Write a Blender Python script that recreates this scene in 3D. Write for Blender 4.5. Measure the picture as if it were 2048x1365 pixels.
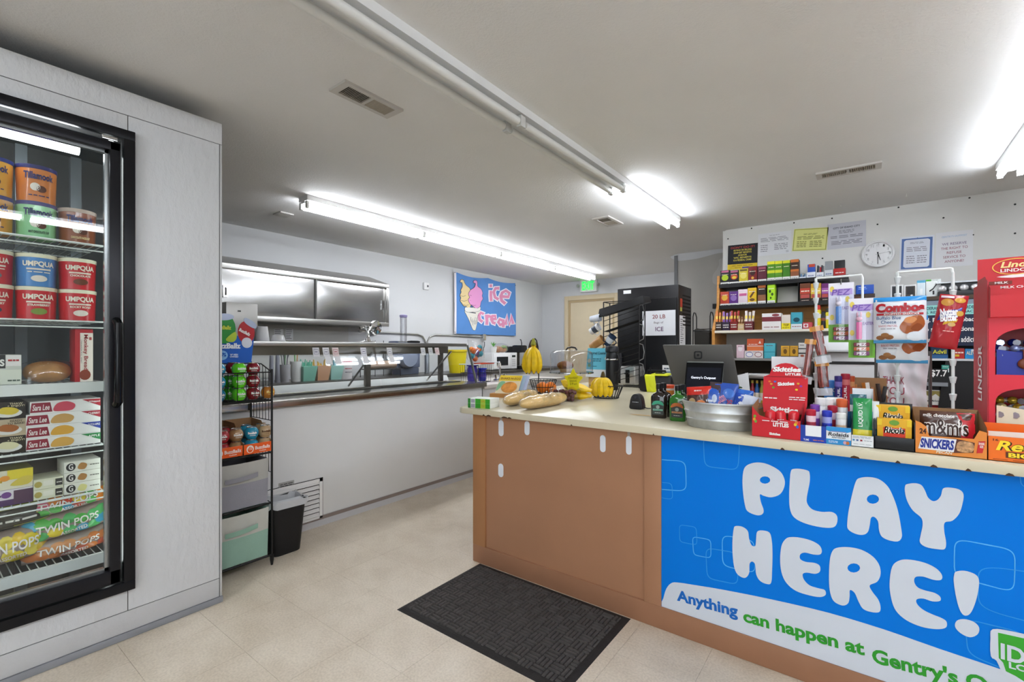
import bpy, bmesh, math, random
from mathutils import Vector, Matrix

for o in list(bpy.data.objects):
    bpy.data.objects.remove(o)
SC = bpy.context.scene
COL = SC.collection
random.seed(7)
PI = math.pi

# ------------------------------------------------------------------ camera, world, exposure
F, CX, HY, VPX, CAMZ = 938.0, 1024.0, 697.0, 1735.0, 1.25
TH = math.atan((VPX - CX) / F)
S_, C_ = math.sin(TH), math.cos(TH)
cam = bpy.data.cameras.new('camera')
cam.sensor_width = 36.0
cam.lens = F / 2048 * 36
cam.shift_y = (HY - 682.5) / 2048
cam.clip_start = 0.02
camo = bpy.data.objects.new('camera', cam)
camo.location = (0, 0, CAMZ)
camo.rotation_euler = (PI / 2, 0, TH)
COL.objects.link(camo)
SC.camera = camo

w = bpy.data.worlds.new('world')
w.use_nodes = True
w.node_tree.nodes['Background'].inputs[0].default_value = (0.85, 0.9, 1, 1)
w.node_tree.nodes['Background'].inputs[1].default_value = 0.3
SC.world = w
SC.view_settings.view_transform = 'Standard'
SC.view_settings.look = 'None'
SC.view_settings.exposure = 0.5
SC.view_settings.gamma = 1.0
SC.view_settings.use_curve_mapping = False
TUBE_POWER = 22.0        # emission of the lit fluorescent tubes
# fill for the camera side, added as daylight through an assumed unseen shop window
wl = bpy.data.lights.new('window_fill_light', 'AREA')
wl.shape = 'RECTANGLE'
wl.size, wl.size_y = 4.0, 1.5
wl.energy = 54.0
wl.color = (0.86, 0.93, 1.0)
wlo = bpy.data.objects.new('window_fill_light', wl)
wlo.location = (0.6, -3.76, 1.5)
wlo.rotation_euler = (PI / 2, 0, 0)
COL.objects.link(wlo)
SC.cycles.max_bounces = 7
SC.cycles.diffuse_bounces = 4
SC.cycles.glossy_bounces = 3
SC.cycles.caustics_reflective = False
SC.cycles.caustics_refractive = False
LED_POWER = 14.0         # emission of the freezer tube

# ------------------------------------------------------------------ photo pixel -> point helpers
def ray(x, y):
    u = (x - CX) / F
    return (-S_ + u * C_, C_ + u * S_, (HY - y) / F)
def onz(x, y, z):
    r = ray(x, y); t = (z - CAMZ) / r[2]
    return Vector((r[0] * t, r[1] * t, z))
def onY(x, y, Y):
    r = ray(x, y); t = Y / r[1]
    return Vector((r[0] * t, Y, CAMZ + r[2] * t))
def onX(x, y, X):
    r = ray(x, y); t = X / r[0]
    return Vector((X, r[1] * t, CAMZ + r[2] * t))
def rectY(x0, x1, yt, yb, Y):            # a rectangle seen on a plane facing the counter's front
    m = (x0 + x1) / 2
    return onY(x0, 0, Y).x, onY(x1, 0, Y).x, onY(m, yb, Y).z, onY(m, yt, Y).z
def rectX(x0, x1, yt, yb, X):            # the same on a plane facing right (freezer side)
    m = (x0 + x1) / 2
    return onX(x0, 0, X).y, onX(x1, 0, X).y, onX(m, yb, X).z, onX(m, yt, X).z

# ------------------------------------------------------------------ materials
def lin(h):
    h = h.lstrip('#')
    out = []
    for i in (0, 2, 4):
        c = int(h[i:i + 2], 16) / 255
        out.append(c / 12.92 if c <= 0.04045 else ((c + 0.055) / 1.055) ** 2.4)
    return (*out, 1)
_mats = {}
def M(col, rough=0.5, metal=0.0, alpha=1.0, noise=0.0, nscale=8.0, bump=0.0, bscale=60.0, emit=0.0, trans=0.0, coat=0.0, stretch=None, spec=0.3):
    k = (spec, col, rough, metal, alpha, noise, nscale, bump, bscale, emit, trans, coat, stretch)
    if k in _mats:
        return _mats[k]
    m = bpy.data.materials.new('mat_%03d' % len(_mats))
    m.use_nodes = True
    nt = m.node_tree
    b = nt.nodes['Principled BSDF']
    c = lin(col)
    b.inputs['Base Color'].default_value = c
    b.inputs['Roughness'].default_value = rough
    b.inputs['Metallic'].default_value = metal
    b.inputs['Alpha'].default_value = alpha
    b.inputs['Transmission Weight'].default_value = trans
    b.inputs['Coat Weight'].default_value = coat
    b.inputs['Specular IOR Level'].default_value = spec
    if emit:
        b.inputs['Emission Color'].default_value = c
        b.inputs['Emission Strength'].default_value = emit
    if noise or bump:
        tc = nt.nodes.new('ShaderNodeTexCoord')
        mp = nt.nodes.new('ShaderNodeMapping')
        if stretch:
            mp.inputs['Scale'].default_value = stretch
        nt.links.new(tc.outputs['Object'], mp.inputs[0])
    if noise:
        n = nt.nodes.new('ShaderNodeTexNoise')
        n.inputs['Scale'].default_value = nscale
        n.inputs['Detail'].default_value = 6
        nt.links.new(mp.outputs[0], n.inputs['Vector'])
        r = nt.nodes.new('ShaderNodeValToRGB')
        r.color_ramp.elements[0].position = 0.3
        r.color_ramp.elements[1].position = 0.7
        r.color_ramp.elements[0].color = (*[max(0, v * (1 - noise)) for v in c[:3]], 1)
        r.color_ramp.elements[1].color = (*[min(1, v * (1 + noise)) for v in c[:3]], 1)
        nt.links.new(n.outputs[0], r.inputs[0])
        nt.links.new(r.outputs[0], b.inputs['Base Color'])
    if bump:
        n2 = nt.nodes.new('ShaderNodeTexNoise')
        n2.inputs['Scale'].default_value = bscale
        n2.inputs['Detail'].default_value = 3
        nt.links.new(mp.outputs[0], n2.inputs['Vector'])
        bp = nt.nodes.new('ShaderNodeBump')
        bp.inputs['Strength'].default_value = bump
        bp.inputs['Distance'].default_value = 0.01
        nt.links.new(n2.outputs[0], bp.inputs['Height'])
        nt.links.new(bp.outputs[0], b.inputs['Normal'])
    _mats[k] = m
    return m

def glassmat(name, tint=(1, 1, 1), ior=1.45, rough=0.0, extra=0.0):
    m = bpy.data.materials.new(name)
    m.use_nodes = True
    nt = m.node_tree
    nt.nodes.clear()
    out = nt.nodes.new('ShaderNodeOutputMaterial')
    mix = nt.nodes.new('ShaderNodeMixShader')
    tr = nt.nodes.new('ShaderNodeBsdfTransparent')
    tr.inputs[0].default_value = (*tint, 1)
    gl = nt.nodes.new('ShaderNodeBsdfGlossy')
    gl.inputs['Roughness'].default_value = rough
    # Schlick reflection from the facing angle, the same from both sides of the pane
    fr = nt.nodes.new('ShaderNodeLayerWeight')
    fr.inputs[0].default_value = 0.5
    pw = nt.nodes.new('ShaderNodeMath')
    pw.operation = 'POWER'
    pw.inputs[1].default_value = 5.0
    nt.links.new(fr.outputs['Facing'], pw.inputs[0])
    ad = nt.nodes.new('ShaderNodeMath')
    ad.operation = 'MULTIPLY_ADD'
    ad.use_clamp = True
    f0 = ((ior - 1) / (ior + 1)) ** 2 + extra
    ad.inputs[1].default_value = 1 - f0
    ad.inputs[2].default_value = f0
    nt.links.new(pw.outputs[0], ad.inputs[0])
    nt.links.new(ad.outputs[0], mix.inputs[0])
    nt.links.new(tr.outputs[0], mix.inputs[1])
    nt.links.new(gl.outputs[0], mix.inputs[2])
    nt.links.new(mix.outputs[0], out.inputs[0])
    return m
GLASS = glassmat('clear_glass', (0.97, 0.985, 0.98))
PLASTIC = glassmat('clear_plastic', (0.92, 0.92, 0.93), 1.45, 0.06, 0.05)
WRAP = glassmat('plastic_wrap', (0.97, 0.97, 0.97), 1.45, 0.1, 0.05)
STEEL = M('#b9b8b4', 0.28, 1.0, noise=0.06, nscale=5, stretch=(1, 1, 40))
STEELD = M('#9a9792', 0.33, 1.0)
CHROME = M('#dcdcdc', 0.08, 1.0)
WHITE = M('#e9e8e6', 0.45)
PAPER = M('#efeff1', 0.7)
BLACK = M('#131314', 0.4)
BLACKP = M('#1c1c1e', 0.35)
WIREB = M('#161616', 0.4)
WIREW = M('#e4e6e4', 0.35)
CARD = M('#9a7450', 0.85, noise=0.08, nscale=20)
WOOD = M('#c48a45', 0.45, noise=0.18, nscale=6, stretch=(1, 1, 8))
def E(col, s):
    return M(col, 0.5, emit=s)

# ------------------------------------------------------------------ mesh helpers
class MB:
    def __init__(s):
        s.v, s.f = [], []
    def add(s, vs, fs):
        n = len(s.v)
        s.v += [tuple(v) for v in vs]
        s.f += [tuple(i + n for i in f) for f in fs]
        return s
    def box(s, x0, y0, z0, x1, y1, z1):
        return s.add([(x0, y0, z0), (x1, y0, z0), (x1, y1, z0), (x0, y1, z0), (x0, y0, z1), (x1, y0, z1), (x1, y1, z1), (x0, y1, z1)],
                     [(0, 3, 2, 1), (4, 5, 6, 7), (0, 1, 5, 4), (1, 2, 6, 5), (2, 3, 7, 6), (3, 0, 4, 7)])
    def hexa(s, b, t):                    # bottom 4 points, top 4 points (counter-clockwise seen from above)
        return s.add(list(b) + list(t), [(0, 3, 2, 1), (4, 5, 6, 7), (0, 1, 5, 4), (1, 2, 6, 5), (2, 3, 7, 6), (3, 0, 4, 7)])
    def tube(s, path, r, seg=6, closed=False, caps=True):
        path = [Vector(p) for p in path]
        n = len(path)
        vs, fs = [], []
        up = None
        for i, p in enumerate(path):
            if closed:
                d = path[(i + 1) % n] - path[i - 1]
            else:
                d = path[min(i + 1, n - 1)] - path[max(i - 1, 0)]
            d.normalize()
            if up is None:
                up = Vector((0, 0, 1)) if abs(d.z) < 0.9 else Vector((1, 0, 0))
            a = d.cross(up)
            if a.length < 1e-6:
                a = d.orthogonal()
            a.normalize()
            up = a.cross(d).normalized()
            rr = r[i] if isinstance(r, (list, tuple)) else r
            for k in range(seg):
                an = 2 * PI * k / seg
                vs.append(p + a * rr * math.cos(an) + up * rr * math.sin(an))
        m = n if closed else n - 1
        for i in range(m):
            j = (i + 1) % n
            for k in range(seg):
                l = (k + 1) % seg
                fs.append((i * seg + k, j * seg + k, j * seg + l, i * seg + l))
        if caps and not closed:
            fs.append(tuple(range(seg)))
            fs.append(tuple((n - 1) * seg + k for k in reversed(range(seg))))
        return s.add(vs, fs)
    def lathe(s, prof, seg=20, c=(0, 0, 0), sx=1.0, sy=1.0):
        vs, fs = [], []
        for r, z in prof:
            for k in range(seg):
                a = 2 * PI * k / seg
                vs.append((c[0] + r * sx * math.cos(a), c[1] + r * sy * math.sin(a), c[2] + z))
        for i in range(len(prof) - 1):
            for k in range(seg):
                l = (k + 1) % seg
                fs.append((i * seg + k, i * seg + l, (i + 1) * seg + l, (i + 1) * seg + k))
        if prof[0][0] > 1e-5:
            fs.append(tuple(reversed(range(seg))))
        if prof[-1][0] > 1e-5:
            fs.append(tuple((len(prof) - 1) * seg + k for k in range(seg)))
        return s.add(vs, fs)
    def prism(s, poly, y0, y1):           # (x, z) outline pushed along y
        n = len(poly)
        if sum(poly[i][0] * poly[(i + 1) % n][1] - poly[(i + 1) % n][0] * poly[i][1] for i in range(n)) < 0:
            poly = poly[::-1]
        vs = [(p[0], y0, p[1]) for p in poly] + [(p[0], y1, p[1]) for p in poly]
        fs = [tuple(range(n)), tuple(reversed(range(n, 2 * n)))]
        for i in range(n):
            j = (i + 1) % n
            fs.append((j, i, n + i, n + j))
        return s.add(vs, fs)
    def slab(s, poly, z0, z1):            # (x, y) outline pushed along z
        n = len(poly)
        if sum(poly[i][0] * poly[(i + 1) % n][1] - poly[(i + 1) % n][0] * poly[i][1] for i in range(n)) < 0:
            poly = poly[::-1]
        vs = [(p[0], p[1], z0) for p in poly] + [(p[0], p[1], z1) for p in poly]
        fs = [tuple(reversed(range(n))), tuple(range(n, 2 * n))]
        for i in range(n):
            j = (i + 1) % n
            fs.append((i, j, n + j, n + i))
        return s.add(vs, fs)
    def blob(s, c, rx, ry, rz, seg=14, rings=8, p=1.0):
        prof = []
        for i in range(rings + 1):
            a = -PI / 2 + PI * i / rings
            cc, ss = math.cos(a), math.sin(a)
            prof.append((max(0, cc) ** p, math.copysign(abs(ss) ** p, ss) * rz))
        vs, fs = [], []
        for r, z in prof:
            for k in range(seg):
                a = 2 * PI * k / seg
                vs.append((c[0] + r * rx * math.cos(a), c[1] + r * ry * math.sin(a), c[2] + z))
        for i in range(rings):
            for k in range(seg):
                l = (k + 1) % seg
                fs.append((i * seg + k, i * seg + l, (i + 1) * seg + l, (i + 1) * seg + k))
        return s.add(vs, fs)
    def grid(s, fn, nu, nv):
        vs = [fn(i / nu, j / nv) for j in range(nv + 1) for i in range(nu + 1)]
        fs = [(j * (nu + 1) + i, j * (nu + 1) + i + 1, (j + 1) * (nu + 1) + i + 1, (j + 1) * (nu + 1) + i) for j in range(nv) for i in range(nu)]
        return s.add(vs, fs)
    def mesh(s, name, mat, smooth=False, bev=0.0):
        me = bpy.data.meshes.new(name)
        me.from_pydata([tuple(v) for v in s.v], [], s.f)
        if bev:
            bm = bmesh.new()
            bm.from_mesh(me)
            bmesh.ops.recalc_face_normals(bm, faces=bm.faces)
            bmesh.ops.bevel(bm, geom=[e for e in bm.edges if len(e.link_faces) == 2 and e.calc_face_angle(0) > 0.5], offset=bev, segments=2, affect='EDGES', profile=0.6)
            bm.to_mesh(me)
            bm.free()
        me.materials.append(mat)
        if smooth or bev:
            for p in me.polygons:
                p.use_smooth = True
            try:
                me.set_sharp_from_angle(angle=0.7)
            except Exception:
                pass
        return me
    def build(s, name, mat, parent=None, smooth=False, bev=0.0, label=None):
        return link(s.mesh(name, mat, smooth, bev), name, parent, label)

def link(me, name, parent=None, label=None):
    o = bpy.data.objects.new(name, me)
    COL.objects.link(o)
    if parent:
        o.parent = parent
    if label:
        o['label'] = label
    return o
def tag(o, label, cat, group=None, kind=None):
    o['label'] = label
    o['category'] = cat
    if group:
        o['group'] = group
    if kind:
        o['kind'] = kind
    return o
def thing(name, label, cat, loc=(0, 0, 0), rz=0.0, group=None, rx=0.0, ry=0.0):
    o = bpy.data.objects.new(name, None)
    o.empty_display_size = 0.05
    COL.objects.link(o)
    o.location = loc
    o.rotation_euler = (rx, ry, rz)
    return tag(o, label, cat, group)
def struct(name, mb, mat, parent=None, smooth=False, bev=0.0):
    o = mb.build(name, mat, parent, smooth, bev)
    if not parent:
        o['kind'] = 'structure'
    return o
def dup(root, loc=None, rz=None, label=None, group=None, parent=None):
    r = root.copy()
    COL.objects.link(r)
    if parent is not None:
        r.parent = parent
    if loc is not None:
        r.location = loc
    if rz is not None:
        r.rotation_euler = (root.rotation_euler[0], root.rotation_euler[1], rz)
    if label:
        r['label'] = label
    if group:
        r['group'] = group
    for ch in list(root.children):
        dup(ch, parent=r)
    return r
def box(x0, y0, z0, x1, y1, z1):
    return MB().box(min(x0, x1), min(y0, y1), min(z0, z1), max(x0, x1), max(y0, y1), max(z0, z1))
def smoothpoly(pts, n=5):
    out = []
    N = len(pts)
    for i in range(N):
        p0, p1, p2, p3 = (Vector(pts[(i + k - 1) % N]) for k in range(4))
        for j in range(n):
            t = j / n
            out.append(tuple(0.5 * ((2 * p1) + (p2 - p0) * t + (2 * p0 - 5 * p1 + 4 * p2 - p3) * t * t + (3 * p1 - p0 - 3 * p2 + p3) * t ** 3)))
    return out
def ell(cx, cy, rx, ry, n=20, a0=0):
    return [(cx + rx * math.cos(2 * PI * i / n + a0), cy + ry * math.sin(2 * PI * i / n + a0)) for i in range(n)]
def shape(polys, name, mat, parent, y, ext=0.0004):
    """flat (x, z) outlines, holes by even-odd filling, set on a front at depth y"""
    cu = bpy.data.curves.new(name, 'CURVE')
    cu.dimensions = '2D'
    cu.fill_mode = 'BOTH'
    cu.extrude = ext
    for p in polys:
        sp = cu.splines.new('POLY')
        sp.points.add(len(p) - 1)
        for q, a in zip(sp.points, p):
            q.co = (a[0], a[1], 0, 1)
        sp.use_cyclic_u = True
    ob = bpy.data.objects.new(name, cu)
    me = bpy.data.meshes.new_from_object(ob)
    bpy.data.objects.remove(ob)
    bpy.data.curves.remove(cu)
    me.name = name
    me.materials.clear()
    me.materials.append(mat)
    for v in me.vertices:
        v.co = (v.co.x, y - v.co.z, v.co.y)
    return link(me, name, parent)
_txt = {}
def text(s, x0, z0, x1, z1, mat, parent, y=-0.0012, bold=0.018, bend=0.0, name='lettering', rot=0.0, ext=0.0004, spin=0, keep=True, shear=0.0):
    """lettering fitted into the rectangle x0..x1, z0..z1 of a front (spin: quarter turns)"""
    if s.startswith('~'):                 # print too small to read: rows of little bars
        rg = random.Random(len(s) * 7 + int(x1 * 1e4) % 97)
        n = len(s)
        mb = MB()
        for i in range(n):
            za, zb_ = z1 - (z1 - z0) * (i + .28) / n, z1 - (z1 - z0) * (i + .68) / n
            x = x0
            while x < x1 - (x1 - x0) * .05:
                e = min(x1, x + (x1 - x0) * rg.uniform(.15, .4))
                mb.add([(x, 0, zb_), (e, 0, zb_), (e, 0, za), (x, 0, za)], [(0, 1, 2, 3)])
                x = e + (x1 - x0) * .06
        vs2 = []
        for (X, _, Z) in mb.v:
            vs2.append((bend * math.sin(X / bend), y + bend - bend * math.cos(X / bend), Z) if bend else (X, y, Z))
        mb.v = vs2
        return mb.build('small_print', mat, parent)
    key = (s, bold, shear)
    if key not in _txt:
        cu = bpy.data.curves.new('lettering', 'FONT')
        cu.body = s
        cu.size = 1.0
        cu.offset = bold
        cu.shear = shear
        cu.resolution_u = 3
        cu.align_x = 'CENTER'
        cu.space_line = 0.9
        ob = bpy.data.objects.new('lettering', cu)
        me = bpy.data.meshes.new_from_object(ob)
        bpy.data.objects.remove(ob)
        bpy.data.curves.remove(cu)
        _txt[key] = ([tuple(v.co) for v in me.vertices], [tuple(p.vertices) for p in me.polygons])
        bpy.data.meshes.remove(me)
    vs, fs = _txt[key]
    if not vs:
        return None
    ax0, ax1 = min(v[0] for v in vs), max(v[0] for v in vs)
    ay0, ay1 = min(v[1] for v in vs), max(v[1] for v in vs)
    tw, thh = max(ax1 - ax0, 1e-6), max(ay1 - ay0, 1e-6)
    W, H = x1 - x0, z1 - z0
    if spin % 2:
        W, H = H, W
    cx, cz = (x0 + x1) / 2, (z0 + z1) / 2
    kx, kz = W / tw, H / thh
    if spin:
        rot = rot + spin * PI / 2
    cr, sr = math.cos(rot), math.sin(rot)
    nv = []
    for v in vs:
        a = (v[0] - (ax0 + ax1) / 2) * kx
        b = (v[1] - (ay0 + ay1) / 2) * kz
        X, Z = cx + a * cr - b * sr, cz + a * sr + b * cr
        if bend:
            nv.append((bend * math.sin(X / bend), y + bend - bend * math.cos(X / bend), Z))
        else:
            nv.append((X, y, Z))
    me = bpy.data.meshes.new(name)
    me.from_pydata(nv, [], fs)
    me.materials.append(mat)
    return link(me, name, parent)
# ------------------------------------------------------------------ room shell
HC = 2.45
XL, YB, YC, YP = -4.9, 7.41, 5.11, 6.03
XR, YF = 5.2, -3.6
def floormat():
    m = bpy.data.materials.new('vinyl_tile')
    m.use_nodes = True
    nt = m.node_tree
    b = nt.nodes['Principled BSDF']
    b.inputs['Roughness'].default_value = 0.42
    tc = nt.nodes.new('ShaderNodeTexCoord')
    oi = nt.nodes.new('ShaderNodeObjectInfo')
    ad = nt.nodes.new('ShaderNodeVectorMath')
    nt.links.new(tc.outputs['Object'], ad.inputs[0])
    nt.links.new(oi.outputs['Location'], ad.inputs[1])
    cols = [('#a4937c', '#d6c8b2', 110.0), ('#c3b49f', '#dcd0be', 9.0), ('#c3b5a2', '#ded3c2', 2.2)]
    prev = None
    for a, c, sc in cols:
        n = nt.nodes.new('ShaderNodeTexNoise')
        n.inputs['Scale'].default_value = sc
        n.inputs['Detail'].default_value = 4
        nt.links.new(ad.outputs[0], n.inputs['Vector'])
        r = nt.nodes.new('ShaderNodeValToRGB')
        r.color_ramp.elements[0].position = 0.36
        r.color_ramp.elements[1].position = 0.6
        r.color_ramp.elements[0].color = lin(a)
        r.color_ramp.elements[1].color = lin(c)
        nt.links.new(n.outputs[0], r.inputs[0])
        if prev is None:
            prev = r.outputs[0]
        else:
            mx = nt.nodes.new('ShaderNodeMix')
            mx.data_type = 'RGBA'
            mx.inputs[0].default_value = 0.45
            nt.links.new(prev, mx.inputs[6])
            nt.links.new(r.outputs[0], mx.inputs[7])
            prev = mx.outputs[2]
    nt.links.new(prev, b.inputs['Base Color'])
    return m
FLOORM = floormat()
WALLM = M('#d0d1d2', 0.6, noise=0.02, nscale=1.5, bump=0.06, bscale=90)
CEILM = M('#e6e5e3', 0.75, noise=0.02, nscale=2, bump=0.22, bscale=110)
floor = struct('floor', box(XL - .1, YF, -0.1, XR, YB + .1, -0.004), M('#6d6150', 0.8, noise=.1, nscale=3))
# vinyl tiles, 12 inch, laid square to the walls
g = 0.3048
tm = MB().box(-g / 2 + .0005, -g / 2 + .0005, -.004, g / 2 - .0005, g / 2 - .0005, 0).mesh('floor_tile', FLOORM)
nt_ = 0
far = MB()
for i in range(-16, 20):
    for j in range(-14, 26):
        cx, cy = -0.514 + g * (i + .5), 1.18 + g * (j + .5)
        if not (XL - .05 < cx < XR and YF < cy < YB):
            continue
        if -3.3 < cx < .6 and .1 < cy < 2.25 or (-3.3 < cx < -1.6 and 2.2 <= cy < 4.4):
            t = link(tm, 'floor_tile', floor)
            t.location = (cx, cy, 0)
            nt_ += 1
        else:
            far.box(cx - g / 2 + .0006, cy - g / 2 + .0006, -.004, cx + g / 2 - .0006, cy + g / 2 - .0006, 0)
ft = far.build('outer_floor_tiles', FLOORM, floor)
ft['kind'] = 'stuff'
ceil = struct('ceiling', box(XL - .1, YF, HC, XR, YB + .1, HC + .1), CEILM)
struct('wall_left', box(XL - .12, YF, 0, XL, YB + .1, HC), WALLM)
struct('wall_back', box(XL, YB, 0, -1.0, YB + .12, HC), WALLM)
GREYW = M('#b4b1ab', 0.6, noise=0.05, nscale=3, bump=0.05, bscale=60)
wp = struct('wall_partition', box(-1.95, YP, 0, -1.1, YB, HC), GREYW)
# unpainted patch edge and filler on the grey partition
shape([smoothpoly([(-1.95, HC - .001), (-1.95, 2.37), (-1.75, 2.36), (-1.6, 2.375), (-1.45, 2.40), (-1.3, 2.40), (-1.1, 2.43), (-1.1, HC - .001)], 3)], 'white_paint_band', WALLM, wp, YP - .0012)
shape([smoothpoly([(-1.43, 2.32), (-1.35, 2.33), (-1.33, 2.22), (-1.33, 2.13), (-1.38, 2.06), (-1.44, 2.02), (-1.50, 2.05), (-1.50, 2.14), (-1.46, 2.2), (-1.43, 2.26)], 4)], 'filler_patch', M('#c2c0bc', .7), wp, YP - .0012)
struct('trim_1', box(-1.965, YP - .012, 1.0, -1.925, YP, HC - .02), M('#77787a', .4, .4))
# raised wall board with the notices
PANELM = M('#dbdad6', 0.6, noise=0.02, nscale=2, bump=0.03)
wc = struct('wall_right', box(-1.15, YC, 0, XR, YC + .15, HC), PANELM)
struct('trim_2', box(-1.175, YC - .004, 0.3, -1.15, YC + .15, HC - .006), M('#dcdad5', .5), bev=.002)
struct('wall_far_right', box(XR, YF, 0, XR + .12, YC + .2, HC), WALLM)
wf = MB().box(XL - .1, YF - .12, 0, -1.5, YF, HC).box(2.7, YF - .12, 0, XR + .1, YF, HC).box(-1.5, YF - .12, 0, 2.7, YF, .7).box(-1.5, YF - .12, 2.3, 2.7, YF, HC)
struct('wall_front', wf, WALLM)
w1 = MB().box(-1.5, YF - .1, .7, -1.44, YF - .04, 2.3).box(2.64, YF - .1, .7, 2.7, YF - .04, 2.3).box(-1.44, YF - .1, .7, 2.64, YF - .04, .76).box(-1.44, YF - .1, 2.24, 2.64, YF - .04, 2.3).box(.57, YF - .1, .76, .63, YF - .04, 2.24)
w1o = struct('added_window_1', w1, M('#8a8c8e', .4, .6))  # unseen window, added to let in fill light behind the camera
box(-1.44, YF - .075, .76, 2.64, YF - .07, 2.24).build('added_window_pane', GLASS, w1o)
scr = MB().lathe([(0.0, -.002), (.006, -.001), (.007, 0)], 8).mesh('screw', M('#2b2b2b', .4, .5))
for (x, y) in [(1503, 457), (1588, 446), (1664, 437), (1797, 415), (1939, 396), (1755, 449), (1887, 436), (2030, 409), (2030, 467), (1456, 478), (1835, 476), (1645, 517), (1946, 470)]:
    o = link(scr, 'wall_screw', wc)
    o.location = onY(x, y, YC - .001)
    o.rotation_euler = (-PI / 2, 0, 0)

# exit door on the back wall
CREAM = M('#d3c3a2', .45, noise=.02, nscale=3)
d1 = bpy.data.objects.new('door_1', None); COL.objects.link(d1); d1['kind'] = 'structure'
d1.location = (-3.87, YB, 0)
dm = MB()
dm.box(-.53, -.03, 0, -.45, 0, 2.19).box(.45, -.03, 0, .53, 0, 2.19).box(-.45, -.03, 2.11, .45, 0, 2.19)
dm.build('door_frame', CREAM, d1, bev=.004)
dm2 = MB().box(-.45, -.016, 0, -.41, 0, 2.11).box(.41, -.016, 0, .45, 0, 2.11).box(-.41, -.016, 2.07, .41, 0, 2.11)
dm2.build('door_stop', M('#b8a27c', .5), d1)
box(-.41, -.008, .01, .41, 0, 2.07).build('door_leaf', M('#d9caab', .4, noise=.02), d1)
MB().tube([(.34, -.008, 1.0), (.34, -.06, 1.0), (.24, -.06, 1.0)], .01, 8).build('door_handle', CHROME, d1, True)

# exit sign
a = rectY(1160, 1193, 560, 584, YB - .06)
ex = thing('exit_sign', 'white exit sign with glowing green letters above the cream door', 'sign', ((a[0] + a[1]) / 2, YB - .06, a[2]))
ew, eh = a[1] - a[0], a[3] - a[2]
box(-ew / 2, 0, 0, ew / 2, .055, eh).build('housing', M('#e4e4e2', .4), ex, bev=.005)
box(-ew / 2 + .03, -.003, .02, ew / 2 - .03, 0, eh - .015).build('sign_face', M('#cfe9d2', .4), ex)
text('EXIT', -ew / 2 + .045, .035, ew / 2 - .045, eh - .03, E('#18e83c', 2.2), ex, y=-.005, bold=.02)
for s in (-1, 1):
    MB().lathe([(.004, 0), (.028, .01), (.03, .03), (.012, .05)], 12).build('emergency_lamp', M('#b9b9b6', .3, .3), ex, True).matrix_local = Matrix.Translation((s * (ew / 2 + .035), .01, eh * .55)) @ Matrix.Rotation(PI / 2, 4, 'X')

# ------------------------------------------------------------------ ceiling lights
LIT = E('#f0f6ff', TUBE_POWER)
LITW = E('#f4f8ff', TUBE_POWER * .95)
OFFT = M('#dcdcd8', .35)
HOUSE = M('#dededc', .4)
def fixture(x, y0, lits, label, nlen=1.22, lamp=None):
    """two-lamp strip light along +y from y0, one entry of lits per 4 ft section"""
    t = thing('fluorescent_light', label, 'ceiling light', (x, y0, HC), 0, 'two-tube strip lights on the ceiling')
    L = nlen * len(lits)
    mb = MB()
    mb.box(-.064, 0, -.04, .064, L, 0).box(-.026, 0, -.058, .026, L, -.04)
    mb.build('housing', HOUSE, t)
    for i, lit in enumerate(lits):
        for s in (-1, 1):
            MB().tube([(s * .045, i * nlen + .03, -.078), (s * .045, (i + 1) * nlen - .03, -.078)], .0185, 10).build('tube_lamp', (lamp or LIT) if lit else OFFT, t, True)
    for i in range(len(lits) + 1):
        for s in (-1, 1):
            h = MB()
            yy = i * nlen
            lo, hi = (yy - .02 if i else yy), (yy + .02 if i < len(lits) else yy)
            h.box(s * .045 - .014, lo, -.1, s * .045 + .014, hi, -.045)
            h.build('lamp_holder', M('#c9c9c5', .5), t, bev=.003)
    return t
fixture(-3.545, 1.95, [1, 1, 1, 1], 'long strip light with every tube lit, above the glass-topped serving case', lamp=LITW)
fixture(-1.42, 4.33 - 1.22 * 4, [0, 0, 0, 1], 'strip light with dark tubes and one lit end section, nearest the counter')
fixture(.73, 4.35 - 1.22 * 5, [1, 1, 1, 1, 1], 'lit strip light running towards the wall with the clock')
fixture(2.85, YF + .2, [1, 1], 'lit strip light farthest from the freezer, unseen and added behind the camera')  # unseen row, added for more light from behind the camera
fixture(-1.42, YF + .2, [1, 1], 'short lit strip light beside the freezer, unseen and added behind the camera')  # also out of view, added to light the counter front

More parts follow.
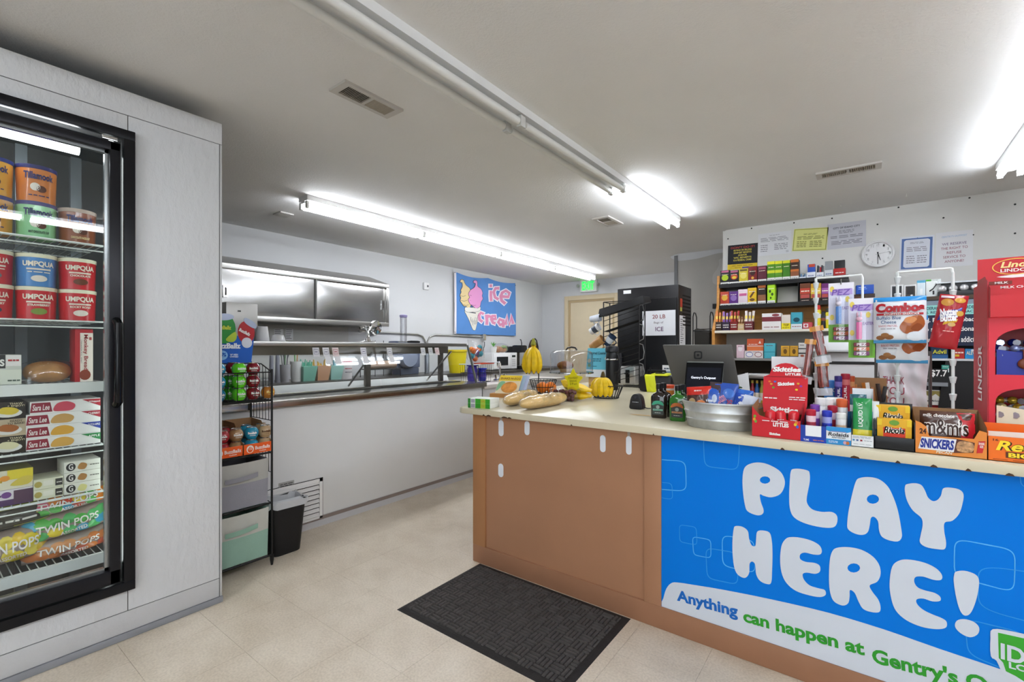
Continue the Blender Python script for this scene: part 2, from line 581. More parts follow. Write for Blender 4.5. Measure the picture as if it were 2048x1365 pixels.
# ceiling registers
def register(c, label, n, split=True, axis=None):
    P = [onz(x, y, HC - .001) for x, y in c]           # corner order: a, b along the long side, c, d
    u = (P[1] - P[0] + P[2] - P[3]) / 2
    v = (P[3] - P[0] + P[2] - P[1]) / 2
    u, v = (Vector((u.x, 0, 0)), Vector((0, v.y, 0))) if abs(u.x) > abs(u.y) else (Vector((0, u.y, 0)), Vector((v.x, 0, 0)))
    ce = sum(P, Vector()) / 4
    t = thing('ceiling_vent', label, 'vent', (ce.x, ce.y, HC), 0, 'metal registers in the ceiling')
    if abs(u.x) > 0:
        L, W, rot = u.length, v.length, 0
    else:
        L, W, rot = u.length, v.length, PI / 2
    t.rotation_euler = (0, 0, rot)
    fr = MB()
    b = min(.03, W * .18)
    fr.box(-L / 2, -W / 2, -.012, L / 2, -W / 2 + b, 0).box(-L / 2, W / 2 - b, -.012, L / 2, W / 2, 0)
    fr.box(-L / 2, -W / 2 + b, -.012, -L / 2 + b * 1.4, W / 2 - b, 0).box(L / 2 - b * 1.4, -W / 2 + b, -.012, L / 2, W / 2 - b, 0)
    fr.box(-.008, -W / 2 + b, -.011, .008, W / 2 - b, 0)
    fr.build('frame', M('#c4c0ba', .5), t)
    box(-L / 2 + b, -W / 2 + b, -.002, L / 2 - b, W / 2 - b, -.0005).build('duct_opening', M('#2a241c', .8), t)
    sl = MB()
    inner = L - 2.8 * b
    for i in range(n):
        x = -inner / 2 + inner * (i + .5) / n
        if abs(x) < .012:
            continue
        s = .004 * (1 if x > 0 else -1)
        sl.hexa([(x - .0015 + s, -W / 2 + b, -.011), (x + .0015 + s, -W / 2 + b, -.011), (x + .0015 + s, W / 2 - b, -.011), (x - .0015 + s, W / 2 - b, -.011)],
                [(x - .0015 - s, -W / 2 + b, -.002), (x + .0015 - s, -W / 2 + b, -.002), (x + .0015 - s, W / 2 - b, -.002), (x - .0015 - s, W / 2 - b, -.002)])
    sl.build('louver_blades', M('#a89f90', .5), t)
    return t
register([(659, 178), (773, 234), (807, 219), (690, 158)], 'beige ceiling register with brown slots beside the dark strip light', 30)
register([(1631, 346), (1763, 322), (1764, 334), (1634, 357)], 'narrow white slotted register above the wall board notices', 26)
register([(1183, 437), (1215, 452), (1247, 446), (1216, 431)], 'small white square register near the lit end of the strip light', 14)
pl = rectY(0, 1, 0, 1, 1)
p0, p1 = onz(553, 428, HC), onz(581, 428, HC)
o = box(-.07, -.06, -.012, .07, .06, 0).build('ceiling_cover_plate', M('#c9c7c2', .5), None, bev=.003)
o.location = (onz(567, 428, HC).x, onz(567, 428, HC).y, HC)
tag(o, 'small blank square cover plate on the ceiling near the serving case', 'cover plate')
for (x, y) in [(1682, 407), (1813, 387)]:
    t = MB().tube([(0, 0, 0), (0, 0, -.012), (.006, 0, -.02), (0, 0, -.028), (-.006, 0, -.02)], .0015, 6).build('ceiling_hook', M('#d8d8d4', .3), None)
    t.location = (onz(x, y, HC).x, onz(x, y, HC).y, HC)
    tag(t, 'tiny clear hook stuck on the ceiling ' + ('above the yellow sheet' if x < 1700 else 'above the blue bordered certificate'), 'hook', 'ceiling hooks')

# ------------------------------------------------------------------ walk-in freezer
FX = -2.54
fz = thing('walk_in_freezer', 'tall grey-white walk-in freezer with a black framed glass door', 'freezer', (FX, .98, 0), PI / 2)
# local frame: +x = along the face towards the far end (0 at the far corner), front at y = 0
SKIN = M('#cccdce', .45, noise=.05, nscale=2.5, bump=.5, bscale=45, stretch=(1, 1, .5))
L0 = -2.6
ox0, ox1, oz0, oz1 = -1.19, -.378, .235, 2.16      # clear opening
def fp(x0, x1, z0, z1, nm, m=SKIN, y0=-.004, y1=.0):
    return box(x0 + .0015, y0, z0 + .0015, x1 - .0015, y1, z1 - .0015).build(nm, m, fz, bev=.001)
fp(L0, 0, 2.252, 2.357, 'top_panel')
fp(-.37, -.012, .12, 2.252, 'side_panel')
fp(L0, ox0, .12, 2.252, 'side_panel')
fp(ox0, -.37, oz1, 2.252, 'header_panel')
fp(ox0, -.37, .12, oz0, 'sill_panel')
fp(L0, -.012, .03, .12, 'base_panel', M('#bdbdbd', .5, noise=.05, nscale=3, bump=.2))
fp(-.012, 0, .03, 2.252, 'corner_trim', M('#bcbcba', .4, .2), -.006)
fp(L0, .003, 0, .031, 'kick_strip', M('#8b8c90', .6, noise=.08, nscale=6), -.01)
core = MB()
core.box(L0, .0, 0, ox0, .1, 2.35).box(ox1 + .006, .0, 0, 0, .1, 2.35).box(ox0, .0, 0, ox1 + .006, .1, oz0).box(ox0, .0, oz1, ox1 + .006, .1, 2.35)
core.build('door_wall_core', M('#4a4a4a', .8), fz)
sh = MB().box(L0, .1, 0, 0, .14, 0)
INT = M('#63696c', .6, noise=.05)
sh = MB().box(L0, .95, 0, 0, 1.0, 2.35).box(-.05, .1, 0, 0, .95, 2.35).box(L0, .1, 0, L0 + .05, .95, 2.35).box(L0, .1, 2.3, 0, .95, 2.35).box(L0, .1, 0, 0, .95, .05)
sh.build('inner_lining', INT, fz)
DARKF = M('#17171a', .3, .3)
fo = MB()
ax0, ax1, az0, az1 = ox0 - .02, -.35, .215, 2.18
bw = .04
fo.box(ax0, -.03, az0, ax1, 0, az0 + bw).box(ax0, -.03, az1 - bw, ax1, 0, az1).box(ax0, -.03, az0 + bw, ax0 + bw, 0, az1 - bw).box(ax1 - bw, -.03, az0 + bw, ax1, 0, az1 - bw)
fo.build('door_frame', DARKF, fz, bev=.003)
# hinged glass door
door = bpy.data.objects.new('glass_door', None); COL.objects.link(door); door.parent = fz
e0, e1, f0, f1 = ax0 + bw + .006, ax1 - bw - .012, az0 + bw + .012, az1 - bw - .03
q = .037
dl = MB()
dl.box(e0, -.04, f0, e1, .005, f0 + q * 1.6).box(e0, -.04, f1 - q, e1, .005, f1).box(e0, -.04, f0, e0 + q, .005, f1).box(e1 - q, -.04, f0, e1, .005, f1)
dl.build('door_leaf_frame', M('#202024', .28, .4), door, bev=.004)
gk = MB()
k = .012
gk.box(e0 + q, -.02, f0 + q * 1.6, e1 - q, .0, f0 + q * 1.6 + k).box(e0 + q, -.02, f1 - q - k, e1 - q, 0, f1 - q).box(e1 - q - k, -.02, f0 + q * 1.6, e1 - q, 0, f1 - q)
gk.build('bright_edge_strip', M('#9fa3a4', .25, .8), door)
box(e0 + q, -.014, f0 + q * 1.6, e1 - q, -.008, f1 - q).build('glass_pane', GLASS, door)
hx = e1 - .016
MB().tube([(hx, -.042, 1.365), (hx, -.075, 1.35), (hx, -.082, 1.25), (hx, -.082, 1.13), (hx, -.075, 1.03), (hx, -.042, 1.015)], [.016, .016, .0145, .0145, .016, .016], 10).build('door_handle', M('#101012', .15, .2), door, True)
MB().box(ax1 - bw - .07, -.028, az1 - bw - .022, ax1 - bw - .02, -.012, az1 - bw - .006).build('door_closer', CHROME, fz, bev=.002)
MB().tube([(-1.2, .16, 2.10), (-.498, .16, 2.10)], .02, 10).build('led_tube', E('#f6fcff', LED_POWER), fz, True)
box(-1.2, .14, 2.12, -.46, .18, 2.16).build('led_tube_mount', M('#b5b9ba', .4), fz)
MB().tube([(-.40, .11, .3), (-.40, .11, 2.1)], .012, 8).build('mullion_light', E('#eef8f6', 3.0), fz, True)
# uprights and wire shelves inside
for x in (-1.18, -.62, -.43):
    box(x - .02, .60, .06, x + .02, .64, 2.2).build('shelf_upright', M('#7d858b', .4, .5), fz)
SHZ = {1: 1.70, 2: 1.368, 3: 1.105, 4: .834, 5: .63, 6: .36}
for kz, z in SHZ.items():
    mb = MB()
    for yy in (.12, .135, .35, .58):
        mb.tube([(-1.22, yy, z - .004), (-.425, yy, z - .004)], .0035, 5)
    mb.tube([(-1.22, .12, z - .03), (-.425, .12, z - .03)], .003, 5)
    for i in range(33):
        x = -1.22 + .795 * i / 32
        mb.tube([(x, .12, z - .002), (x, .58, z - .002)], .002, 4)
    s = mb.build('wire_shelf', M('#dfe6e2', .3), fz)
    if kz in (3, 6):
        box(-1.22, .108, z - .042, -.415, .116, z + .002).build('price_rail', M('#dfe4e0', .35), s)
# ------------------------------------------------------------------ white serving case
cs = thing('serving_case', 'long white refrigerated serving case with stainless ledge and slanted glass guard', 'display case', (-3.06, 1.0, 0), PI / 2)
# local x = world y - 1.0 ; local y = -3.06 - world x (depth)
CW = 2.54
WPAN = M('#dddddc', .4, noise=.02, nscale=2)
box(0, .0, .075, CW, .03, .865).build('front_panel', WPAN, cs, bev=.002)
box(0, .004, 0, CW, .03, .075).build('base_trim', M('#c3c2c4', .5), cs)
box(.0, .002, .045, CW, .006, .07).build('trim_groove', M('#8a7e78', .5), cs)
b = MB()
b.box(0, .03, 0, CW, .06, .86).box(0, .6, 0, CW, .66, .93).box(0, .06, 0, .04, .6, .86).box(CW - .04, .06, 0, CW, .6, .86).box(0, .06, 0, CW, .6, .35)
b.build('body', M('#bdbdbb', .5), cs)
lg = MB()
lg.box(-.0, -.04, .868, CW + .03, .24, .912).box(0, .44, .868, CW + .03, .5, .912).box(0, .24, .868, .05, .44, .912).box(CW - .06, .24, .868, CW + .03, .44, .912)
lg.box(.05, .236, .60, CW - .06, .24, .868)
lg.build('stainless_ledge', M('#b4afa8', .22, 1.0, noise=.05, nscale=3, stretch=(8, 1, 1)), cs, bev=.003)
box(.05, .245, .60, CW - .06, .44, .66).build('cold_well', M('#2c2c2e', .5), cs)
box(.05, .236, .885, CW - .06, .26, .918).build('gasket', M('#2b2b2d', .5), cs)
MB().hexa([(0, .46, .912), (CW, .46, .912), (CW, .53, .912), (0, .53, .912)], [(0, .49, .965), (CW, .49, .965), (CW, .53, .965), (0, .53, .965)]).build('rear_rail', M('#ededeb', .3), cs)
box(0, .09, 1.267, CW - .12, .46, 1.296).build('top_shelf', STEEL, cs, bev=.003)
box(0, .33, 1.20, CW - .14, .35, 1.267).build('shelf_valance', M('#8f8981', .3, 1.0), cs)
for yy in (.06, 1.5, 2.58 - .19):
    box(yy, .44, .912, yy + .05, .47, 1.267).build('post', M('#6f6a64', .35, .9), cs)
    MB().tube([(max(yy - .16, .02), .46, .93), (max(yy - .16, .02), .12, 1.22)], .008, 6).build('brace', M('#a9a7a3', .3, .9), cs, True)
for (u0, u1) in ((.03, 1.32), (1.34, CW - .1)):
    mb = MB().hexa([(u0, -.02, .914), (u1, -.02, .914), (u1, -.014, .914), (u0, -.014, .914)], [(u0, .10, 1.267), (u1, .10, 1.267), (u1, .106, 1.267), (u0, .106, 1.267)])
    mb.build('guard_glass', GLASS, cs)
MB().hexa([(CW - .1, -.02, .914), (CW - .085, -.02, .914), (CW - .085, .0, .914), (CW - .1, .0, .914)], [(CW - .1, .10, 1.28), (CW - .085, .10, 1.28), (CW - .085, .115, 1.28), (CW - .1, .115, 1.28)]).build('glass_edge', M('#8b8c86', .3, .5), cs)
# louvre grille low on the panel
ga = rectX(560, 640, 965, 1045, -3.06)
gx0, gx1 = 1.13 - 1.0, onX(644, 0, -3.06).y - 1.0
gz0, gz1 = onX(641, 1036, -3.06).z, onX(641, 957, -3.06).z
gr = MB()
gr.box(gx0, -.008, gz0, gx1, 0, gz0 + .015).box(gx0, -.008, gz1 - .02, gx1, 0, gz1).box(gx0, -.008, gz0, gx0 + .02, 0, gz1).box(gx1 - .022, -.008, gz0, gx1, 0, gz1)
gr.build('grille_frame', WHITE, cs)
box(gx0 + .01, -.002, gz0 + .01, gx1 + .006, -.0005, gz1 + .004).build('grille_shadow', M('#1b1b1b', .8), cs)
lm = MB().hexa([(0, -.012, -.011), (gx1 - gx0 - .05, -.012, -.011), (gx1 - gx0 - .05, -.009, -.013), (0, -.009, -.013)], [(0, -.003, .012), (gx1 - gx0 - .05, -.003, .012), (gx1 - gx0 - .05, -.001, .012), (0, -.001, .012)]).mesh('louver', M('#dcdbd9', .4))
n = 8
for i in range(n):
    o = link(lm, 'louver', cs)
    o.location = (gx0 + .025, 0, gz0 + .03 + (gz1 - gz0 - .055) * i / (n - 1))
pz = rectX(557, 588, 964, 976, -3.06)
box(pz[0] - 1.0, -.002, pz[2], pz[1] - 1.0, 0, pz[3]).build('rating_label', M('#a7a6a3', .5), cs)
text('~~', pz[0] - .99, pz[2] + .008, pz[1] - 1.01, pz[3] - .008, M('#3a3a3a', .6), cs, y=-.003, bold=0)

# price tags hanging under the case shelf
for i, (x, yt, yb, c) in enumerate([(633, 701, 717, '#d6d6dc'), (653, 701, 718, '#dcdce0'), (672, 701, 718, '#e2d2d2'), (728, 700, 714, '#dcdce4'), (780, 702, 713, '#d9dadc'), (847, 702, 713, '#dcdddd'), (862, 703, 714, '#d5d8d6'), (875, 702, 711, '#e6dada')]):
    X = -3.10
    p = onX(x, yt, X)
    t = thing('price_tag', ['short white tag under the case shelf, in front of the mint spoon basket', 'white tag with a silver slip, beside the red bordered tag with a slip', 'white tag with red border and a hanging slip under the case shelf', 'white tag with a slip close to the middle case post', 'white tag with a slip in front of the brown paper roll', 'plain white tag in front of the slim canister', 'plain white tag between the slim canister tag and a red bordered tag', 'short white tag with red border near the end post of the case'][i], 'price tag', (X, p.y, 1.19), PI / 2, 'tags under the case shelf', rx=0)
    hh = .065
    MB().hexa([(-.025, -.004, 0), (.025, -.004, 0), (.025, -.003, 0), (-.025, -.003, 0)], [(-.025, .012, hh), (.025, .012, hh), (.025, .013, hh), (-.025, .013, hh)]).build('card', M(c, .5), t)
    rc = M('#b04050' if i in (2, 7) else '#6b6b86', .6)
    fr = MB()
    def pt(x_, z_):
        return (x_, -.0048 + .016 * z_ / hh, z_)
    for (x0, z0, x1, z1) in ((-.018, .018, .018, .02), (-.018, .05, .018, .052), (-.018, .018, -.016, .052), (.016, .018, .018, .052), (-.01, .032, .01, .037)):
        fr.add([pt(x0, z0), pt(x1, z0), pt(x1, z1), pt(x0, z1)], [(0, 1, 2, 3)])
    fr.build('printed_border', rc, t)
    if i in (1, 2, 3, 4):
        MB().hexa([(-.012, -.02, -.055), (.036, -.02, -.055), (.036, -.019, -.055), (-.012, -.019, -.055)], [(-.016, -.004, 0), (.03, -.004, 0), (.03, -.003, 0), (-.016, -.003, 0)]).build('hanging_slip', M('#e2e2e4', .3), t)

# ------------------------------------------------------------------ stainless wall cabinet
XFc = -4.52
ya, yb_ = onX(449, 0, XFc).y, onX(778, 0, XFc).y
zb, zt = 1.505, 2.005
wcab = thing('wall_cabinet', 'brushed stainless wall cabinet with two sliding doors and sloped top', 'cabinet', (XFc, ya - .1, zb), PI / 2)
W_ = yb_ - ya + .1
D_ = XFc - XL
H_ = zt - zb
fr = MB()
t_ = .045
fr.box(0, 0, 0, W_, .03, t_).box(0, 0, H_ - t_, W_, .03, H_).box(0, 0, t_, .07, .03, H_ - t_).box(W_ - .035, 0, t_, W_, .03, H_ - t_)
fr.build('front_frame', STEEL, wcab, bev=.002)
MB().box(0, .03, 0, W_, D_, .02).box(0, .03, .02, .02, D_, H_).box(W_ - .02, .03, .02, W_, D_, H_).box(0, D_ - .01, .02, W_, D_, H_ + .12).build('carcass', STEELD, wcab)
MB().hexa([(0, 0, H_), (W_, 0, H_), (W_, D_, H_), (0, D_, H_)], [(0, .004, H_ + .004), (W_, .004, H_ + .004), (W_ - .0, D_, H_ + .125), (0, D_, H_ + .125)]).build('sloped_top', M('#a9a6a0', .4, .9), wcab)
ms = onX(633, 0, XFc).y - (ya - .1)
def bulged(x0, x1, y):
    def fn(u, v):
        bulge = .012 * math.sin(PI * u) ** .6 * math.sin(PI * v) ** .6 if 0 < u < 1 and 0 < v < 1 else 0
        return (x0 + (x1 - x0) * u, y - bulge, t_ + (H_ - 2 * t_) * v)
    return MB().grid(fn, 24, 14)
for (x0, x1, y, hx) in ((.07, ms + .01, .018, .11), (ms - .01, W_ - .035, .03, W_ - .075)):
    dr = bulged(x0, x1, y).build('sliding_door', M('#b8b7b5', .2, 1.0, noise=.05, nscale=4, stretch=(1, 1, 30)), wcab, True)
    hz = H_ * .5
    hb = MB().box(hx - .02, y - .016, hz - .055, hx + .02, y - .010, hz + .055)
    hb.build('pull_plate', CHROME, dr)
    box(hx - .006, y - .018, hz - .035, hx + .008, y - .0155, hz + .035).build('pull_recess', M('#3a3531', .4), dr)
box(ms - .008, .0, t_, ms + .006, .016, H_ - t_).build('door_edge', M('#5d5c5a', .4, .8), wcab)

# wall backsplash board below the cabinet, conduits, alarm box
bs = struct('trim_3', box(XL, .98, .95, XL + .012, 3.25, 1.5), M('#c9c8c4', .5))
def wallpaper(x, yt, yb, wpx, lab, n):
    p0 = onX(x, yt, XL + .013)
    p1 = onX(x + wpx, yb, XL + .013)
    t = thing('handwritten_note', lab, 'note', (XL + .014, p0.y, p1.z), PI / 2, 'notes on the board under the cabinet')
    ww, hh = p1.y - p0.y, p0.z - p1.z
    box(0, -.001, 0, ww, 0, hh).build('sheet', PAPER, t)
    mb = MB()
    rr = random.Random(n)
    for i in range(n):
        z = hh * (1 - (i + .8) / (n + .6))
        e = ww * (.6 + .3 * rr.random())
        mb.box(ww * .06, -.002, z, e, -.0012, z + hh * .25 / n)
    mb.build('written_lines', M('#555558', .7), t)
wallpaper(548, 658, 671, 18, 'small handwritten note with a ruled frame on the board under the wall cabinet', 3)
wallpaper(571, 658, 681, 15, 'long handwritten list on the board under the wall cabinet', 6)
PIPE = M('#9c9c98', .35, .8)
cd = thing('electrical_conduit', 'grey metal conduit bending down from under the wall cabinet', 'conduit', (XL + .02, 3.4, 1.3))
def px_path(pts, X):
    return [onX(x, y, X) - Vector((XL + .02, 3.4, 1.3)) for x, y in pts]
MB().tube(px_path([(755, 665), (800, 667), (835, 669), (845, 673), (850, 682), (852, 700), (852, 742)], XL + .02), .011, 8).build('pipe', PIPE, cd, True)
MB().lathe([(.045, -.01), (.048, 0), (.048, .03), (.03, .034)], 12).build('junction_box', CHROME, cd, True).matrix_local = Matrix.Translation(onX(747, 663, XL + .02) - Vector((XL + .02, 3.4, 1.3))) @ Matrix.Rotation(PI / 2, 4, 'Y')
cd2 = thing('electrical_conduit', 'grey metal conduit ending at a junction box below the cloth banner', 'conduit', (XL + .02, 3.4, 1.3))
MB().tube(px_path([(854, 742), (854, 700), (855, 683), (860, 674), (870, 670), (900, 671), (960, 675)], XL + .02), .011, 8).build('pipe', PIPE, cd2, True)
jb = onX(966, 675, XL + .02) - Vector((XL + .02, 3.4, 1.3))
box(jb.x - .02, jb.y - .04, jb.z - .05, jb.x + .03, jb.y + .04, jb.z + .05).build('junction_box', CHROME, cd2, bev=.006)
MB().tube(px_path([(969, 684), (969, 692), (965, 704)], XL + .03), .005, 6).build('cord', BLACK, cd2)
ab = rectX(845, 856, 566, 580, XL)
al = thing('wall_sensor', 'small white sensor box on the wall left of the cloth banner', 'sensor', (XL, (ab[0] + ab[1]) / 2, ab[2]), PI / 2)
box(-.045, -.03, 0, .045, 0, ab[3] - ab[2]).build('box', M('#e3e3e2', .4), al, bev=.006)
MB().blob((.02, -.03, .05), .016, .01, .016, 10, 6).build('lens', M('#55565a', .2), al, True)

# ------------------------------------------------------------------ ice cream banner
bn0, bn1 = onX(909, 545, XL).y, onX(1028, 566, XL).y
bz0, bz1 = onX(912, 668, XL).z, onX(909, 545, XL).z
bw_, bh_ = bn1 - bn0, bz1 - bz0
ban = thing('cloth_banner', 'blue cloth banner with two ice cream cones and pink lettering', 'banner', (XL + .02, bn0, bz0), PI / 2)
def wav(x, z):
    return -.012 - .006 * math.sin(x * 9 + z * 3) - .008 * math.sin(x * 4 + 1) * (1 - z / bh_)
def topsag(u):
    return -.035 * math.sin(PI * min(1, u * 2)) if u < .5 else -.05 * math.sin(PI * (u - .5) * 2) * .6
def bfn(u, v):
    z = v * bh_ + (topsag(u) * v) + .02 * math.sin(PI * u) * (1 - v) * 0
    return (u * bw_, wav(u * bw_, v * bh_), z)
MB().grid(bfn, 40, 24).build('cloth', M('#5b8ccb', .85, noise=.06, nscale=4), ban, True)
MB().grid(lambda u, v: (-.045 + .045 * u, wav(0, v * bh_) - .0005, v * bh_), 2, 12).build('hem', M('#e3dfe4', .85), ban, True)
# artwork traced from the banner: crop pixels, zoom 5.25 from (840, 520)
def bp(cx, cy):
    # crop pixel -> banner local coordinates through the wall plane
    q = onX(840 + cx / 5.25, 520 + cy / 5.25, XL + .025)
    return (q.y - bn0, q.z - bz0)
def onbanner(polys, nm, m, off):
    o = shape([[bp(*p) for p in poly] for poly in polys], nm, m, ban, 0, .0002)
    for v in o.data.vertices:
        v.co.y = wav(v.co.x, v.co.z) - off + v.co.y
    return o
INK = M('#3b3f4a', .8)
def outlined(poly, col, nm, n=5, w_=4, off=.002):
    p = smoothpoly(poly, n)
    cx = sum(a[0] for a in p) / len(p); cy = sum(a[1] for a in p) / len(p)
    big = []
    N = len(p)
    for i in range(N):
        a, b = Vector(p[i - 1]), Vector(p[(i + 1) % N])
        d = (b - a)
        nrm = Vector((d.y, -d.x)).normalized() if d.length > 0 else Vector((0, 0))
        q1 = Vector(p[i]) + nrm * w_
        big.append((q1.x, q1.y))
    # make sure the outline grows outwards
    def area(pp):
        return abs(sum(pp[i][0] * pp[(i + 1) % N][1] - pp[(i + 1) % N][0] * pp[i][1] for i in range(N)))
    if area(big) < area(p):
        big = [(2 * p[i][0] - big[i][0], 2 * p[i][1] - big[i][1]) for i in range(N)]
    onbanner([big], nm + '_outline', INK if w_ < 6 else M('#ece6ee', .8), off)
    onbanner([p], nm, M(col, .85), off + .0015)
outlined([(460, 540), (500, 550), (560, 548), (620, 535), (622, 560), (600, 650), (580, 730), (565, 740), (545, 725), (510, 640), (480, 580)], '#e6e2d6', 'cone', w_=3)
outlined([(470, 500), (540, 500), (620, 490), (625, 530), (590, 545), (550, 548), (500, 550), (465, 535)], '#e9e6de', 'cone_rim', w_=3, off=.004)
hat = MB()
outlined([(425, 210), (450, 215), (460, 240), (480, 270), (515, 300), (525, 340), (530, 420), (525, 480), (500, 515), (480, 490), (450, 485), (425, 450), (412, 430), (420, 400), (410, 375), (425, 340), (420, 320), (440, 280), (435, 240), (415, 235)], '#e6cf9a', 'vanilla_swirl', off=.006)
outlined([(560, 220), (585, 222), (592, 245), (595, 280), (630, 310), (645, 350), (640, 380), (648, 410), (630, 445), (620, 490), (585, 510), (555, 490), (520, 465), (500, 420), (515, 395), (503, 360), (525, 320), (565, 290), (575, 250), (555, 240)], '#e39ccb', 'pink_swirl', off=.009)
lines = []
for k in range(4):
    x = 505 + k * 25
    lines.append([(x, 560), (x + 3, 560), (x + 48 - k * 8, 690 - k * 10), (x + 45 - k * 8, 690 - k * 10)])
for k in range(4):
    x = 612 - k * 25
    lines.append([(x, 560), (x + 3, 560), (x - 33 + k * 6, 680 - k * 10), (x - 36 + k * 6, 680 - k * 10)])
for i, l in enumerate(lines):
    onbanner([l], 'cone_line', INK, .0052)
for (cx, cy, wd) in ((440, 375, 60), (450, 425, 70), (470, 470, 60), (545, 370, 60), (555, 425, 75), (560, 470, 60)):
    onbanner([[(cx - wd / 2, cy), (cx, cy + 10), (cx + wd / 2, cy), (cx + wd / 2, cy + 3), (cx, cy + 13), (cx - wd / 2, cy + 3)]], 'swirl_line', INK, .0125)
# letters of the banner: strokes with a white border
def blet(strokes, nm='banner_letter'):
    for w_, m, off in ((27, M('#efe9f0', .85), .003), (15, M('#dd8fb0', .85), .0055)):
        mb = MB()
        for st in strokes:
            pts = st
            n = len(pts)
            L, R = [], []
            for i in range(n):
                a = Vector(pts[max(i - 1, 0)]); b = Vector(pts[min(i + 1, n - 1)])
                d = (b - a).normalized()
                nn = Vector((-d.y, d.x)) * w_
                c = Vector(pts[i])
                if i == 0: c = c - d * (w_ - 9) * .6
                if i == n - 1: c = c + d * (w_ - 9) * .6
                L.append(c + nn); R.append(c - nn)
            poly = L + R[::-1]
            vs = []
            for p in poly:
                x, z = bp(p.x, p.y)
                vs.append((x, wav(x, z) - off, z))
            fs = [(i, i + 1, 2 * n - 2 - i, 2 * n - 1 - i) for i in range(n - 1)]
            mb.add(vs, fs)
        mb.build(nm + ('_border' if w_ == 27 else ''), m, ban)
blet([[(740, 330), (738, 380), (742, 430)], [(738, 262), (738, 285)]])
blet([[(825, 300), (790, 300), (770, 340), (785, 395), (820, 415)]])
blet([[(850, 385), (920, 390), (930, 350), (895, 325), (860, 345), (845, 385), (855, 430), (890, 460)]])
blet([[(660, 570), (635, 555), (615, 585), (620, 630), (650, 650)]])
blet([[(690, 580), (697, 640), (695, 680)], [(697, 610), (715, 590), (735, 600)]])
blet([[(745, 625), (795, 620), (785, 590), (755, 590), (742, 625), (760, 660), (785, 668)]])
blet([[(870, 640), (835, 625), (820, 655), (840, 685), (870, 670)], [(872, 630), (874, 670), (872, 705)]])
blet([[(898, 680), (908, 585), (934, 685), (957, 580), (968, 670)]])
gm = MB().blob((0, 0, 0), .008, .004, .008, 8, 4).mesh('grommet', M('#33343a', .3, .8))
for (x, z) in ((-.03, bh_ - .01), (-.03, .02), (bw_ - .01, bh_ - .04), (bw_ - .02, .03)):
    o = link(gm, 'grommet', ban); o.location = (x, -.02, z)

# ------------------------------------------------------------------ the counter
CT = .90
BY = 2.06
ctr = thing('service_counter', 'brown panelled service counter with cream laminate top', 'counter', (-1.85, BY, 0))
bx = lambda X: X + 1.85
BROWN = M('#a87a5c', .45, noise=.05, nscale=3, bump=.05, bscale=30)
px1288, px1322 = onY(1288, 0, BY).x, onY(1322, 0, BY).x
xs0 = onY(970, 0, BY).x
box(0, .0, 0, bx(1.9), .02, .1).build('bottom_rail', M('#9f7256', .45, noise=.06, nscale=4), ctr, bev=.003)
box(0, .0, .1, bx(xs0), .02, .868).build('corner_stile', M('#a9774f', .45, noise=.08, nscale=3), ctr, bev=.002)
box(bx(px1288), .0, .1, bx(px1322), .02, .868).build('middle_stile', BROWN, ctr, bev=.002)
box(bx(xs0), .012, .1, bx(px1288), .02, .868).build('front_panel', BROWN, ctr)
MB().box(0, .02, 0, .02, .7, .868).box(.02, .022, .02, bx(1.9), .04, .868).box(bx(-1.0), .68, 0, bx(1.9), .7, .868).build('carcass', BROWN, ctr)
MB().box(0, .7, 0, .02, 2.28, .868).box(bx(-1.06), .7, 0, bx(-1.04), 2.28, .868).box(0, 2.26, 0, bx(-1.04), 2.28, .868).build('rear_leg_base', BROWN, ctr)
TOPM = M('#cfc6ac', .27, noise=.03, nscale=3)
poly = [(bx(-1.90), -.04), (bx(-1.935), -.02), (bx(-1.94), .01), (bx(-2.28), .72), (bx(-2.30), 2.3), (bx(-1.0), 2.3), (bx(-1.0), .75), (bx(1.95), .75), (bx(1.95), -.04)]
MB().slab(poly, .868, CT).build('countertop', TOPM, ctr, bev=.002)
# chipped laminate along the lower front edge
for (x, wd) in ((965, 5), (973, 9), (1003, 12), (1015, 8), (1141, 4), (1305, 4), (1560, 10), (1640, 8), (1700, 20), (1790, 12), (1860, 16), (1930, 14), (2010, 20)):
    X0, X1 = onY(x, 0, BY - .04).x, onY(x + wd, 0, BY - .04).x
    mb = MB().prism([(bx(X0), .867), (bx(X1), .867), (bx(X1) - .004, .873), (bx(X0 + .4 * (X1 - X0)), .876), (bx(X0) + .003, .872)], -.0412, -.038)
    mb.build('laminate_chip', M('#4b3524', .8), ctr)
# scuffs
for i, (x, yt, yb2) in enumerate([(1002, 841, 873), (1054, 843, 871), (1205.5, 871, 905), (1257.5, 873, 910), (1001.5, 928, 955)]):
    wpx = 5 if i in (0, 1, 4) else 5.5
    a = rectY(x - wpx, x + wpx, yt, yb2, BY + .01 if i < 5 else BY)
    lab = ['white adhesive strip with a grey top beside the corner stile of the counter', 'white adhesive strip under the counter edge, second from the corner stile', 'white adhesive strip on the brown panel, second from the blue sign', 'white adhesive strip with a grey top beside the blue sign', 'white adhesive strip low on the brown panel, alone below the others'][i]
    hw, hh = (a[1] - a[0]) / 2, a[3] - a[2]
    pts = [(hw * math.cos(t), hh - hw + hw * math.sin(t)) for t in [PI * k / 8 for k in range(9)]] + [(hw * math.cos(t), hw + hw * math.sin(t)) for t in [PI + PI * k / 8 for k in range(9)]]
    t = thing('adhesive_strip', lab, 'adhesive strip', ((a[0] + a[1]) / 2, BY + .0118, a[2]), 0, 'adhesive strips on the counter front')
    MB().prism(pts, -.002, 0).build('strip', M('#dfe3ea', .5), t)
    if i in (0, 3):
        MB().prism([(p[0] * .5, p[1] * .45 + hh * .85) for p in pts], -.0016, 0).build('torn_tab', M('#a59a90', .6), t)

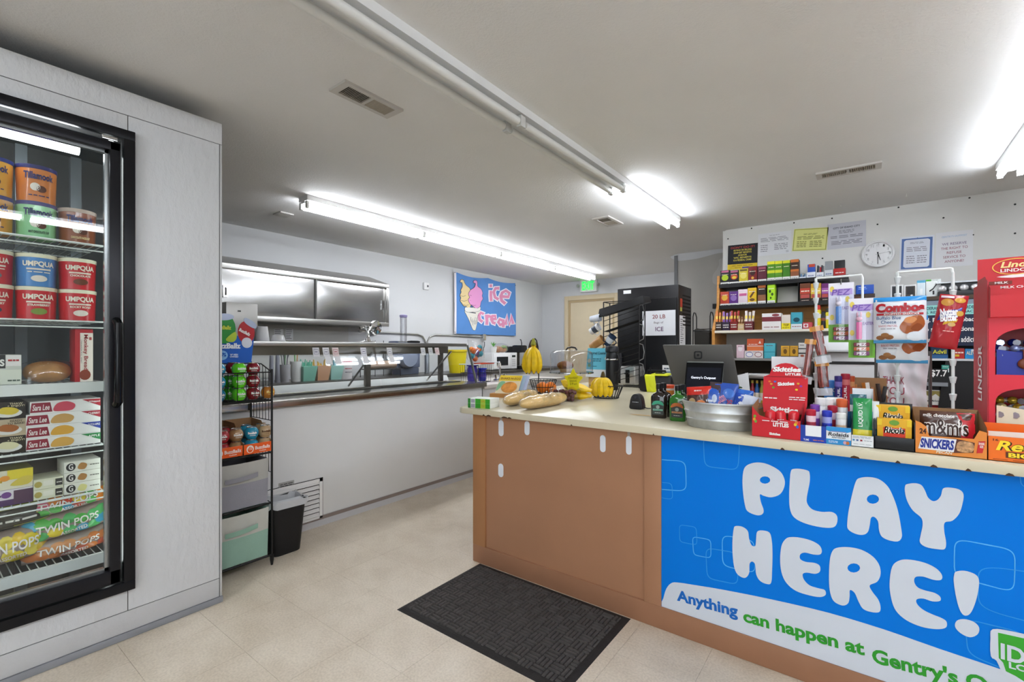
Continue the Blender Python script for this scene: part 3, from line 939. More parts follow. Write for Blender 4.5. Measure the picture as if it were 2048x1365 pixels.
# ------------------------------------------------------------------ play here sign
SY = BY + .006
sg = thing('counter_sign', 'blue printed panel reading PLAY HERE on the counter front', 'sign', (px1322, SY, .1))
def sp(cx, cy):
    q = onY(1280 + cx / 2.6667, 860 + cy / 2.6667, SY)
    return (q.x - px1322, q.z - .1)
SW = 1.9 - px1322
BLUE = M('#0078dc', .5, spec=.12)
box(0, 0, 0, SW, .012, .766).build('sign_panel', BLUE, sg)
LETW = M('#d2d8e2', .45, spec=.15)
letters = {
 'P': [[(600, 178), (650, 176), (700, 192), (750, 225), (772, 270), (768, 310), (745, 345), (700, 360), (660, 352), (640, 345), (645, 385), (660, 430), (650, 452), (620, 455), (575, 435), (560, 400), (549, 320), (548, 250), (560, 200)], ell(667, 268, 28, 20, 12)],
 'L': [[(815, 210), (850, 208), (895, 218), (905, 235), (905, 280), (890, 360), (893, 395), (920, 425), (970, 438), (1020, 438), (1048, 455), (1053, 485), (1040, 515), (1005, 523), (940, 515), (870, 495), (820, 465), (800, 420), (796, 350), (800, 260), (805, 222)]],
 'A': [[(1170, 258), (1215, 252), (1270, 262), (1315, 295), (1345, 345), (1375, 430), (1395, 540), (1395, 575), (1375, 595), (1330, 590), (1290, 570), (1275, 535), (1270, 490), (1250, 465), (1232, 470), (1225, 510), (1215, 545), (1190, 560), (1150, 555), (1110, 530), (1106, 490), (1115, 420), (1135, 330), (1152, 275)], ell(1242, 370, 33, 25, 12)],
 'Y': [[(1425, 290), (1465, 285), (1500, 295), (1520, 325), (1535, 360), (1560, 380), (1585, 375), (1605, 350), (1615, 315), (1645, 308), (1700, 318), (1725, 345), (1718, 400), (1700, 450), (1665, 485), (1625, 495), (1622, 540), (1632, 600), (1625, 635), (1590, 637), (1525, 625), (1493, 600), (1497, 560), (1507, 510), (1500, 470), (1455, 430), (1425, 380), (1413, 330), (1414, 300)]],
 'H': [[(510, 514), (545, 517), (575, 540), (582, 580), (595, 615), (615, 620), (620, 580), (625, 545), (650, 537), (690, 548), (703, 590), (707, 660), (705, 740), (700, 815), (675, 822), (640, 805), (620, 770), (615, 720), (600, 703), (585, 715), (582, 765), (560, 790), (525, 775), (505, 740), (495, 670), (494, 590), (500, 530)]],
 'E': [[(800, 573), (850, 575), (910, 590), (955, 615), (970, 645), (960, 665), (925, 665), (880, 655), (855, 665), (855, 690), (885, 705), (930, 710), (958, 725), (960, 755), (935, 768), (890, 762), (868, 770), (875, 800), (905, 830), (950, 845), (985, 855), (990, 880), (960, 892), (900, 882), (830, 858), (780, 815), (755, 760), (748, 690), (755, 620), (775, 585)]],
 'R': [[(1050, 630), (1110, 626), (1180, 640), (1240, 675), (1275, 720), (1283, 770), (1265, 810), (1225, 830), (1240, 865), (1270, 905), (1283, 945), (1275, 972), (1235, 972), (1190, 955), (1165, 915), (1145, 870), (1120, 855), (1118, 890), (1110, 925), (1080, 937), (1035, 915), (1015, 870), (1008, 800), (1012, 700), (1025, 650)], ell(1140, 737, 34, 25, 12)],
 'E2': [[(1385, 697), (1440, 693), (1520, 710), (1580, 740), (1610, 775), (1605, 800), (1565, 800), (1510, 783), (1470, 785), (1462, 810), (1480, 840), (1520, 857), (1570, 870), (1600, 890), (1600, 912), (1560, 915), (1510, 900), (1475, 905), (1478, 930), (1510, 960), (1560, 985), (1610, 1005), (1635, 1025), (1630, 1055), (1580, 1063), (1500, 1050), (1420, 1015), (1365, 965), (1340, 900), (1331, 820), (1345, 730)]],
 '!': [[(1685, 757), (1730, 752), (1785, 770), (1807, 800), (1803, 860), (1785, 930), (1760, 980), (1730, 990), (1705, 960), (1685, 890), (1673, 810), (1675, 775)]],
 '.': [[(1690, 1018), (1730, 1010), (1780, 1025), (1808, 1055), (1800, 1090), (1760, 1106), (1710, 1085), (1680, 1050)]],
}
RING = M('#57b4f0', .35)
RINGD = M('#2a95e2', .35)
def ring(c, m, th=4.5, off=.0006):
    out, inn = [], []
    N = 40
    cx = sum(p[0] for p in c) / 4; cy = sum(p[1] for p in c) / 4
    for i in range(N):
        a = 2 * PI * i / N
        u = math.copysign(abs(math.cos(a)) ** .38, math.cos(a)); v = math.copysign(abs(math.sin(a)) ** .38, math.sin(a))
        s, t = (u + 1) / 2, (v + 1) / 2
        x = c[0][0] * (1 - s) * (1 - t) + c[1][0] * s * (1 - t) + c[2][0] * s * t + c[3][0] * (1 - s) * t
        y = c[0][1] * (1 - s) * (1 - t) + c[1][1] * s * (1 - t) + c[2][1] * s * t + c[3][1] * (1 - s) * t
        d = Vector((x - cx, y - cy)); d.normalize()
        if cx - 1e9 < x:
            out.append((max(x, 116), y)); inn.append((max(x - d.x * th, 116), y - d.y * th))
    shape([[sp(*p) for p in out], [sp(*p) for p in inn]], 'ring_print', m, sg, -off, .0003)
ring([(40, 155), (245, 165), (250, 330), (60, 318)], RING)
ring([(70, 275), (172, 285), (176, 374), (70, 360)], RINGD, 3.5)
ring([(335, 30), (535, 55), (525, 218), (342, 198)], RINGD)
ring([(208, 505), (302, 518), (306, 618), (210, 600)], RINGD, 3.5)
ring([(278, 568), (380, 586), (380, 688), (284, 670)], RING, 4)
ring([(348, 628), (520, 655), (525, 830), (356, 795)], RINGD)
ring([(436, 560), (612, 590), (618, 768), (438, 728)], RING)
ring([(1675, 578), (2005, 640), (1998, 872), (1672, 785)], RING, 6)
ring([(1800, 720), (2400, 800), (2420, 1120), (1800, 955)], RINGD, 6)
ring([(1730, 1005), (2060, 1085), (2060, 1330), (1745, 1200)], RINGD, 6)
ring([(2020, 200), (2500, 250), (2500, 420), (2030, 310)], RINGD, 6)
for k_, polys in letters.items():
    shape([[sp(*p) for p in (smoothpoly(q, 4) if i == 0 else q)] for i, q in enumerate(polys)], 'bubble_letter', LETW, sg, -.0016, .0004)
# white swoosh
sw_top = smoothpoly([(118, 935), (125, 900), (140, 850), (165, 820), (200, 815), (300, 830), (450, 855), (700, 905), (1000, 975), (1300, 1065), (1600, 1170), (1900, 1270), (2048, 1325), (2300, 1440), (2600, 1600)], 3)[:-6]
swp = [sp(*p) for p in sw_top]
swp = [(max(0.001, x), z) for x, z in swp if z > .002]
swp += [(swp[-1][0], .001), (.001, .001)]
shape([swp], 'white_swoosh', LETW, sg, -.001, .0003)
def slant(s, c0, c1, hgt, col):
    a, b = Vector(sp(*c0)), Vector(sp(*c1))
    d = b - a
    L = d.length
    mid = (a + b) / 2
    text(s, mid.x - L / 2, mid.y - hgt / 2, mid.x + L / 2, mid.y + hgt / 2, M(col, .4), sg, y=-.0026, bold=.035, rot=math.atan2(d.y, d.x))
GRN = '#2f9a2c'
slant('Anything', (197, 890), (522, 978), .062, '#1668c0')
slant('can happen at', (551, 1000), (1198, 1180), .062, GRN)
slant("Gentry's Outpost!", (1238, 1212), (2330, 1500), .066, GRN)
# lottery badge
def badge(pts, nm, m, off):
    shape([[sp(*p) for p in pts]], nm, m, sg, -off, .0003)
badge(smoothpoly([(1880, 1062), (1990, 1075), (2200, 1125), (2420, 1180), (2420, 1300), (2350, 1420), (2180, 1460), (1990, 1340), (1935, 1300), (1900, 1230), (1870, 1205), (1868, 1110)], 3), 'badge_border', LETW, .0034)
badge([(1908, 1080), (2200, 1145), (2390, 1195), (2390, 1250), (2330, 1390), (2180, 1425), (2000, 1310), (1950, 1285), (1935, 1240), (1912, 1215)], 'badge', M('#3aa52e', .4), .004)
def btext(s, c0, c1, h, m):
    a, b = Vector(sp(*c0)), Vector(sp(*c1)); d = b - a; mid = (a + b) / 2
    text(s, mid.x - d.length / 2, mid.y - h / 2, mid.x + d.length / 2, mid.y + h / 2, m, sg, y=-.0052, bold=.03, rot=math.atan2(d.y, d.x))
btext('IDAHO', (1922, 1176), (2385, 1300), .05, LETW)
btext('LOTTERY', (1965, 1250), (2330, 1345), .02, LETW)

# ------------------------------------------------------------------ floor mat
m0, m1, m2, m3 = onz(957, 1130, 0), onz(1265, 1235, 0), onz(1155, 1400, 0), onz(796, 1218, 0)
mx0, mx1 = (m0.x + m3.x) / 2, m1.x
my0, my1 = m3.y - .01, BY - .004
mt = thing('door_mat', 'dark grey ribbed rubber floor mat in front of the counter', 'mat', ((mx0 + mx1) / 2, (my0 + my1) / 2, 0))
hw, hd = (mx1 - mx0) / 2, (my1 - my0) / 2
RUB = M('#262322', .7, noise=.2, nscale=30, bump=.3, bscale=200)
MB().hexa([(-hw, -hd, 0), (hw, -hd, 0), (hw, hd, 0), (-hw, hd, 0)], [(-hw + .02, -hd + .02, .007), (hw - .02, -hd + .02, .007), (hw - .02, hd - .02, .007), (-hw + .02, hd - .02, .007)]).build('base', RUB, mt)
rb = MB()
c = .0235
# basket weave of paired ribs
ix, iy = int((hw - .032) * 2 / c), int((hd - .032) * 2 / c)
def rib(x0, y0, x1, y1):
    x0, x1 = max(x0, -hw + .032), min(x1, hw - .032)
    y0, y1 = max(y0, -hd + .032), min(y1, hd - .032)
    if x1 - x0 < .008 or y1 - y0 < .008:
        return
    e = .003
    rb.hexa([(x0, y0, .006), (x1, y0, .006), (x1, y1, .006), (x0, y1, .006)], [(x0 + e, y0 + e, .0135), (x1 - e, y0 + e, .0125), (x1 - e, y1 - e, .0125), (x0 + e, y1 - e, .0125)])
k = .057
for i in range(-10, 11):
    for j in range(-8, 9):
        x, y = i * k, j * k
        gp = .0028
        for q in range(3):
            if (i + j) % 2 == 0:
                rib(x + gp * .6, y + q * k / 3 + gp, x + k - gp * .6, y + (q + 1) * k / 3 - gp)
            else:
                rib(x + q * k / 3 + gp, y + gp * .6, x + (q + 1) * k / 3 - gp, y + k - gp * .6)
rb.build('rib_relief', M('#4a4644', .75, noise=.2, nscale=40, bump=.3, bscale=250), mt)
# ------------------------------------------------------------------ product builders
def pY(x0, x1, yt, yb, Y, z0=None, h=None):
    a = rectY(x0, x1, yt, yb, Y)
    z = a[2] if z0 is None else z0
    return ((a[0] + a[1]) / 2, Y, z), 0.0, a[1] - a[0], (h or a[3] - z)
def pX(x0, x1, yt, yb, X, z0=None, h=None):
    a = rectX(x0, x1, yt, yb, X)
    z = a[2] if z0 is None else z0
    return (X, (a[0] + a[1]) / 2, z), PI / 2, a[1] - a[0], (h or a[3] - z)
def decorate(t, w, h, prints=(), texts=(), y=0.0, x0=None):
    """prints: (u0, v0, u1, v1, colour) or (poly, colour); texts: (string, u0, v0, u1, v1, colour[, options])"""
    x0 = -w / 2 if x0 is None else x0
    for i, p in enumerate(prints):
        off = y - .0006 - .0003 * i
        if isinstance(p[0], (list, tuple)):
            shape([[(x0 + u * w, v * h) for u, v in p[0]]], 'printed_patch', M(p[1], .5), t, off, .0001)
        else:
            box(x0 + p[0] * w, off, p[1] * h, x0 + p[2] * w, off + .0003, p[3] * h).build('printed_patch', M(p[4], .5), t)
    for i, s in enumerate(texts):
        opt = s[6] if len(s) > 6 else {}
        text(s[0], x0 + s[1] * w, s[2] * h, x0 + s[3] * w, s[4] * h, M(s[5], .5), t, y=y - .0012 - .0003 * len(prints), **opt)
def carton(name, label, cat, place, d, col, prints=(), texts=(), group=None, top=None, rough=.45, rz=None, bev=.0012, tilt=0.0, body='carton'):
    loc, r, w, h = place
    t = thing(name, label, cat, loc, r if rz is None else r + rz, group, rx=tilt)
    box(-w / 2, 0, 0, w / 2, d, h).build(body, M(col, rough), t, bev=bev)
    if top:
        box(-w / 2 + .001, .001, h, w / 2 - .001, d - .001, h + .0006).build('top_panel', M(top, rough), t)
    decorate(t, w, h, prints, texts)
    return t
def tub(label, loc, rz, R, H, col, lid, texts=(), prints=(), group=None, name='ice_cream_tub', lidh=.014):
    t = thing(name, label, 'tub', loc, rz, group)
    MB().lathe([(R * .93, 0), (R * .985, H - lidh)], 28, (0, R, 0)).build('container', M(col, .35, coat=.3), t, True)
    MB().lathe([(R * 1.0, H - lidh - .002), (R * 1.01, H - lidh), (R * 1.01, H - .001), (R * .97, H), (R * .9, H - .001)], 28, (0, R, 0)).build('lid', M(lid, .35), t, True)
    for (u0, v0, u1, v1, c) in prints:
        def lp(u, v):                     # oval (picture) or band (thin strip) wrapped on the tub wall
            if v1 - v0 > .08:
                r_, a_ = v, 2 * PI * u
                uu, vv = (u0 + u1) / 2 + (u1 - u0) / 2 * r_ * math.cos(a_), (v0 + v1) / 2 + (v1 - v0) / 2 * r_ * math.sin(a_)
            else:
                uu, vv = u0 + (u1 - u0) * u, v0 + (v1 - v0) * v
            return (R * 1.002 * math.sin(uu * 1.2), R - R * 1.002 * math.cos(uu * 1.2), vv * H)
        mb = MB().grid(lp, 16, 2)
        mb.build('label_print', M(c, .4), t, True)
    for s in texts:
        text(s[0], s[1] * R, s[2] * H, s[3] * R, s[4] * H, M(s[5], .4), t, y=-.0014, bend=R * 1.01, bold=.04)
    return t
def bag(name, label, cat, loc, rz, w, h, d, col, prints=(), texts=(), group=None, rough=.25, tilt=0.0, roll=0.0, noise=.004, seed=0, part='film', flat=.06):
    """pillow pouch: puffed front and back, crimped ends"""
    t = thing(name, label, cat, loc, rz, group, rx=tilt, ry=roll)
    rr = random.Random(seed)
    ph = [rr.uniform(0, 6) for _ in range(4)]
    def puff(u, v):
        a = max(0, 1 - abs(2 * u - 1) ** 2.4); b = max(0, 1 - abs(2 * v - 1) ** 5)
        return (a ** .6) * (b ** .7) * (1 + .10 * math.sin(9 * u + ph[0]) * math.sin(11 * v + ph[1]) + .06 * math.sin(23 * u + ph[2]) * math.sin(17 * v + ph[3]))
    fr = lambda u, v: ((u - .5) * w, -.5 * d * puff(u, v), v * h)
    bk = lambda u, v: ((.5 - u) * w, .5 * d * puff(1 - u, v), v * h)
    MB().grid(fr, 18, 18).grid(bk, 18, 18).build(part, M(col, rough, coat=.3), t, True)
    def drape(o, off):
        for vtx in o.data.vertices:
            u, v = vtx.co.x / w + .5, vtx.co.z / h
            vtx.co.y = -.5 * d * puff(min(1, max(0, u)), min(1, max(0, v))) - off
    def patch(poly, c, off):
        # subdivided polygon strips following the bulge
        cx = sum(p[0] for p in poly) / len(poly); cz = sum(p[1] for p in poly) / len(poly)
        vs, fs, n = [], [], len(poly)
        K = 5
        for k in range(1, K + 1):
            for p in poly:
                vs.append(((cx + (p[0] - cx) * k / K - .5) * w, 0, (cz + (p[1] - cz) * k / K) * h))
        vs.append(((cx - .5) * w, 0, cz * h))
        c0 = len(vs) - 1
        for i in range(n):
            fs.append((c0, i, (i + 1) % n))
            for k in range(K - 1):
                a, b = k * n + i, k * n + (i + 1) % n
                fs.append((a, a + n, b + n, b))
        o = MB().add(vs, fs).build('printed_patch', M(c, rough, coat=.3), t, True)
        drape(o, off)
    for i, p in enumerate(prints):
        if isinstance(p[0], (list, tuple)):
            patch(p[0], p[1], .0012 + .0004 * i)
        else:
            u0, v0, u1, v1, c = p
            n = 6
            poly = [(u0 + (u1 - u0) * k / n, v0) for k in range(n)] + [(u1, v0 + (v1 - v0) * k / n) for k in range(n)] + [(u1 - (u1 - u0) * k / n, v1) for k in range(n)] + [(u0, v1 - (v1 - v0) * k / n) for k in range(n)]
            patch(poly, c, .0012 + .0004 * i)
    for s in texts:
        opt = s[6] if len(s) > 6 else {}
        o = text(s[0], (s[1] - .5) * w, s[2] * h, (s[3] - .5) * w, s[4] * h, M(s[5], rough), t, y=0, **opt)
        if o:
            drape(o, .002 + .0004 * len(prints))
    return t
def lumps(t, pts, mat, name, seg=10, rings=6):
    for (c, r) in pts:
        rx, ry, rz_ = r if isinstance(r, tuple) else (r, r, r)
        MB().blob(c, rx, ry, rz_, seg, rings).build(name, mat, t, True)

# ------------------------------------------------------------------ freezer stock
FIX = -2.69
def fy(px, X):
    return onX(px, 0, X).y
TGX = -2.685
GT = 'ice cream tubs on the top freezer shelf'
tilla = [
 (75, 1, '#d9803a', 'Tillamook', '#2a2f66', 'orange tub with navy lid on top of the mint green tub', '#2e2f6e'),
 (75, 0, '#8fcf96', 'MINT CHOCOLATE CHIP', '#27443a', 'mint green ice cream tub under the orange tub', '#3a3a78'),
 (155, 0, '#8a4a2a', 'CHOCOLATE HAZELNUT', '#e9cf9a', 'brown chocolate tub with clear rim, alone beside the mint tub', '#b9a69a'),
 (-3, 1, '#e7a83a', 'Tillamook', '#2a2f66', 'yellow tub with patterned navy lid, upper one beside the orange tub', '#24357c'),
 (-3, 0, '#dd9a3c', 'Tillamook', '#2a2f66', 'yellow tub with navy lid, lower one beside the mint tub', '#2e2f6e'),
]
YT = {155: fy(155, -2.745), 75: fy(155, -2.745) - .127, -3: fy(155, -2.745) - .254}
for (c, lvl, col, tx, tcol, lab, lid) in tilla:
    H = .147
    tx_ = [('Tillamook', -.75, .60, .75, .80, '#2a2f66'), (tx if tx != 'Tillamook' else '~', -.5, .12, .5, .19, tcol)]
    pr = [(-.35, .28, .05, .5, '#efe7da'), (-.1, .25, .3, .44, '#5a3020')]
    tub(lab, (TGX, YT[c], 1.70 + lvl * (H + .001)), PI / 2, .0625, H, col, lid, tx_, pr, GT)
GU = 'ice cream tubs on the second freezer shelf'
ump = [(155, 1, '#c9262e', 'CHOCOLATE', 'red tub with cream lid reading CHOCOLATE', '#6b3a22'), (155, 0, '#c9262e', 'ROCKY ROAD', 'red tub with cream lid reading ROCKY ROAD', '#e8ded0'),
       (75, 1, '#4a86c4', '~', 'blue ice cream tub with cream lid stacked on a red one', '#e8ded0'), (75, 0, '#c9262e', 'STRAWBERRY', 'red tub with cream lid reading STRAWBERRY under the blue tub', '#7a8f3a'),
       (-3, 1, '#c9262e', '~', 'red tub left of the blue tub, upper of its stack', '#6a6a6a'), (-3, 0, '#c9262e', 'BLACKBERRY', 'red tub with cream lid reading BLACKBERRY, lower of its stack', '#2c3c4c')]
for (c, lvl, col, fl, lab, blob) in ump:
    H = .133
    tub(lab, (TGX, YT[c], 1.368 + lvl * (H + .001)), PI / 2, .0625, H, col, '#ece8cc', [('UMPQUA', -.8, .58, .8, .77, '#f1e6d4'), (fl, -.55, .40, .55, .47, '#f1e6d4')], [(-.5, .50, .5, .55, '#e8dccb'), (-.32, .14, .34, .34, blob)], GU)
# third shelf
s3 = SHZ[3] + .001
carton('bread_carton', 'tall red and white carton reading Monkey Bread', 'carton', pX(150, 186, 659, 757, FIX, s3), .1, '#b5252c', [(.28, 0, 1, .93, '#e8dfd2'), (ell(.55, .13, .32, .1, 14), '#8a3a22')], [('Monkey Bread', .42, .22, .72, .9, '#9c2a2c', dict(spin=3)), ('CINNAMON PULL APART', .3, .35, .38, .8, '#5a5248', dict(spin=3, bold=.0)), ('~', .78, .75, .92, .89, '#b5252c', dict(spin=3))], rz=0)
bl = thing('wrapped_bread', 'round loaf in a clear plastic bag on the freezer shelf', 'bread', (FIX - .07, fy(95, FIX - .07), s3), PI / 2)
MB().blob((0, 0, .045), .075, .06, .045, 18, 10, .9).build('loaf', M('#c08a4e', .7, noise=.25, nscale=18), bl, True)
def wrapfn(u, v):
    a = 2 * PI * u
    r = .1 * (1 + .08 * math.sin(a * 5) * (1 - v)) * math.sqrt(max(.001, 1 - (v * .97) ** 3))
    return (r * math.cos(a) * 1.02, r * .72 * math.sin(a), .1 * v)
MB().grid(wrapfn, 28, 6).build('bag_film', WRAP, bl, True)
carton('pie_shell_pack', 'white and grey frozen pack beside the wrapped loaf', 'package', pX(-20, 43, 710, 762, FIX, s3), .12, '#cfd3c8', [(.05, .02, 1, .5, '#dfe3d3'), (.5, .62, .98, .98, '#e9e6e2'), (0, .55, .48, 1, '#2a2a2c')], [('~', .55, .08, .95, .2, '#5a6a5a'), ('~', .56, .74, .92, .88, '#b5252c'), ('s', .3, .62, .45, .85, '#e8e8e0')])
# fourth shelf
s4 = SHZ[4] + .001
colr = [('#2b8a4a', 'APPLE'), ('#2a3f9c', 'DUTCH APPLE'), ('#a62a3a', 'CHERRY'), ('#b22a38', 'Whipped')]
for i in range(4):
    h = .048 if i < 3 else .05
    z = s4 + i * .049
    y_ = 897 - i * 23
    loc, r, w_, _ = pX(52 + (i == 3) * 8, 201, y_ - 20, y_, FIX, z)
    c, nm = colr[i]
    pr = [([(0, .12), (.3, .12), (.27, .9), (0.02, .9)], '#8f2638'), (smoothpoly([(.31, .2), (.42, .1), (.58, .15), (.62, .6), (.5, .9), (.36, .75)], 3), ['#d9a850', '#d6a23e', '#c59a58', '#c7495a'][i]), ([(.72, .95), (1, .95), (1, .3)], c)]
    lab = ['pie carton with green corner, lowest of the white pie cartons', 'white pie carton with blue corner between red and green ones', 'white pie carton with red corner below the cream pie carton', 'white carton with cherry slice picture on top of the pie cartons'][i]
    carton('pie_carton', lab, 'carton', (loc, r, w_, h), .2, '#e6e6e2', pr, [('Sara Lee', .03, .28, .26, .75, '#efe6e0', dict(shear=.2)), (nm, .82, .62, .99, .82, '#f2f0ec')], 'white pie cartons in the freezer', top='#d4d4cf')
for i in range(3):
    z = s4 + i * .068
    loc, r, w_, _ = pX(-45, 52, 860, 900, FIX, z)
    dark = i != 1
    carton('dessert_carton', ['black dessert carton with pale pie, lowest of the stack beside the pies', 'tan READY TO BAKE pie carton between two black cartons', 'black dessert carton with yellow pie slice, top of the stack'][i], 'carton', (loc, r, w_, .067), .2, '#2b2620' if dark else '#b9a98c',
           [(ell(.62, .35, .3, .25, 16), '#d9d9d2'), (smoothpoly([(.4, .4), (.7, .25), (.85, .45), (.75, .65), (.5, .7)], 3), ['#d8d3a8', '#a4602a', '#d9c238'][i])],
           [('THAW\n+ ENJOY!' if dark else 'READY\nTO BAKE!', .6, .68, .97, .95, '#d8cfa8' if dark else '#4a3d2c')], 'dessert cartons on the fourth freezer shelf')
# fifth shelf
s5 = SHZ[5] + .001
for i in range(3):
    loc, r, w_, _ = pX(128, 201, 980, 1000, FIX, s5 + i * .046)
    carton('bar_carton', ['white ice cream bar carton, lowest of the stack of three', 'white ice cream bar carton, middle of the stack of three', 'white ice cream bar carton, top of the stack of three'][i], 'carton', (loc, r, w_, .045), .14, '#dfe0d4', [(ell(.18, .5, .13, .38, 14), '#23262a'), (smoothpoly([(.36, .3), (.55, .15), (.62, .6), (.45, .8)], 3), '#a9793e' if i else '#d8d48a')], [('G', .12, .25, .24, .8, '#e6e6e0'), ('~', .7, .4, .95, .6, '#5a5a52')], 'ice cream bar cartons')
for i in range(2):
    loc, r, w_, _ = pX(67, 127, 980, 1000, FIX, s5 + i * .042)
    carton('bar_carton', ['pale carton with black square label, lower of a pair', 'pale carton with black square label, upper of a pair'][i], 'carton', (loc, r, w_, .041), .14, '#d7d9c0', [(.72, .15, .97, .85, '#2a2c2c'), (ell(.15, .5, .13, .3, 12), '#a89a4a'), (.32, .3, .66, .8, '#e4e4d4')], [('~', .76, .35, .94, .6, '#e2e2d8')], 'ice cream bar cartons')
loc, r, w_, _ = pX(-40, 66, 990, 1010, FIX, s5)
carton('sandwich_carton', 'purple and white frozen snack carton under the yellow one', 'carton', (loc, r, w_, .062), .14, '#d8d4da', [(.0, .0, 1, .38, '#4a2c5e'), (.62, .1, 1, .9, '#4c2f4c'), (ell(.48, .68, .1, .2, 12), '#6a3a86')], [('~', .1, .5, .38, .8, '#4a2c5e')])
carton('sandwich_carton', 'yellow and white frozen snack carton on the purple one', 'carton', ((loc[0], loc[1], loc[2] + .063), r, w_, .075), .14, '#dfdcc4', [(.5, .5, 1, 1, '#d9c932'), (smoothpoly([(.55, .2), (.9, .15), (1, .5), (.8, .6)], 3), '#cdbb4a'), (ell(.45, .6, .1, .15, 12), '#d98f2a')], [('~', .08, .3, .4, .6, '#b58a1a')], top='#7d7a3a')
# popsicle bags on the bottom rail
s6 = SHZ[6]
popcols = ['#d9482e', '#e0842c', '#e5cf36', '#4fae4a', '#3f9fc0', '#d2607a']
def popbag2(label, px, z, w, h, d, cols, seed, tx='TWIN POPS', lean=.0, X=FIX):
    pr = []
    rr = random.Random(seed)
    n = 7
    for i in range(n):
        for j in range(2):
            u, v = (i + .5) / n + rr.uniform(-.03, .03), .3 + .4 * j + rr.uniform(-.08, .08)
            pr.append((ell(min(.93, max(.07, u)), v, .09, .2, 10), cols[rr.randrange(len(cols))]))
    t = bag('popsicle_bag', label, 'bag', (X - d / 2, fy(px, X), z), PI / 2, w, h, d, '#a8988e', pr, [(tx, .15, .42, .88, .72, '#f0ece6', dict(shear=.1)), ('ASSORTED', .4, .2, .72, .33, '#ece6e0')], 'bags of frozen pops', seed=seed, roll=lean)
    return t
popbag2('bag of mixed colour twin pops, top of the pile on the bottom shelf', 140, s6 + .195, .26, .085, .13, popcols, 3, lean=-.10)
popbag2('bag of green and orange twin pops in the middle of the pile', 140, s6 + .09, .27, .105, .14, ['#4fae4a', '#58b86a', '#e0842c', '#e5cf36', '#3f9fc0', '#c95a3e'], 5, lean=-.10)
popbag2('bag of red twin pops at the bottom of the pile', 140, s6 + .005, .27, .085, .15, ['#b9543a', '#c9763e', '#a8706a', '#cf8f5a'], 8, lean=-.06)
popbag2('bag of yellow twin pops on the bottom freezer shelf', 15, s6 + .03, .25, .13, .13, ['#e5cf36', '#dcb92e', '#e8d65a'], 11, lean=-.06)
bag('snack_bag', 'black frozen fruit bag with green edge above the yellow pops', 'bag', (FIX - .06, fy(20, FIX), s6 + .17), PI / 2, .26, .1, .11, '#3a3a36', [(.0, .82, 1, .96, '#a8b04a'), (.55, .0, 1, .14, '#a8b04a')], [('~', .3, .25, .8, .45, '#d8d8d0')], seed=13, roll=-.05)

# ------------------------------------------------------------------ black wire rack with ball cans
RX, RY = -2.74, .995
rk = thing('wire_rack', 'black wire display rack between the freezer and the serving case', 'rack', (RX, RY, 0), PI / 2)
RW, RD = .325, .262
for (x, y) in ((0, 0), (RW, 0), (0, RD), (RW, RD)):
    MB().tube([(x, y, .0), (x, y, 1.13 if y == 0 else 1.17)], .006, 6).build('post', WIREB, rk)
    MB().lathe([(.006, 0), (.011, .03), (.011, .06), (.006, .062)], 8, (x, y, 0)).build('foot', BLACK, rk, True)
RZ = [.953, .654, .363, .061]
for z in RZ:
    mb = MB()
    for i in range(8):
        mb.tube([(0, RD * i / 7, z), (RW, RD * i / 7, z)], .002, 4)
    for i in range(3):
        mb.tube([(RW * i / 2, 0, z - .004), (RW * i / 2, RD, z - .004)], .003, 4)
    mb.tube([(0, 0, z - .003), (RW, 0, z - .003)], .006, 5)
    mb.build('wire_shelf', WIREB, rk)
bk = MB()
for zz in (1.113,):
    bk.tube([(0, 0, zz), (RW, 0, zz)], .0035, 5).tube([(RW, 0, zz), (RW, RD * .5, zz + .045), (RW, RD, zz + .045)], .0035, 5).tube([(0, RD, zz + .045), (RW, RD, zz + .045)], .0035, 5)
for i in range(1, 7):
    bk.tube([(RW * i / 7, 0, RZ[0]), (RW * i / 7, 0, 1.113)], .002, 4)
    bk.tube([(RW, RD * i / 7, RZ[0]), (RW, RD * i / 7, 1.113 + min(.045, .045 * i / 3.5))], .002, 4)
bk.build('basket_wires', WIREB, rk)
for zt_ in RZ[:2]:
    sd = MB()
    for i in range(1, 7):
        sd.tube([(RW, RD * i / 7, zt_), (RW, RD * i / 7, zt_ - .12)], .002, 4)
    sd.tube([(RW, 0, zt_ - .12), (RW, RD, zt_ - .12)], .0025, 4)
    sd.build('side_wire_panel', WIREB, rk)
MB().tube([(RW, 0, .24), (RW, RD, .24)], .003, 4).build('side_bar', WIREB, rk)
def rpos(px, X, z):
    return (X, onX(px, 0, X).y, z)
BALLH = .070
ballm = {}
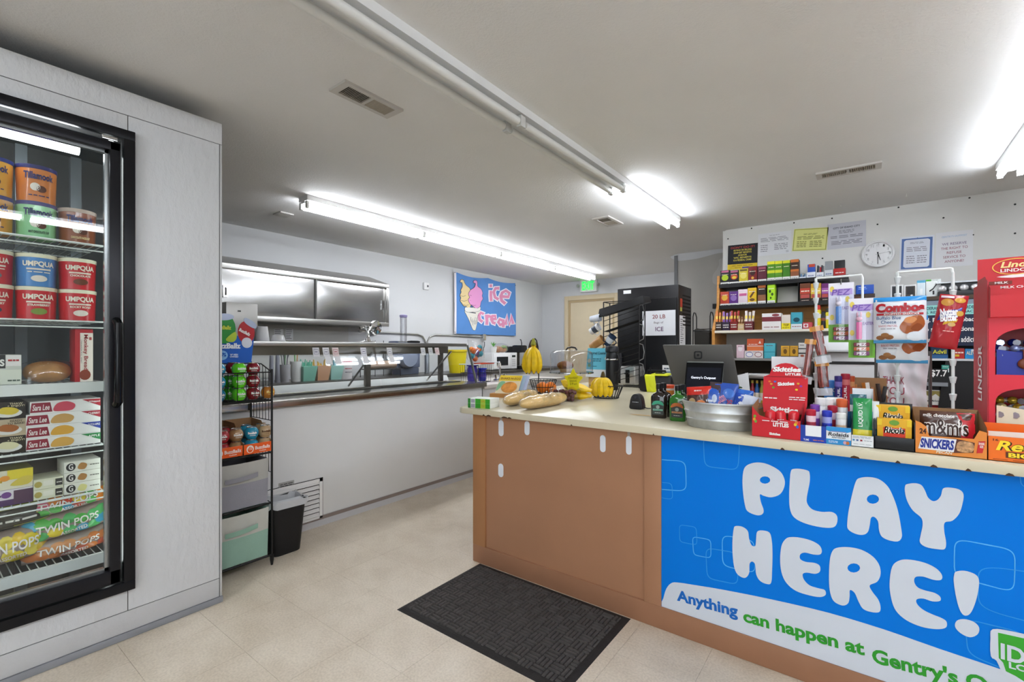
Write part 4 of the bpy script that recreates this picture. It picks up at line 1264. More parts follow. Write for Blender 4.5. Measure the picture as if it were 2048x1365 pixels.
def ball(col, label, px, X, z, group='ball cans on the wire rack', r=.037, tx='#f0efe9'):
    if col not in ballm:
        t = thing('ball_can', label, 'can', rpos(px, X, z), PI / 2, group)
        prof = [(.019, 0), (.026, .003)] + [(r * math.cos(a), BALLH / 2 + (BALLH / 2 - .001) * math.sin(a) / math.sin(1.05)) for a in [-1.05 + 2.1 * i / 12 for i in range(1, 12)]] + [(.026, BALLH - .003), (.019, BALLH - .001)]
        MB().lathe(prof, 20).build('ball', M(col, .15, coat=.6), t, True)
        MB().lathe([(.0255, BALLH - .004), (.0265, BALLH - .001), (.0265, BALLH), (.023, BALLH), (.022, BALLH - .002)], 16).build('rim', M('#c9c9c9', .2, .9), t, True)
        o = text('BuzzBallz', -.022, .032, .022, .044, M(tx, .3), t, y=0, bold=.05)
        for v in o.data.vertices:
            v.co.y = -math.sqrt(max(0, r * r - v.co.x ** 2)) - .0012
        o = text('COCKTAIL', -.014, .022, .016, .027, M(tx, .3), t, y=0, bold=.02)
        for v in o.data.vertices:
            v.co.y = -math.sqrt(max(0, (r * .98) ** 2 - v.co.x ** 2)) - .0012
        ballm[col] = t
        return t
    return dup(ballm[col], rpos(px, X, z), PI / 2 + random.uniform(-.3, .3), label, group)
z0 = RZ[0] + .006
lv = ['lowest', 'middle', 'topmost']
for i in range(3):
    ball('#5fcf22', 'bright green ball can at the front of the wire basket, %s of its stack' % lv[i], 478, RX - .045, z0 + i * BALLH)
    ball('#7a1420', 'dark red ball can beside the front green stack, %s of its stack' % lv[i], 506, RX - .05, z0 + i * BALLH)
for i in range(2):
    ball('#2f9a1c', 'darker green ball can behind the bright green stack, %s' % ['lower', 'upper'][i], 459, RX - .13, z0 + i * BALLH)
ball('#7a1421', 'dark red ball can behind the green stacks', 465, RX - .2, z0 + 2 * BALLH)
for i in range(3):
    ball('#2a8db5' if i else '#1d6f94', 'teal ball can beside the freezer corner, %s of its stack' % lv[i], 436, RX - .07, z0 + i * BALLH)
ball('#b5762c', 'single amber ball can with a gold label in the wire basket corner', 536, RX - .05, z0, tx='#e8cf6a')
# trays of ball cans
tz = RZ[1] + .006
for (x0, x1, lab) in ((RY + .012, RY + .165, 'cardboard tray with orange front holding red and tan ball cans'), (RY + .172, RY + .32, 'cardboard tray with orange front holding teal and cream ball cans')):
    t = thing('display_tray', lab, 'tray', (RX, (x0 + x1) / 2, tz), PI / 2, 'orange trays of ball cans')
    w_ = x1 - x0
    dd = .25
    MB().box(-w_ / 2, 0, 0, w_ / 2, dd, .004).build('bottom', CARD, t)
    MB().box(-w_ / 2, dd - .004, 0, w_ / 2, dd, .17).build('back_wall', CARD, t)
    for s in (-1, 1):
        MB().add([(s * w_ / 2, 0, 0), (s * w_ / 2, dd, 0), (s * w_ / 2, dd, .17), (s * w_ / 2, .12, .165), (s * w_ / 2, .03, .075), (s * w_ / 2, 0, .06)], [(0, 1, 2, 3, 4, 5)]).build('side_wall', CARD, t)
    box(-w_ / 2, -.003, 0, w_ / 2, 0, .056).build('front_lip', M('#e05a1c', .5), t)
    decorate(t, w_, .056, [(ell(.22, .5, .13, .38, 18), '#f0e6dc'), (ell(.22, .45, .09, .28, 14), '#e05a1c')], [('BuzzBallz', .4, .38, .95, .72, '#f3ece4'), ('Cocktails', .55, .16, .8, .28, '#f3ece4'), ('15', .17, .42, .27, .68, '#f3ece4')], y=-.003)
tb = tz + .006
for i in range(2):
    ud = ['lower', 'upper'][i]
    ball('#a3252c', 'red ball can in the orange tray beside the freezer, %s' % ud, 444, RX - .045, tb + i * BALLH)
    ball('#9c7850', 'tan ball can in the orange tray beside the freezer, %s' % ud, 472, RX - .045, tb + i * BALLH)
    ball('#1f86a5', 'teal ball can in the orange tray by the outer post, %s' % ud, 503, RX - .045, tb + i * BALLH)
    ball('#b89a72', 'cream ball can in the orange tray by the outer post, %s' % ud, 530, RX - .045, tb + i * BALLH, tx='#5a3a22')
    ball('#b59267', 'pale tan ball can behind the cream ones, %s' % ud, 522, RX - .13, tb + i * BALLH, tx='#5a3a22')
    ball('#1f86a5', 'teal ball can at the back of the outer tray, %s' % ud, 492, RX - .14, tb + i * BALLH)
    ball('#a3252c', 'red ball can at the back of the inner tray, %s' % ud, 448, RX - .14, tb + i * BALLH)
# header card
hd_ = thing('header_card', 'blue cardboard display header with pictured green and red ball cans', 'display card', (RX - .205, RY + .01, RZ[0] + .16), PI / 2, rx=-.05)
hx1 = onX(508, 0, RX - .205).y - RY - .01
def hp(px, py):
    q = onX(px, py, RX - .205)
    return (q.y - RY - .01, q.z - RZ[0] - .16)
HB = hp(470, 728)[1]
def hshape(pts, nm, m, off, sm=0):
    P_ = [hp(*p) for p in pts]
    return MB().prism(smoothpoly(P_, sm) if sm else P_, -off, -off + .002).build(nm, m, hd_)
hshape([(425, 728), (503, 726), (509, 680), (508, 672), (425, 672)], 'card_base', M('#1560c4', .45), .0)
hshape(ell(450, 658, 23, 30, 18), 'green_can_print', M('#1f8f30', .3), .003)
hshape(ell(494, 665, 17, 23, 18), 'red_can_print', M('#b52028', .3), .002)
hshape(ell(450, 634, 20, 7, 16), 'can_top_print', M('#8f97a8', .3, .6), .005)
hshape([(489, 640), (494, 636), (510, 645), (515, 655), (508, 657), (494, 648)], 'can_top_print', M('#8f97a8', .3, .6), .005, 3)
hshape([(453, 678), (471, 664), (474, 676), (468, 684), (458, 684)], 'lime_wedge_print', M('#b5cf3a', .4), .006, 3)
hshape(ell(494.5, 686, 10.5, 10.5, 18), 'white_dot', M('#dbe0ec', .4), .004)
hshape(ell(443, 711, 13, 10, 18), 'percent_badge', M('#8cc4f0', .4), .003)
def htext(s, x0, y0, x1, y1, c, off=.009, rot=0.0):
    a, b = hp(x0, y1), hp(x1, y0)
    text(s, a[0], a[1], b[0], b[1], M(c, .4), hd_, y=-off, bold=.05, rot=rot)
htext('BuzzBallz', 424, 687, 481, 698, '#eef2fa')
htext('15%', 436, 706, 452, 714, '#1560c4')
htext("W' MEN\nOWNED", 459, 708, 476, 716, '#cfe0f6')
htext('BuzzBallz', 430, 652, 463, 659, '#c6d63a')
htext('BuzzBallz', 478, 662, 502, 668, '#efe6e4', rot=-.5)
# fabric bins
def bin_(z, h, c1, c2, hcol, label):
    t = thing('fabric_bin', label, 'storage bin', (RX - .005, RY + .16, z), PI / 2, 'fabric bins in the wire rack')
    w_, d = .285, .27
    k = .012
    def wall(u, v):
        return None
    def fr(u, v):
        b_ = .006 * math.sin(PI * u) * math.sin(PI * v)
        return ((u - .5) * (w_ + .01 * v), -b_ - .004 * v, v * h + .006 * math.sin(PI * u) * -v)
    MB().grid(lambda u, v: fr(u, v * .55), 12, 6).build('lower_front', M(c2, .85, noise=.05, nscale=10, bump=.1, bscale=150), t, True)
    MB().grid(lambda u, v: fr(u, .55 + .45 * v), 12, 5).build('upper_front', M(c1, .85, noise=.05, nscale=10, bump=.1, bscale=150), t, True)
    MB().box(-w_ / 2, .002, 0, -w_ / 2 + .004, d, h).box(w_ / 2 - .004, .002, 0, w_ / 2, d, h).box(-w_ / 2, d - .004, 0, w_ / 2, d, h).box(-w_ / 2, .002, 0, w_ / 2, d, .004).build('bin_walls', M(c2, .85), t)
    hz = h * .66
    def hand(u, v):
        return ((u - .5) * .17, -.012 - .014 * math.sin(PI * u), hz + .026 * (v - .5) + .012 * (u - .5))
    hd2 = MB().grid(hand, 12, 2)
    hd2.build('handle', M(hcol, .8), t, True)
    return t
bin_(RZ[2] + .004, .255, '#a8a69f', '#8e8d94', '#8b8a90', 'grey two-tone fabric bin on the wire rack shelf')
bin_(RZ[3] + .004, .275, '#b9b9b0', '#8fb09f', '#8db09c', 'mint green fabric bin at the bottom of the wire rack')

# waste bin
tc_ = thing('waste_bin', 'black plastic waste bin with a white liner on the floor', 'waste bin', (-2.875, 1.455, 0), PI / 2)
def rr_(w_, d_, z, r=.04, n=5):
    pts = []
    for (sx, sy, a0) in ((1, 1, 0), (-1, 1, PI / 2), (-1, -1, PI), (1, -1, 1.5 * PI)):
        for i in range(n):
            a = a0 + PI / 2 * i / (n - 1)
            pts.append((sx * (w_ / 2 - r) + r * math.cos(a), sy * (d_ / 2 - r) + r * math.sin(a), z))
    return pts
def loft(rings, cap0=True):
    mb = MB()
    n = len(rings[0])
    vs = [p for r in rings for p in r]
    fs = []
    for i in range(len(rings) - 1):
        for k in range(n):
            fs.append((i * n + k, i * n + (k + 1) % n, (i + 1) * n + (k + 1) % n, (i + 1) * n + k))
    if cap0:
        fs.append(tuple(reversed(range(n))))
    return mb.add(vs, fs)
loft([rr_(.175, .13, 0), rr_(.225, .17, .31), rr_(.235, .18, .31), rr_(.235, .18, .322), rr_(.215, .16, .322), rr_(.165, .12, .01)]).build('bin_body', M('#161617', .45, bump=.15, bscale=200), tc_, True)
rr = random.Random(4)
def liner(k, zz, j):
    pts = rr_(.24 + k, .185 + k, zz)
    return [(p[0] * (1 + rr.uniform(-j, j)), p[1] * (1 + rr.uniform(-j, j)), p[2] + rr.uniform(-.012, .012)) for p in pts]
loft([liner(.006, .296, .02), liner(.010, .308, .02), liner(.006, .33, .015), liner(-.03, .328, .02), liner(-.06, .25, .04), liner(-.08, .12, .05)], False).build('bin_liner', M('#d6d8da', .35, alpha=.75), tc_, True)

# ------------------------------------------------------------------ behind and on the serving case
bc = thing('back_counter', 'dark topped work counter along the white wall behind the serving case', 'counter', (-4.27, 1.02, 0), PI / 2)
BL = 7.35 - 1.02
box(0, .02, .0, BL, .6, .88).build('cabinet_base', M('#d2d1ce', .5), bc)
box(0, 0, .88, BL, .61, .92).build('worktop', M('#3f3b37', .3), bc, bev=.003)
snk = thing('sink_counter', 'white laminate sink counter in line with the serving case', 'counter', (-3.06, 3.58, 0), PI / 2)
box(0, .02, 0, 1.55, .62, .84).build('cabinet_base', M('#cfcecb', .5), snk)
box(0, 0, .84, 1.55, .64, .88).build('worktop', M('#cfc9c0', .35, noise=.04, nscale=20), snk, bev=.003)
fc = thing('sink_faucet', 'chrome gooseneck faucet with two cross handles on the sink counter', 'faucet', (onz(1000, 762, .88).x, onz(1000, 762, .88).y, .88), PI / 2)
MB().box(-.09, -.025, 0, .09, .025, .025).build('base', CHROME, fc, bev=.006)
MB().tube([(0, 0, .02), (0, 0, .15), (-.01, -.01, .19), (-.05, -.03, .215), (-.09, -.05, .2), (-.105, -.06, .16)], .011, 10).build('spout', CHROME, fc, True)
for s in (-1, 1):
    mb = MB().tube([(s * .075, 0, .02), (s * .075, 0, .07)], .012, 8)
    mb.tube([(s * .075 - .035, 0, .075), (s * .075 + .035, 0, .075)], .007, 6).tube([(s * .075, -.035, .075), (s * .075, .035, .075)], .007, 6)
    mb.build('cross_handle', CHROME, fc, True)
# on the case shelf
TS = 1.2965
def cup(label, px0, px1, yt, yb, X, z, col, name='paper_cup_stack', cat='cups', inv=True, group=None, mat=None, n=1):
    a = rectX(px0, px1, yt, yb, X)
    h = a[3] - a[2]
    r = (a[1] - a[0]) / 2 * .8
    t = thing(name, label, cat, (X, (a[0] + a[1]) / 2, z), PI / 2, group)
    r0, r1 = (r, r * .75) if inv else (r * .75, r)
    mb = MB().lathe([(r0 * 1.04, 0), (r0 * 1.04, .004), (r0, .005), (r1, h), (r1 * .9, h)], 20)
    mb.build('cup', mat or M(col, .5), t, True)
    rg = MB()
    for i in range(n):
        zz = h * (i + 1) / (n + 1) * .3
        rg.lathe([(r0 + (r1 - r0) * zz / h + .002, zz), (r0 + (r1 - r0) * zz / h + .002, zz + .003)], 20)
    rg.build('stacked_rims', mat or M(col, .5), t, True)
    return t
cup('tall upside-down stack of white paper cups on the case shelf', 507, 541, 653, 683, -3.3, TS, '#e3e3e4', n=3)
cup('short upside-down stack of white paper bowls on the case shelf', 539, 573, 670, 683, -3.3, TS, '#e3e3e4', n=2)
a = rectX(468, 514, 622, 690, -3.38)
t = thing('metal_dispenser', 'grey metal dispenser box standing on the serving case shelf', 'dispenser', (-3.36, (a[0] + a[1]) / 2 - .03, TS), PI / 2)
box(-.1, 0, 0, .1, .12, .26).build('body', M('#a9a7a2', .35, .8), t, bev=.004)
text('~', -.03, .19, -.01, .215, M('#444', .5) if False else M('#444444', .5), t, y=-.002)
p = onX(736, 684, -3.33)
t = thing('citrus_press', 'chrome hand crank press with round dish on the case shelf', 'kitchen press', (-3.33, p.y, TS), PI / 2)
MB().lathe([(.075, 0), (.07, .008), (.03, .02), (.014, .05), (.012, .1), (.05, .13), (.06, .135), (.03, .14), (.012, .135)], 20).build('pedestal', CHROME, t, True)
MB().lathe([(.055, -.01), (.06, 0), (.055, .01), (.02, .014)], 16).build('crank_wheel', CHROME, t, True).matrix_local = Matrix.Translation((.07, -.01, .13)) @ Matrix.Rotation(PI / 2, 4, 'X')
MB().tube([(-.08, 0, .12), (-.03, 0, .135), (.04, 0, .11)], .012, 8).tube([(-.09, 0, .09), (-.02, .01, .1)], .01, 6).build('press_arm', CHROME, t, True)
p = onX(807, 684, -3.33)
t = thing('cup_dispenser_tube', 'tall clear dispenser tube with a purple lid on the case shelf', 'dispenser', (-3.33, p.y, TS), PI / 2)
MB().lathe([(.03, 0), (.03, .235), (.027, .235), (.027, .005)], 18).build('tube', PLASTIC, t, True)
MB().lathe([(.031, .23), (.034, .24), (.034, .252), (.02, .256)], 18).build('lid', M('#a7a0cf', .4), t, True)
p = onX(822, 684, -3.2)
t = thing('serving_tool', 'black handled flat spatula lying on the serving case shelf', 'spatula', (-3.2, p.y, TS + .001), PI / 2)
MB().tube([(-.14, 0, .008), (-.04, 0, .008)], .004, 6).build('blade_shank', CHROME, t)
MB().tube([(-.04, 0, .009), (.0, 0, .011), (.08, 0, .01), (.1, 0, .009)], [.007, .010, .010, .007], 8).build('grip', BLACK, t, True)
# things on the back counter, seen through the guard
BCZ = .9205
for i, px in enumerate((543, 555)):
    cup('tall stack of grey drink cups on the back counter, %s' % ['beside the wire basket corner', 'next to the cutlery holder'][i], px - 6, px + 6, 713, 768, -4.5, BCZ, '#8f909c', 'drink_cup_stack', n=8, group='cup stacks behind the case')
def holder(label, px, w_, h, col, tools, seed, name='utensil_holder'):
    rr = random.Random(seed)
    p = onX(px, 760, -4.5)
    t = thing(name, label, 'holder', (-4.5, p.y, BCZ), PI / 2)
    MB().lathe([(w_ * .8, 0), (w_, h), (w_ * .95, h), (w_ * .75, .006)], 16).build('cup', M(col, .5), t, True)
    for c, hh in tools:
        a, b = rr.uniform(-1, 1) * w_ * .6, rr.uniform(-1, 1) * w_ * .6
        mb = MB().tube([(a * .3, b * .3, .02), (a, b, h + hh * .6), (a * 1.5, b * 1.3, h + hh)], [.004, .005, .009], 6)
        mb.build('utensil', M(c, .4), t, True)
holder('grey slotted holder with knives behind the serving case glass', 570, .05, .17, '#a5a4a8', [('#8a8a8a', .12), ('#77787c', .1), ('#5f8a5a', .13), ('#8a8a8a', .09), ('#6a6a70', .12)], 1)
holder('white cup with an orange and a green scoop handle behind the glass', 592, .055, .2, '#d2d2d0', [('#c08a4a', .15), ('#5cae4c', .16)], 2)
for i, (px, c) in enumerate(((613, '#7fc0ab'), (641, '#d3a27c'), (667, '#9ccfc4'))):
    p = onX(px, 760, -4.5)
    t = thing('topping_basket', ['mint green basket of plastic spoons behind the glass', 'peach coloured basket of yellow spoons behind the glass', 'pale teal basket of spoons beside the white roll'][i], 'basket', (-4.5, p.y, BCZ), PI / 2, 'spoon baskets on the back counter')
    MB().hexa([(-.06, -.05, 0), (.06, -.05, 0), (.06, .05, 0), (-.06, .05, 0)], [(-.075, -.08, .15), (.075, -.08, .15), (.075, .08, .15), (-.075, .08, .15)]).build('basket', M(c, .5), t)
    rr = random.Random(i)
    mb = MB()
    for k in range(14):
        a = rr.uniform(-.068, .068)
        b = rr.uniform(-.06, .06)
        mb.tube([(a * .8, b, .12), (a, b, .16 + rr.uniform(.01, .06))], .005, 5)
    mb.build('spoon_handles', M(['#63b59a', '#d9b45a', '#86b5c5'][i], .5), t)
p = onX(697 - 30, 760, -4.6)
a = rectX(684, 706, 731, 762, -4.45)
tub('white tub with red lid and printed label behind the serving glass', (-4.42, (a[0] + a[1]) / 2, BCZ), PI / 2, .075, .2, '#d9d5d6', '#a94a52', [('~', -.6, .5, .6, .62, '#a94a52'), ('~', -.6, .32, .6, .42, '#5a5a66')], [], None, 'topping_tub', .03)
a = rectX(736, 786, 735, 748, -4.5)
t = thing('paper_roll', 'brown paper roll on a wire stand behind the serving glass', 'paper roll', (-4.5, (a[0] + a[1]) / 2, BCZ), PI / 2)
MB().tube([(-.2, 0, .14), (.2, 0, .14)], .045, 16).build('roll', M('#b79f8c', .7), t, True)
st = MB()
for s in (-.22, .22):
    st.tube([(s, -.08, .0), (s, -.08, .09), (s, .08, .09), (s, .08, 0)], .005, 5)
st.tube([(-.22, -.08, .09), (.22, -.08, .09)], .005, 5).tube([(-.22, .08, .09), (.22, .08, .09)], .005, 5)
for s in (-.12, -.02, .1):
    st.tube([(s, .08, 0), (s, .08, .42)], .004, 5)
st.build('wire_stand', WIREB, t)
a = rectX(792, 844, 700, 752, -4.6)
t = thing('slush_machine', 'grey blue countertop mixer with round dome front behind the glass', 'machine', (-4.62, (a[0] + a[1]) / 2, BCZ), PI / 2)
box(-.16, 0, .08, .2, .2, .42).build('housing', M('#68718a', .4), t, bev=.02)
MB().lathe([(.13, -.02), (.14, 0), (.14, .05), (.12, .08)], 24).build('dome', M('#8a92a5', .25), t, True).matrix_local = Matrix.Translation((-.05, -.02, .22)) @ Matrix.Rotation(PI / 2, 4, 'X')
box(-.12, -.02, 0, .16, .18, .08).build('foot', M('#5c6478', .4), t, bev=.01)
box(.02, -.004, .33, .07, -.001, .38).build('label_sticker', PAPER, t)
a = rectX(850, 858, 715, 755, -4.6)
t = thing('steel_canister', 'slim grey canister on the back counter beside the round mixer', 'canister', (-4.6, (a[0] + a[1]) / 2, BCZ), PI / 2)
MB().lathe([(.03, 0), (.03, .26), (.025, .27)], 14).build('body', M('#8e949c', .35, .6), t, True)
MB().lathe([(.031, .262), (.031, .28), (.01, .29)], 14).build('lid', M('#5a5e66', .4), t, True)
p = onX(914, 755, -4.4)
t = thing('yellow_bucket', 'bright yellow pitcher bucket behind the end of the serving case', 'bucket', (-4.4, p.y, BCZ), PI / 2)
MB().lathe([(.10, 0), (.135, .3), (.13, .3), (.095, .01)], 24).build('body', M('#e8d21c', .4), t, True)
MB().lathe([(.137, .28), (.145, .285), (.145, .31), (.135, .31)], 24).build('rim', M('#e3ca18', .4), t, True)
# toys in the basket at the end of the case
SZ = .881
p = onz(950, 766, SZ)
tb_ = thing('wire_basket', 'white rimmed wire basket on the sink counter at the case end', 'basket', (-3.42, 3.86, SZ), PI / 2)
mb = MB()
for zz, k in ((.0, .9), (.1, .95), (.19, 1.0)):
    mb.tube([(-.15 * k, -.1 * k, zz + .003), (.15 * k, -.1 * k, zz + .003), (.15 * k, .1 * k, zz + .003), (-.15 * k, .1 * k, zz + .003)], .003, 5, True)
for i in range(9):
    x = -.15 + .3 * i / 8
    mb.tube([(x * .9, -.09, 0), (x, -.1, .19)], .002, 4).tube([(x * .9, .09, 0), (x, .1, .19)], .002, 4)
mb.build('wires', WIREB, tb_)
MB().tube([(-.155, -.105, .195), (.155, -.105, .195), (.155, .105, .195), (-.155, .105, .195)], .005, 6, True).build('rim', WIREW, tb_)
def jar(label, x, y, r, h, col, z=SZ + .006, name='plastic_jar', lid=None):
    t = thing(name, label, 'jar', (x, y, z), PI / 2, 'plastic toys and jars at the case end')
    MB().lathe([(r * .85, 0), (r, h * .15), (r, h * .8), (r * .8, h)], 18).build('body', M(col, .15, coat=.4), t, True)
    MB().lathe([(r * .85, h * .98), (r * 1.15, h * 1.02), (r * 1.15, h * 1.1), (r * .6, h * 1.12)], 18).build('lid', M(lid or col, .25), t, True)
    MB().lathe([(r * 1.005, h * .35), (r * 1.005, h * .6)], 18).build('band', M('#4a3a9c', .3), t, True)
jar('purple plastic jar standing in the wire basket', -3.42, 3.80, .055, .17, '#43359a')
jar('deep blue plastic jar with wide lid in the wire basket', -3.40, 3.94, .045, .13, '#2a2f9f', lid='#2536d0')
tg = thing('toy_bag', 'clear bag of orange and teal plastic toys on top of the basket', 'bag', (-3.42, 3.85, SZ + .215), PI / 2)
rr = random.Random(5)
for i in range(12):
    c = ['#e0702a', '#e58a2c', '#e0702a', '#3f9aa8', '#4a86a0', '#3f9aa8', '#6a4a8a', '#d9562a'][i % 8]
    lay = i // 6
    MB().blob((rr.uniform(-.06, .06), rr.uniform(-.04, .04), .04 + .065 * (i / 6)), .034, .03, .034, 9, 6).build('toy', M(c, .3), tg, True)
MB().lathe([(.06, 0), (.1, .05), (.095, .14), (.08, .2), (.09, .25)], 18).build('bag_film', WRAP, tg, True)
t = thing('toy_tray', 'flat red and white toy packs lying across the basket rim', 'toy pack', (-3.36, 3.93, SZ + .197), PI / 2)
box(-.12, -.06, 0, .1, .05, .012).build('red_pack', M('#cf4a2c', .4), t, bev=.002)
box(-.02, -.08, .013, .16, .03, .022).build('white_pack', M('#d9d9dc', .4), t, bev=.002)
# far counter: microwave, plant, bag, coffee maker, board
a = rectX(984, 1034, 706, 744, -4.4)
mw = thing('microwave', 'white countertop microwave with dark window on the back counter', 'microwave', (-4.40, (a[0] + a[1]) / 2, BCZ), PI / 2)
mw_w, mw_h = a[1] - a[0], a[3] - BCZ
box(-mw_w / 2, 0, .01, mw_w / 2, .34, mw_h).build('housing', M('#dfdfde', .35), mw, bev=.006)
box(-mw_w * .46, -.012, .02, mw_w * .2, 0, mw_h - .012).build('door', M('#e6e6e5', .3), mw, bev=.004)
box(-mw_w * .34, -.014, .07, mw_w * .1, -.012, mw_h - .06).build('window', M('#17191b', .15), mw)
box(mw_w * .24, -.004, .02, mw_w * .46, 0, mw_h - .012).build('control_panel', M('#d6d6d6', .4), mw)
box(mw_w * .28, -.006, mw_h - .07, mw_w * .42, -.004, mw_h - .04).build('clock_display', M('#14221c', .2), mw)
bt = MB()
for i in range(4):
    for j in range(3):
        bt.box(mw_w * (.28 + .05 * j), -.006, .05 + .03 * i, mw_w * (.315 + .05 * j), -.004, .068 + .03 * i)
bt.build('buttons', M('#b5b5b5', .4), mw)
tz_ = BCZ + mw_h
def mwx(px):
    return onX(px, 0, -4.5).y
t = thing('potted_plant', 'small green seedling in a white pot on the microwave', 'plant', (-4.5, mwx(987), tz_ + .001), PI / 2)
MB().lathe([(.04, 0), (.055, .09), (.05, .09), (.045, .08)], 16).build('pot', M('#dcdcd8', .5), t, True)
for k in range(5):
    an = k * 1.3
    MB().add([(0, 0, .085), (.03 * math.cos(an) - .012 * math.sin(an), .03 * math.sin(an) + .012 * math.cos(an), .13), (.07 * math.cos(an), .07 * math.sin(an), .15 + .02 * (k % 2)), (.03 * math.cos(an) + .012 * math.sin(an), .03 * math.sin(an) - .012 * math.cos(an), .13)], [(0, 1, 2, 3)]).build('leaf', M('#5fa04a', .5), t)
t = thing('produce_bag', 'clear produce bag of brown and green vegetables on the microwave', 'bag', (-4.55, mwx(1007), tz_ + .001), PI / 2)
lumps(t, [((-.07, 0, .05), (.09, .07, .05)), ((.05, .01, .045), (.08, .06, .045))], M('#a67a58', .7, noise=.2, nscale=20), 'bread_roll')
lumps(t, [((.03, -.03, .09), (.07, .03, .025)), ((.1, 0, .06), (.05, .04, .04))], M('#86a06a', .6, noise=.3, nscale=25), 'greens')
MB().blob((0, 0, .07), .17, .1, .075, 18, 8).build('bag_film', WRAP, t, True)
a = rectX(1031, 1058, 694, 748, -4.4)
t = thing('coffee_maker', 'black pod coffee maker beside the microwave', 'coffee maker', (-4.38, (a[0] + a[1]) / 2, BCZ), PI / 2)
box(-.10, 0, 0, .10, .3, .05).build('base', BLACKP, t, bev=.01)
box(-.1, .14, .05, .1, .3, .36).build('tower', BLACKP, t, bev=.02)
box(-.1, -.01, .26, .1, .16, .38).build('brew_head', M('#222226', .2), t, bev=.03)
MB().tube([(-.06, -.01, .37), (-.05, .0, .42), (.02, .06, .46), (.05, .1, .47)], .008, 6).build('lifted_handle', BLACK, t, True)
lumps(t, [((-.05 + .025 * i, -.02, .07 + .015 * (i % 2)), .022) for i in range(5)], M('#6a3326', .5), 'coffee_pod')
a = rectX(1060, 1090, 686, 752, -4.5)
t = thing('cutting_board', 'dark brown cutting board with a handle hole leaning on the wall', 'cutting board', (-4.55, (a[0] + a[1]) / 2, BCZ + .003), PI / 2, rx=-.12)
o1 = smoothpoly([(-.15, 0), (.15, 0), (.155, .25), (.13, .36), (.06, .46), (0, .48), (-.06, .46), (-.13, .36), (-.155, .25)], 4)
shape([o1, ell(0, .40, .05, .028, 16)], 'board', M('#3c2a2a', .5), t, 0, .008)
# ------------------------------------------------------------------ things on the counter, far end first
CZ = CT + .0005
def C(x, y):
    return onz(x, y, CZ)
def pB(x0, y0, x1, y1, h):
    """front edge of a box given by its two lower front corners on the counter"""
    a, b = C(x0, y0), C(x1, y1)
    d = b - a
    return ((a.x + b.x) / 2, (a.y + b.y) / 2, CZ), math.atan2(d.y, d.x), d.length, h
for i in range(2):
    loc, r, w_, h = pB(936, 815.5, 980, 818.5, .027)
    carton('snack_carton', ['flat green and yellow carton, lower of the pair at the counter corner', 'flat green and yellow carton, upper of the pair at the counter corner'][i], 'carton', ((loc[0], loc[1], loc[2] + i * .0275), r, w_, h), .11, '#e6e8e0',
           [(0, 0, .12, 1, '#2f7f2e'), (.14, .1, .32, .9, '#a2a0ac'), (.34, 0, .6, 1, '#3a9a2a'), (.58, 0, .8, 1, '#a8c23c'), (.8, 0, 1, 1, '#3a9a2a')], [('~', .62, .4, .76, .65, '#c0702a')], 'green cartons at the counter corner', top='#dfe6dc')
def baguette(a, b, r, label, seed):
    a, b = Vector(a), Vector(b)
    d = b - a
    L = d.length
    t = thing('wrapped_baguette', label, 'bread', ((a.x + b.x) / 2, (a.y + b.y) / 2, CZ), math.atan2(d.y, d.x), 'wrapped bread on the counter')
    def fn(k, j=0):
        def g(u, v):
            x = (u - .5) * L * k
            e = max(0, 1 - abs(2 * u - 1) ** 3.2) ** .5
            an = 2 * PI * v
            rr = r * k * e
            z = r * .78 + math.sin(an) * rr * .8
            y = math.cos(an) * rr * 1.05
            if j:
                q = 1 + .05 * math.sin(u * 40 + an * 2 + seed) + .03 * math.sin(an * 7 + u * 23)
                y, z = y * q, r * .78 + (z - r * .78) * q
            return (x, y, max(.001, z))
        return g
    MB().grid(fn(1), 24, 16).build('loaf', M('#dcb878', .6, noise=.3, nscale=7, stretch=(1, 1, 3)), t, True)
    MB().grid(fn(1.04, 1), 30, 20).build('plastic_wrap', WRAP, t, True)
baguette((-1.69, 2.17), (-1.81, 2.65), .05, 'bread loaf in clear wrap lying behind the other loaf by the green cartons', 1)
baguette((-1.53, 2.10), (-1.54, 2.59), .05, 'pale bread loaf in clear wrap at the front of the counter', 3)
# book display
bt_ = thing('booklet_display', 'slanted egg picture booklets in a cardboard tray', 'booklet display', (-2.03, 2.60, CZ), .28)
box(-.12, 0, 0, .1, .16, .028).build('tray', M('#b98246', .7), bt_, bev=.002)
for i in range(3):
    o = bpy.data.objects.new('booklet', None); COL.objects.link(o); o.parent = bt_
    o.location = (.0 + i * .018, .01 + i * .03, .03)
    o.rotation_euler = (-.75, 0, 0)
    cols = ['#d9c9a8', '#9fb4c8', '#b8c0d6']
    box(-.085, 0, 0, .085, .006, .165).build('cover', M(cols[i], .4), o)
    if i == 0:
        box(-.085, -.0012, .115, .085, -.0004, .165).build('title_band', M('#e3c234', .4), o)
        text('SHAKE-N-EGG', -.075, .125, .078, .145, M('#6a3a1c', .4), o, y=-.002)
        shape([ell(.01, .055, .06, .05, 24)], 'egg_picture', M('#cf8a3e', .4, noise=.5, nscale=14), o, -.0014, .0002)
        shape([smoothpoly([(-.08, .02), (-.05, .06), (-.03, .1), (-.06, .11), (-.082, .08)], 3)], 'leaf_picture', M('#7fae86', .4), o, -.001, .0002)
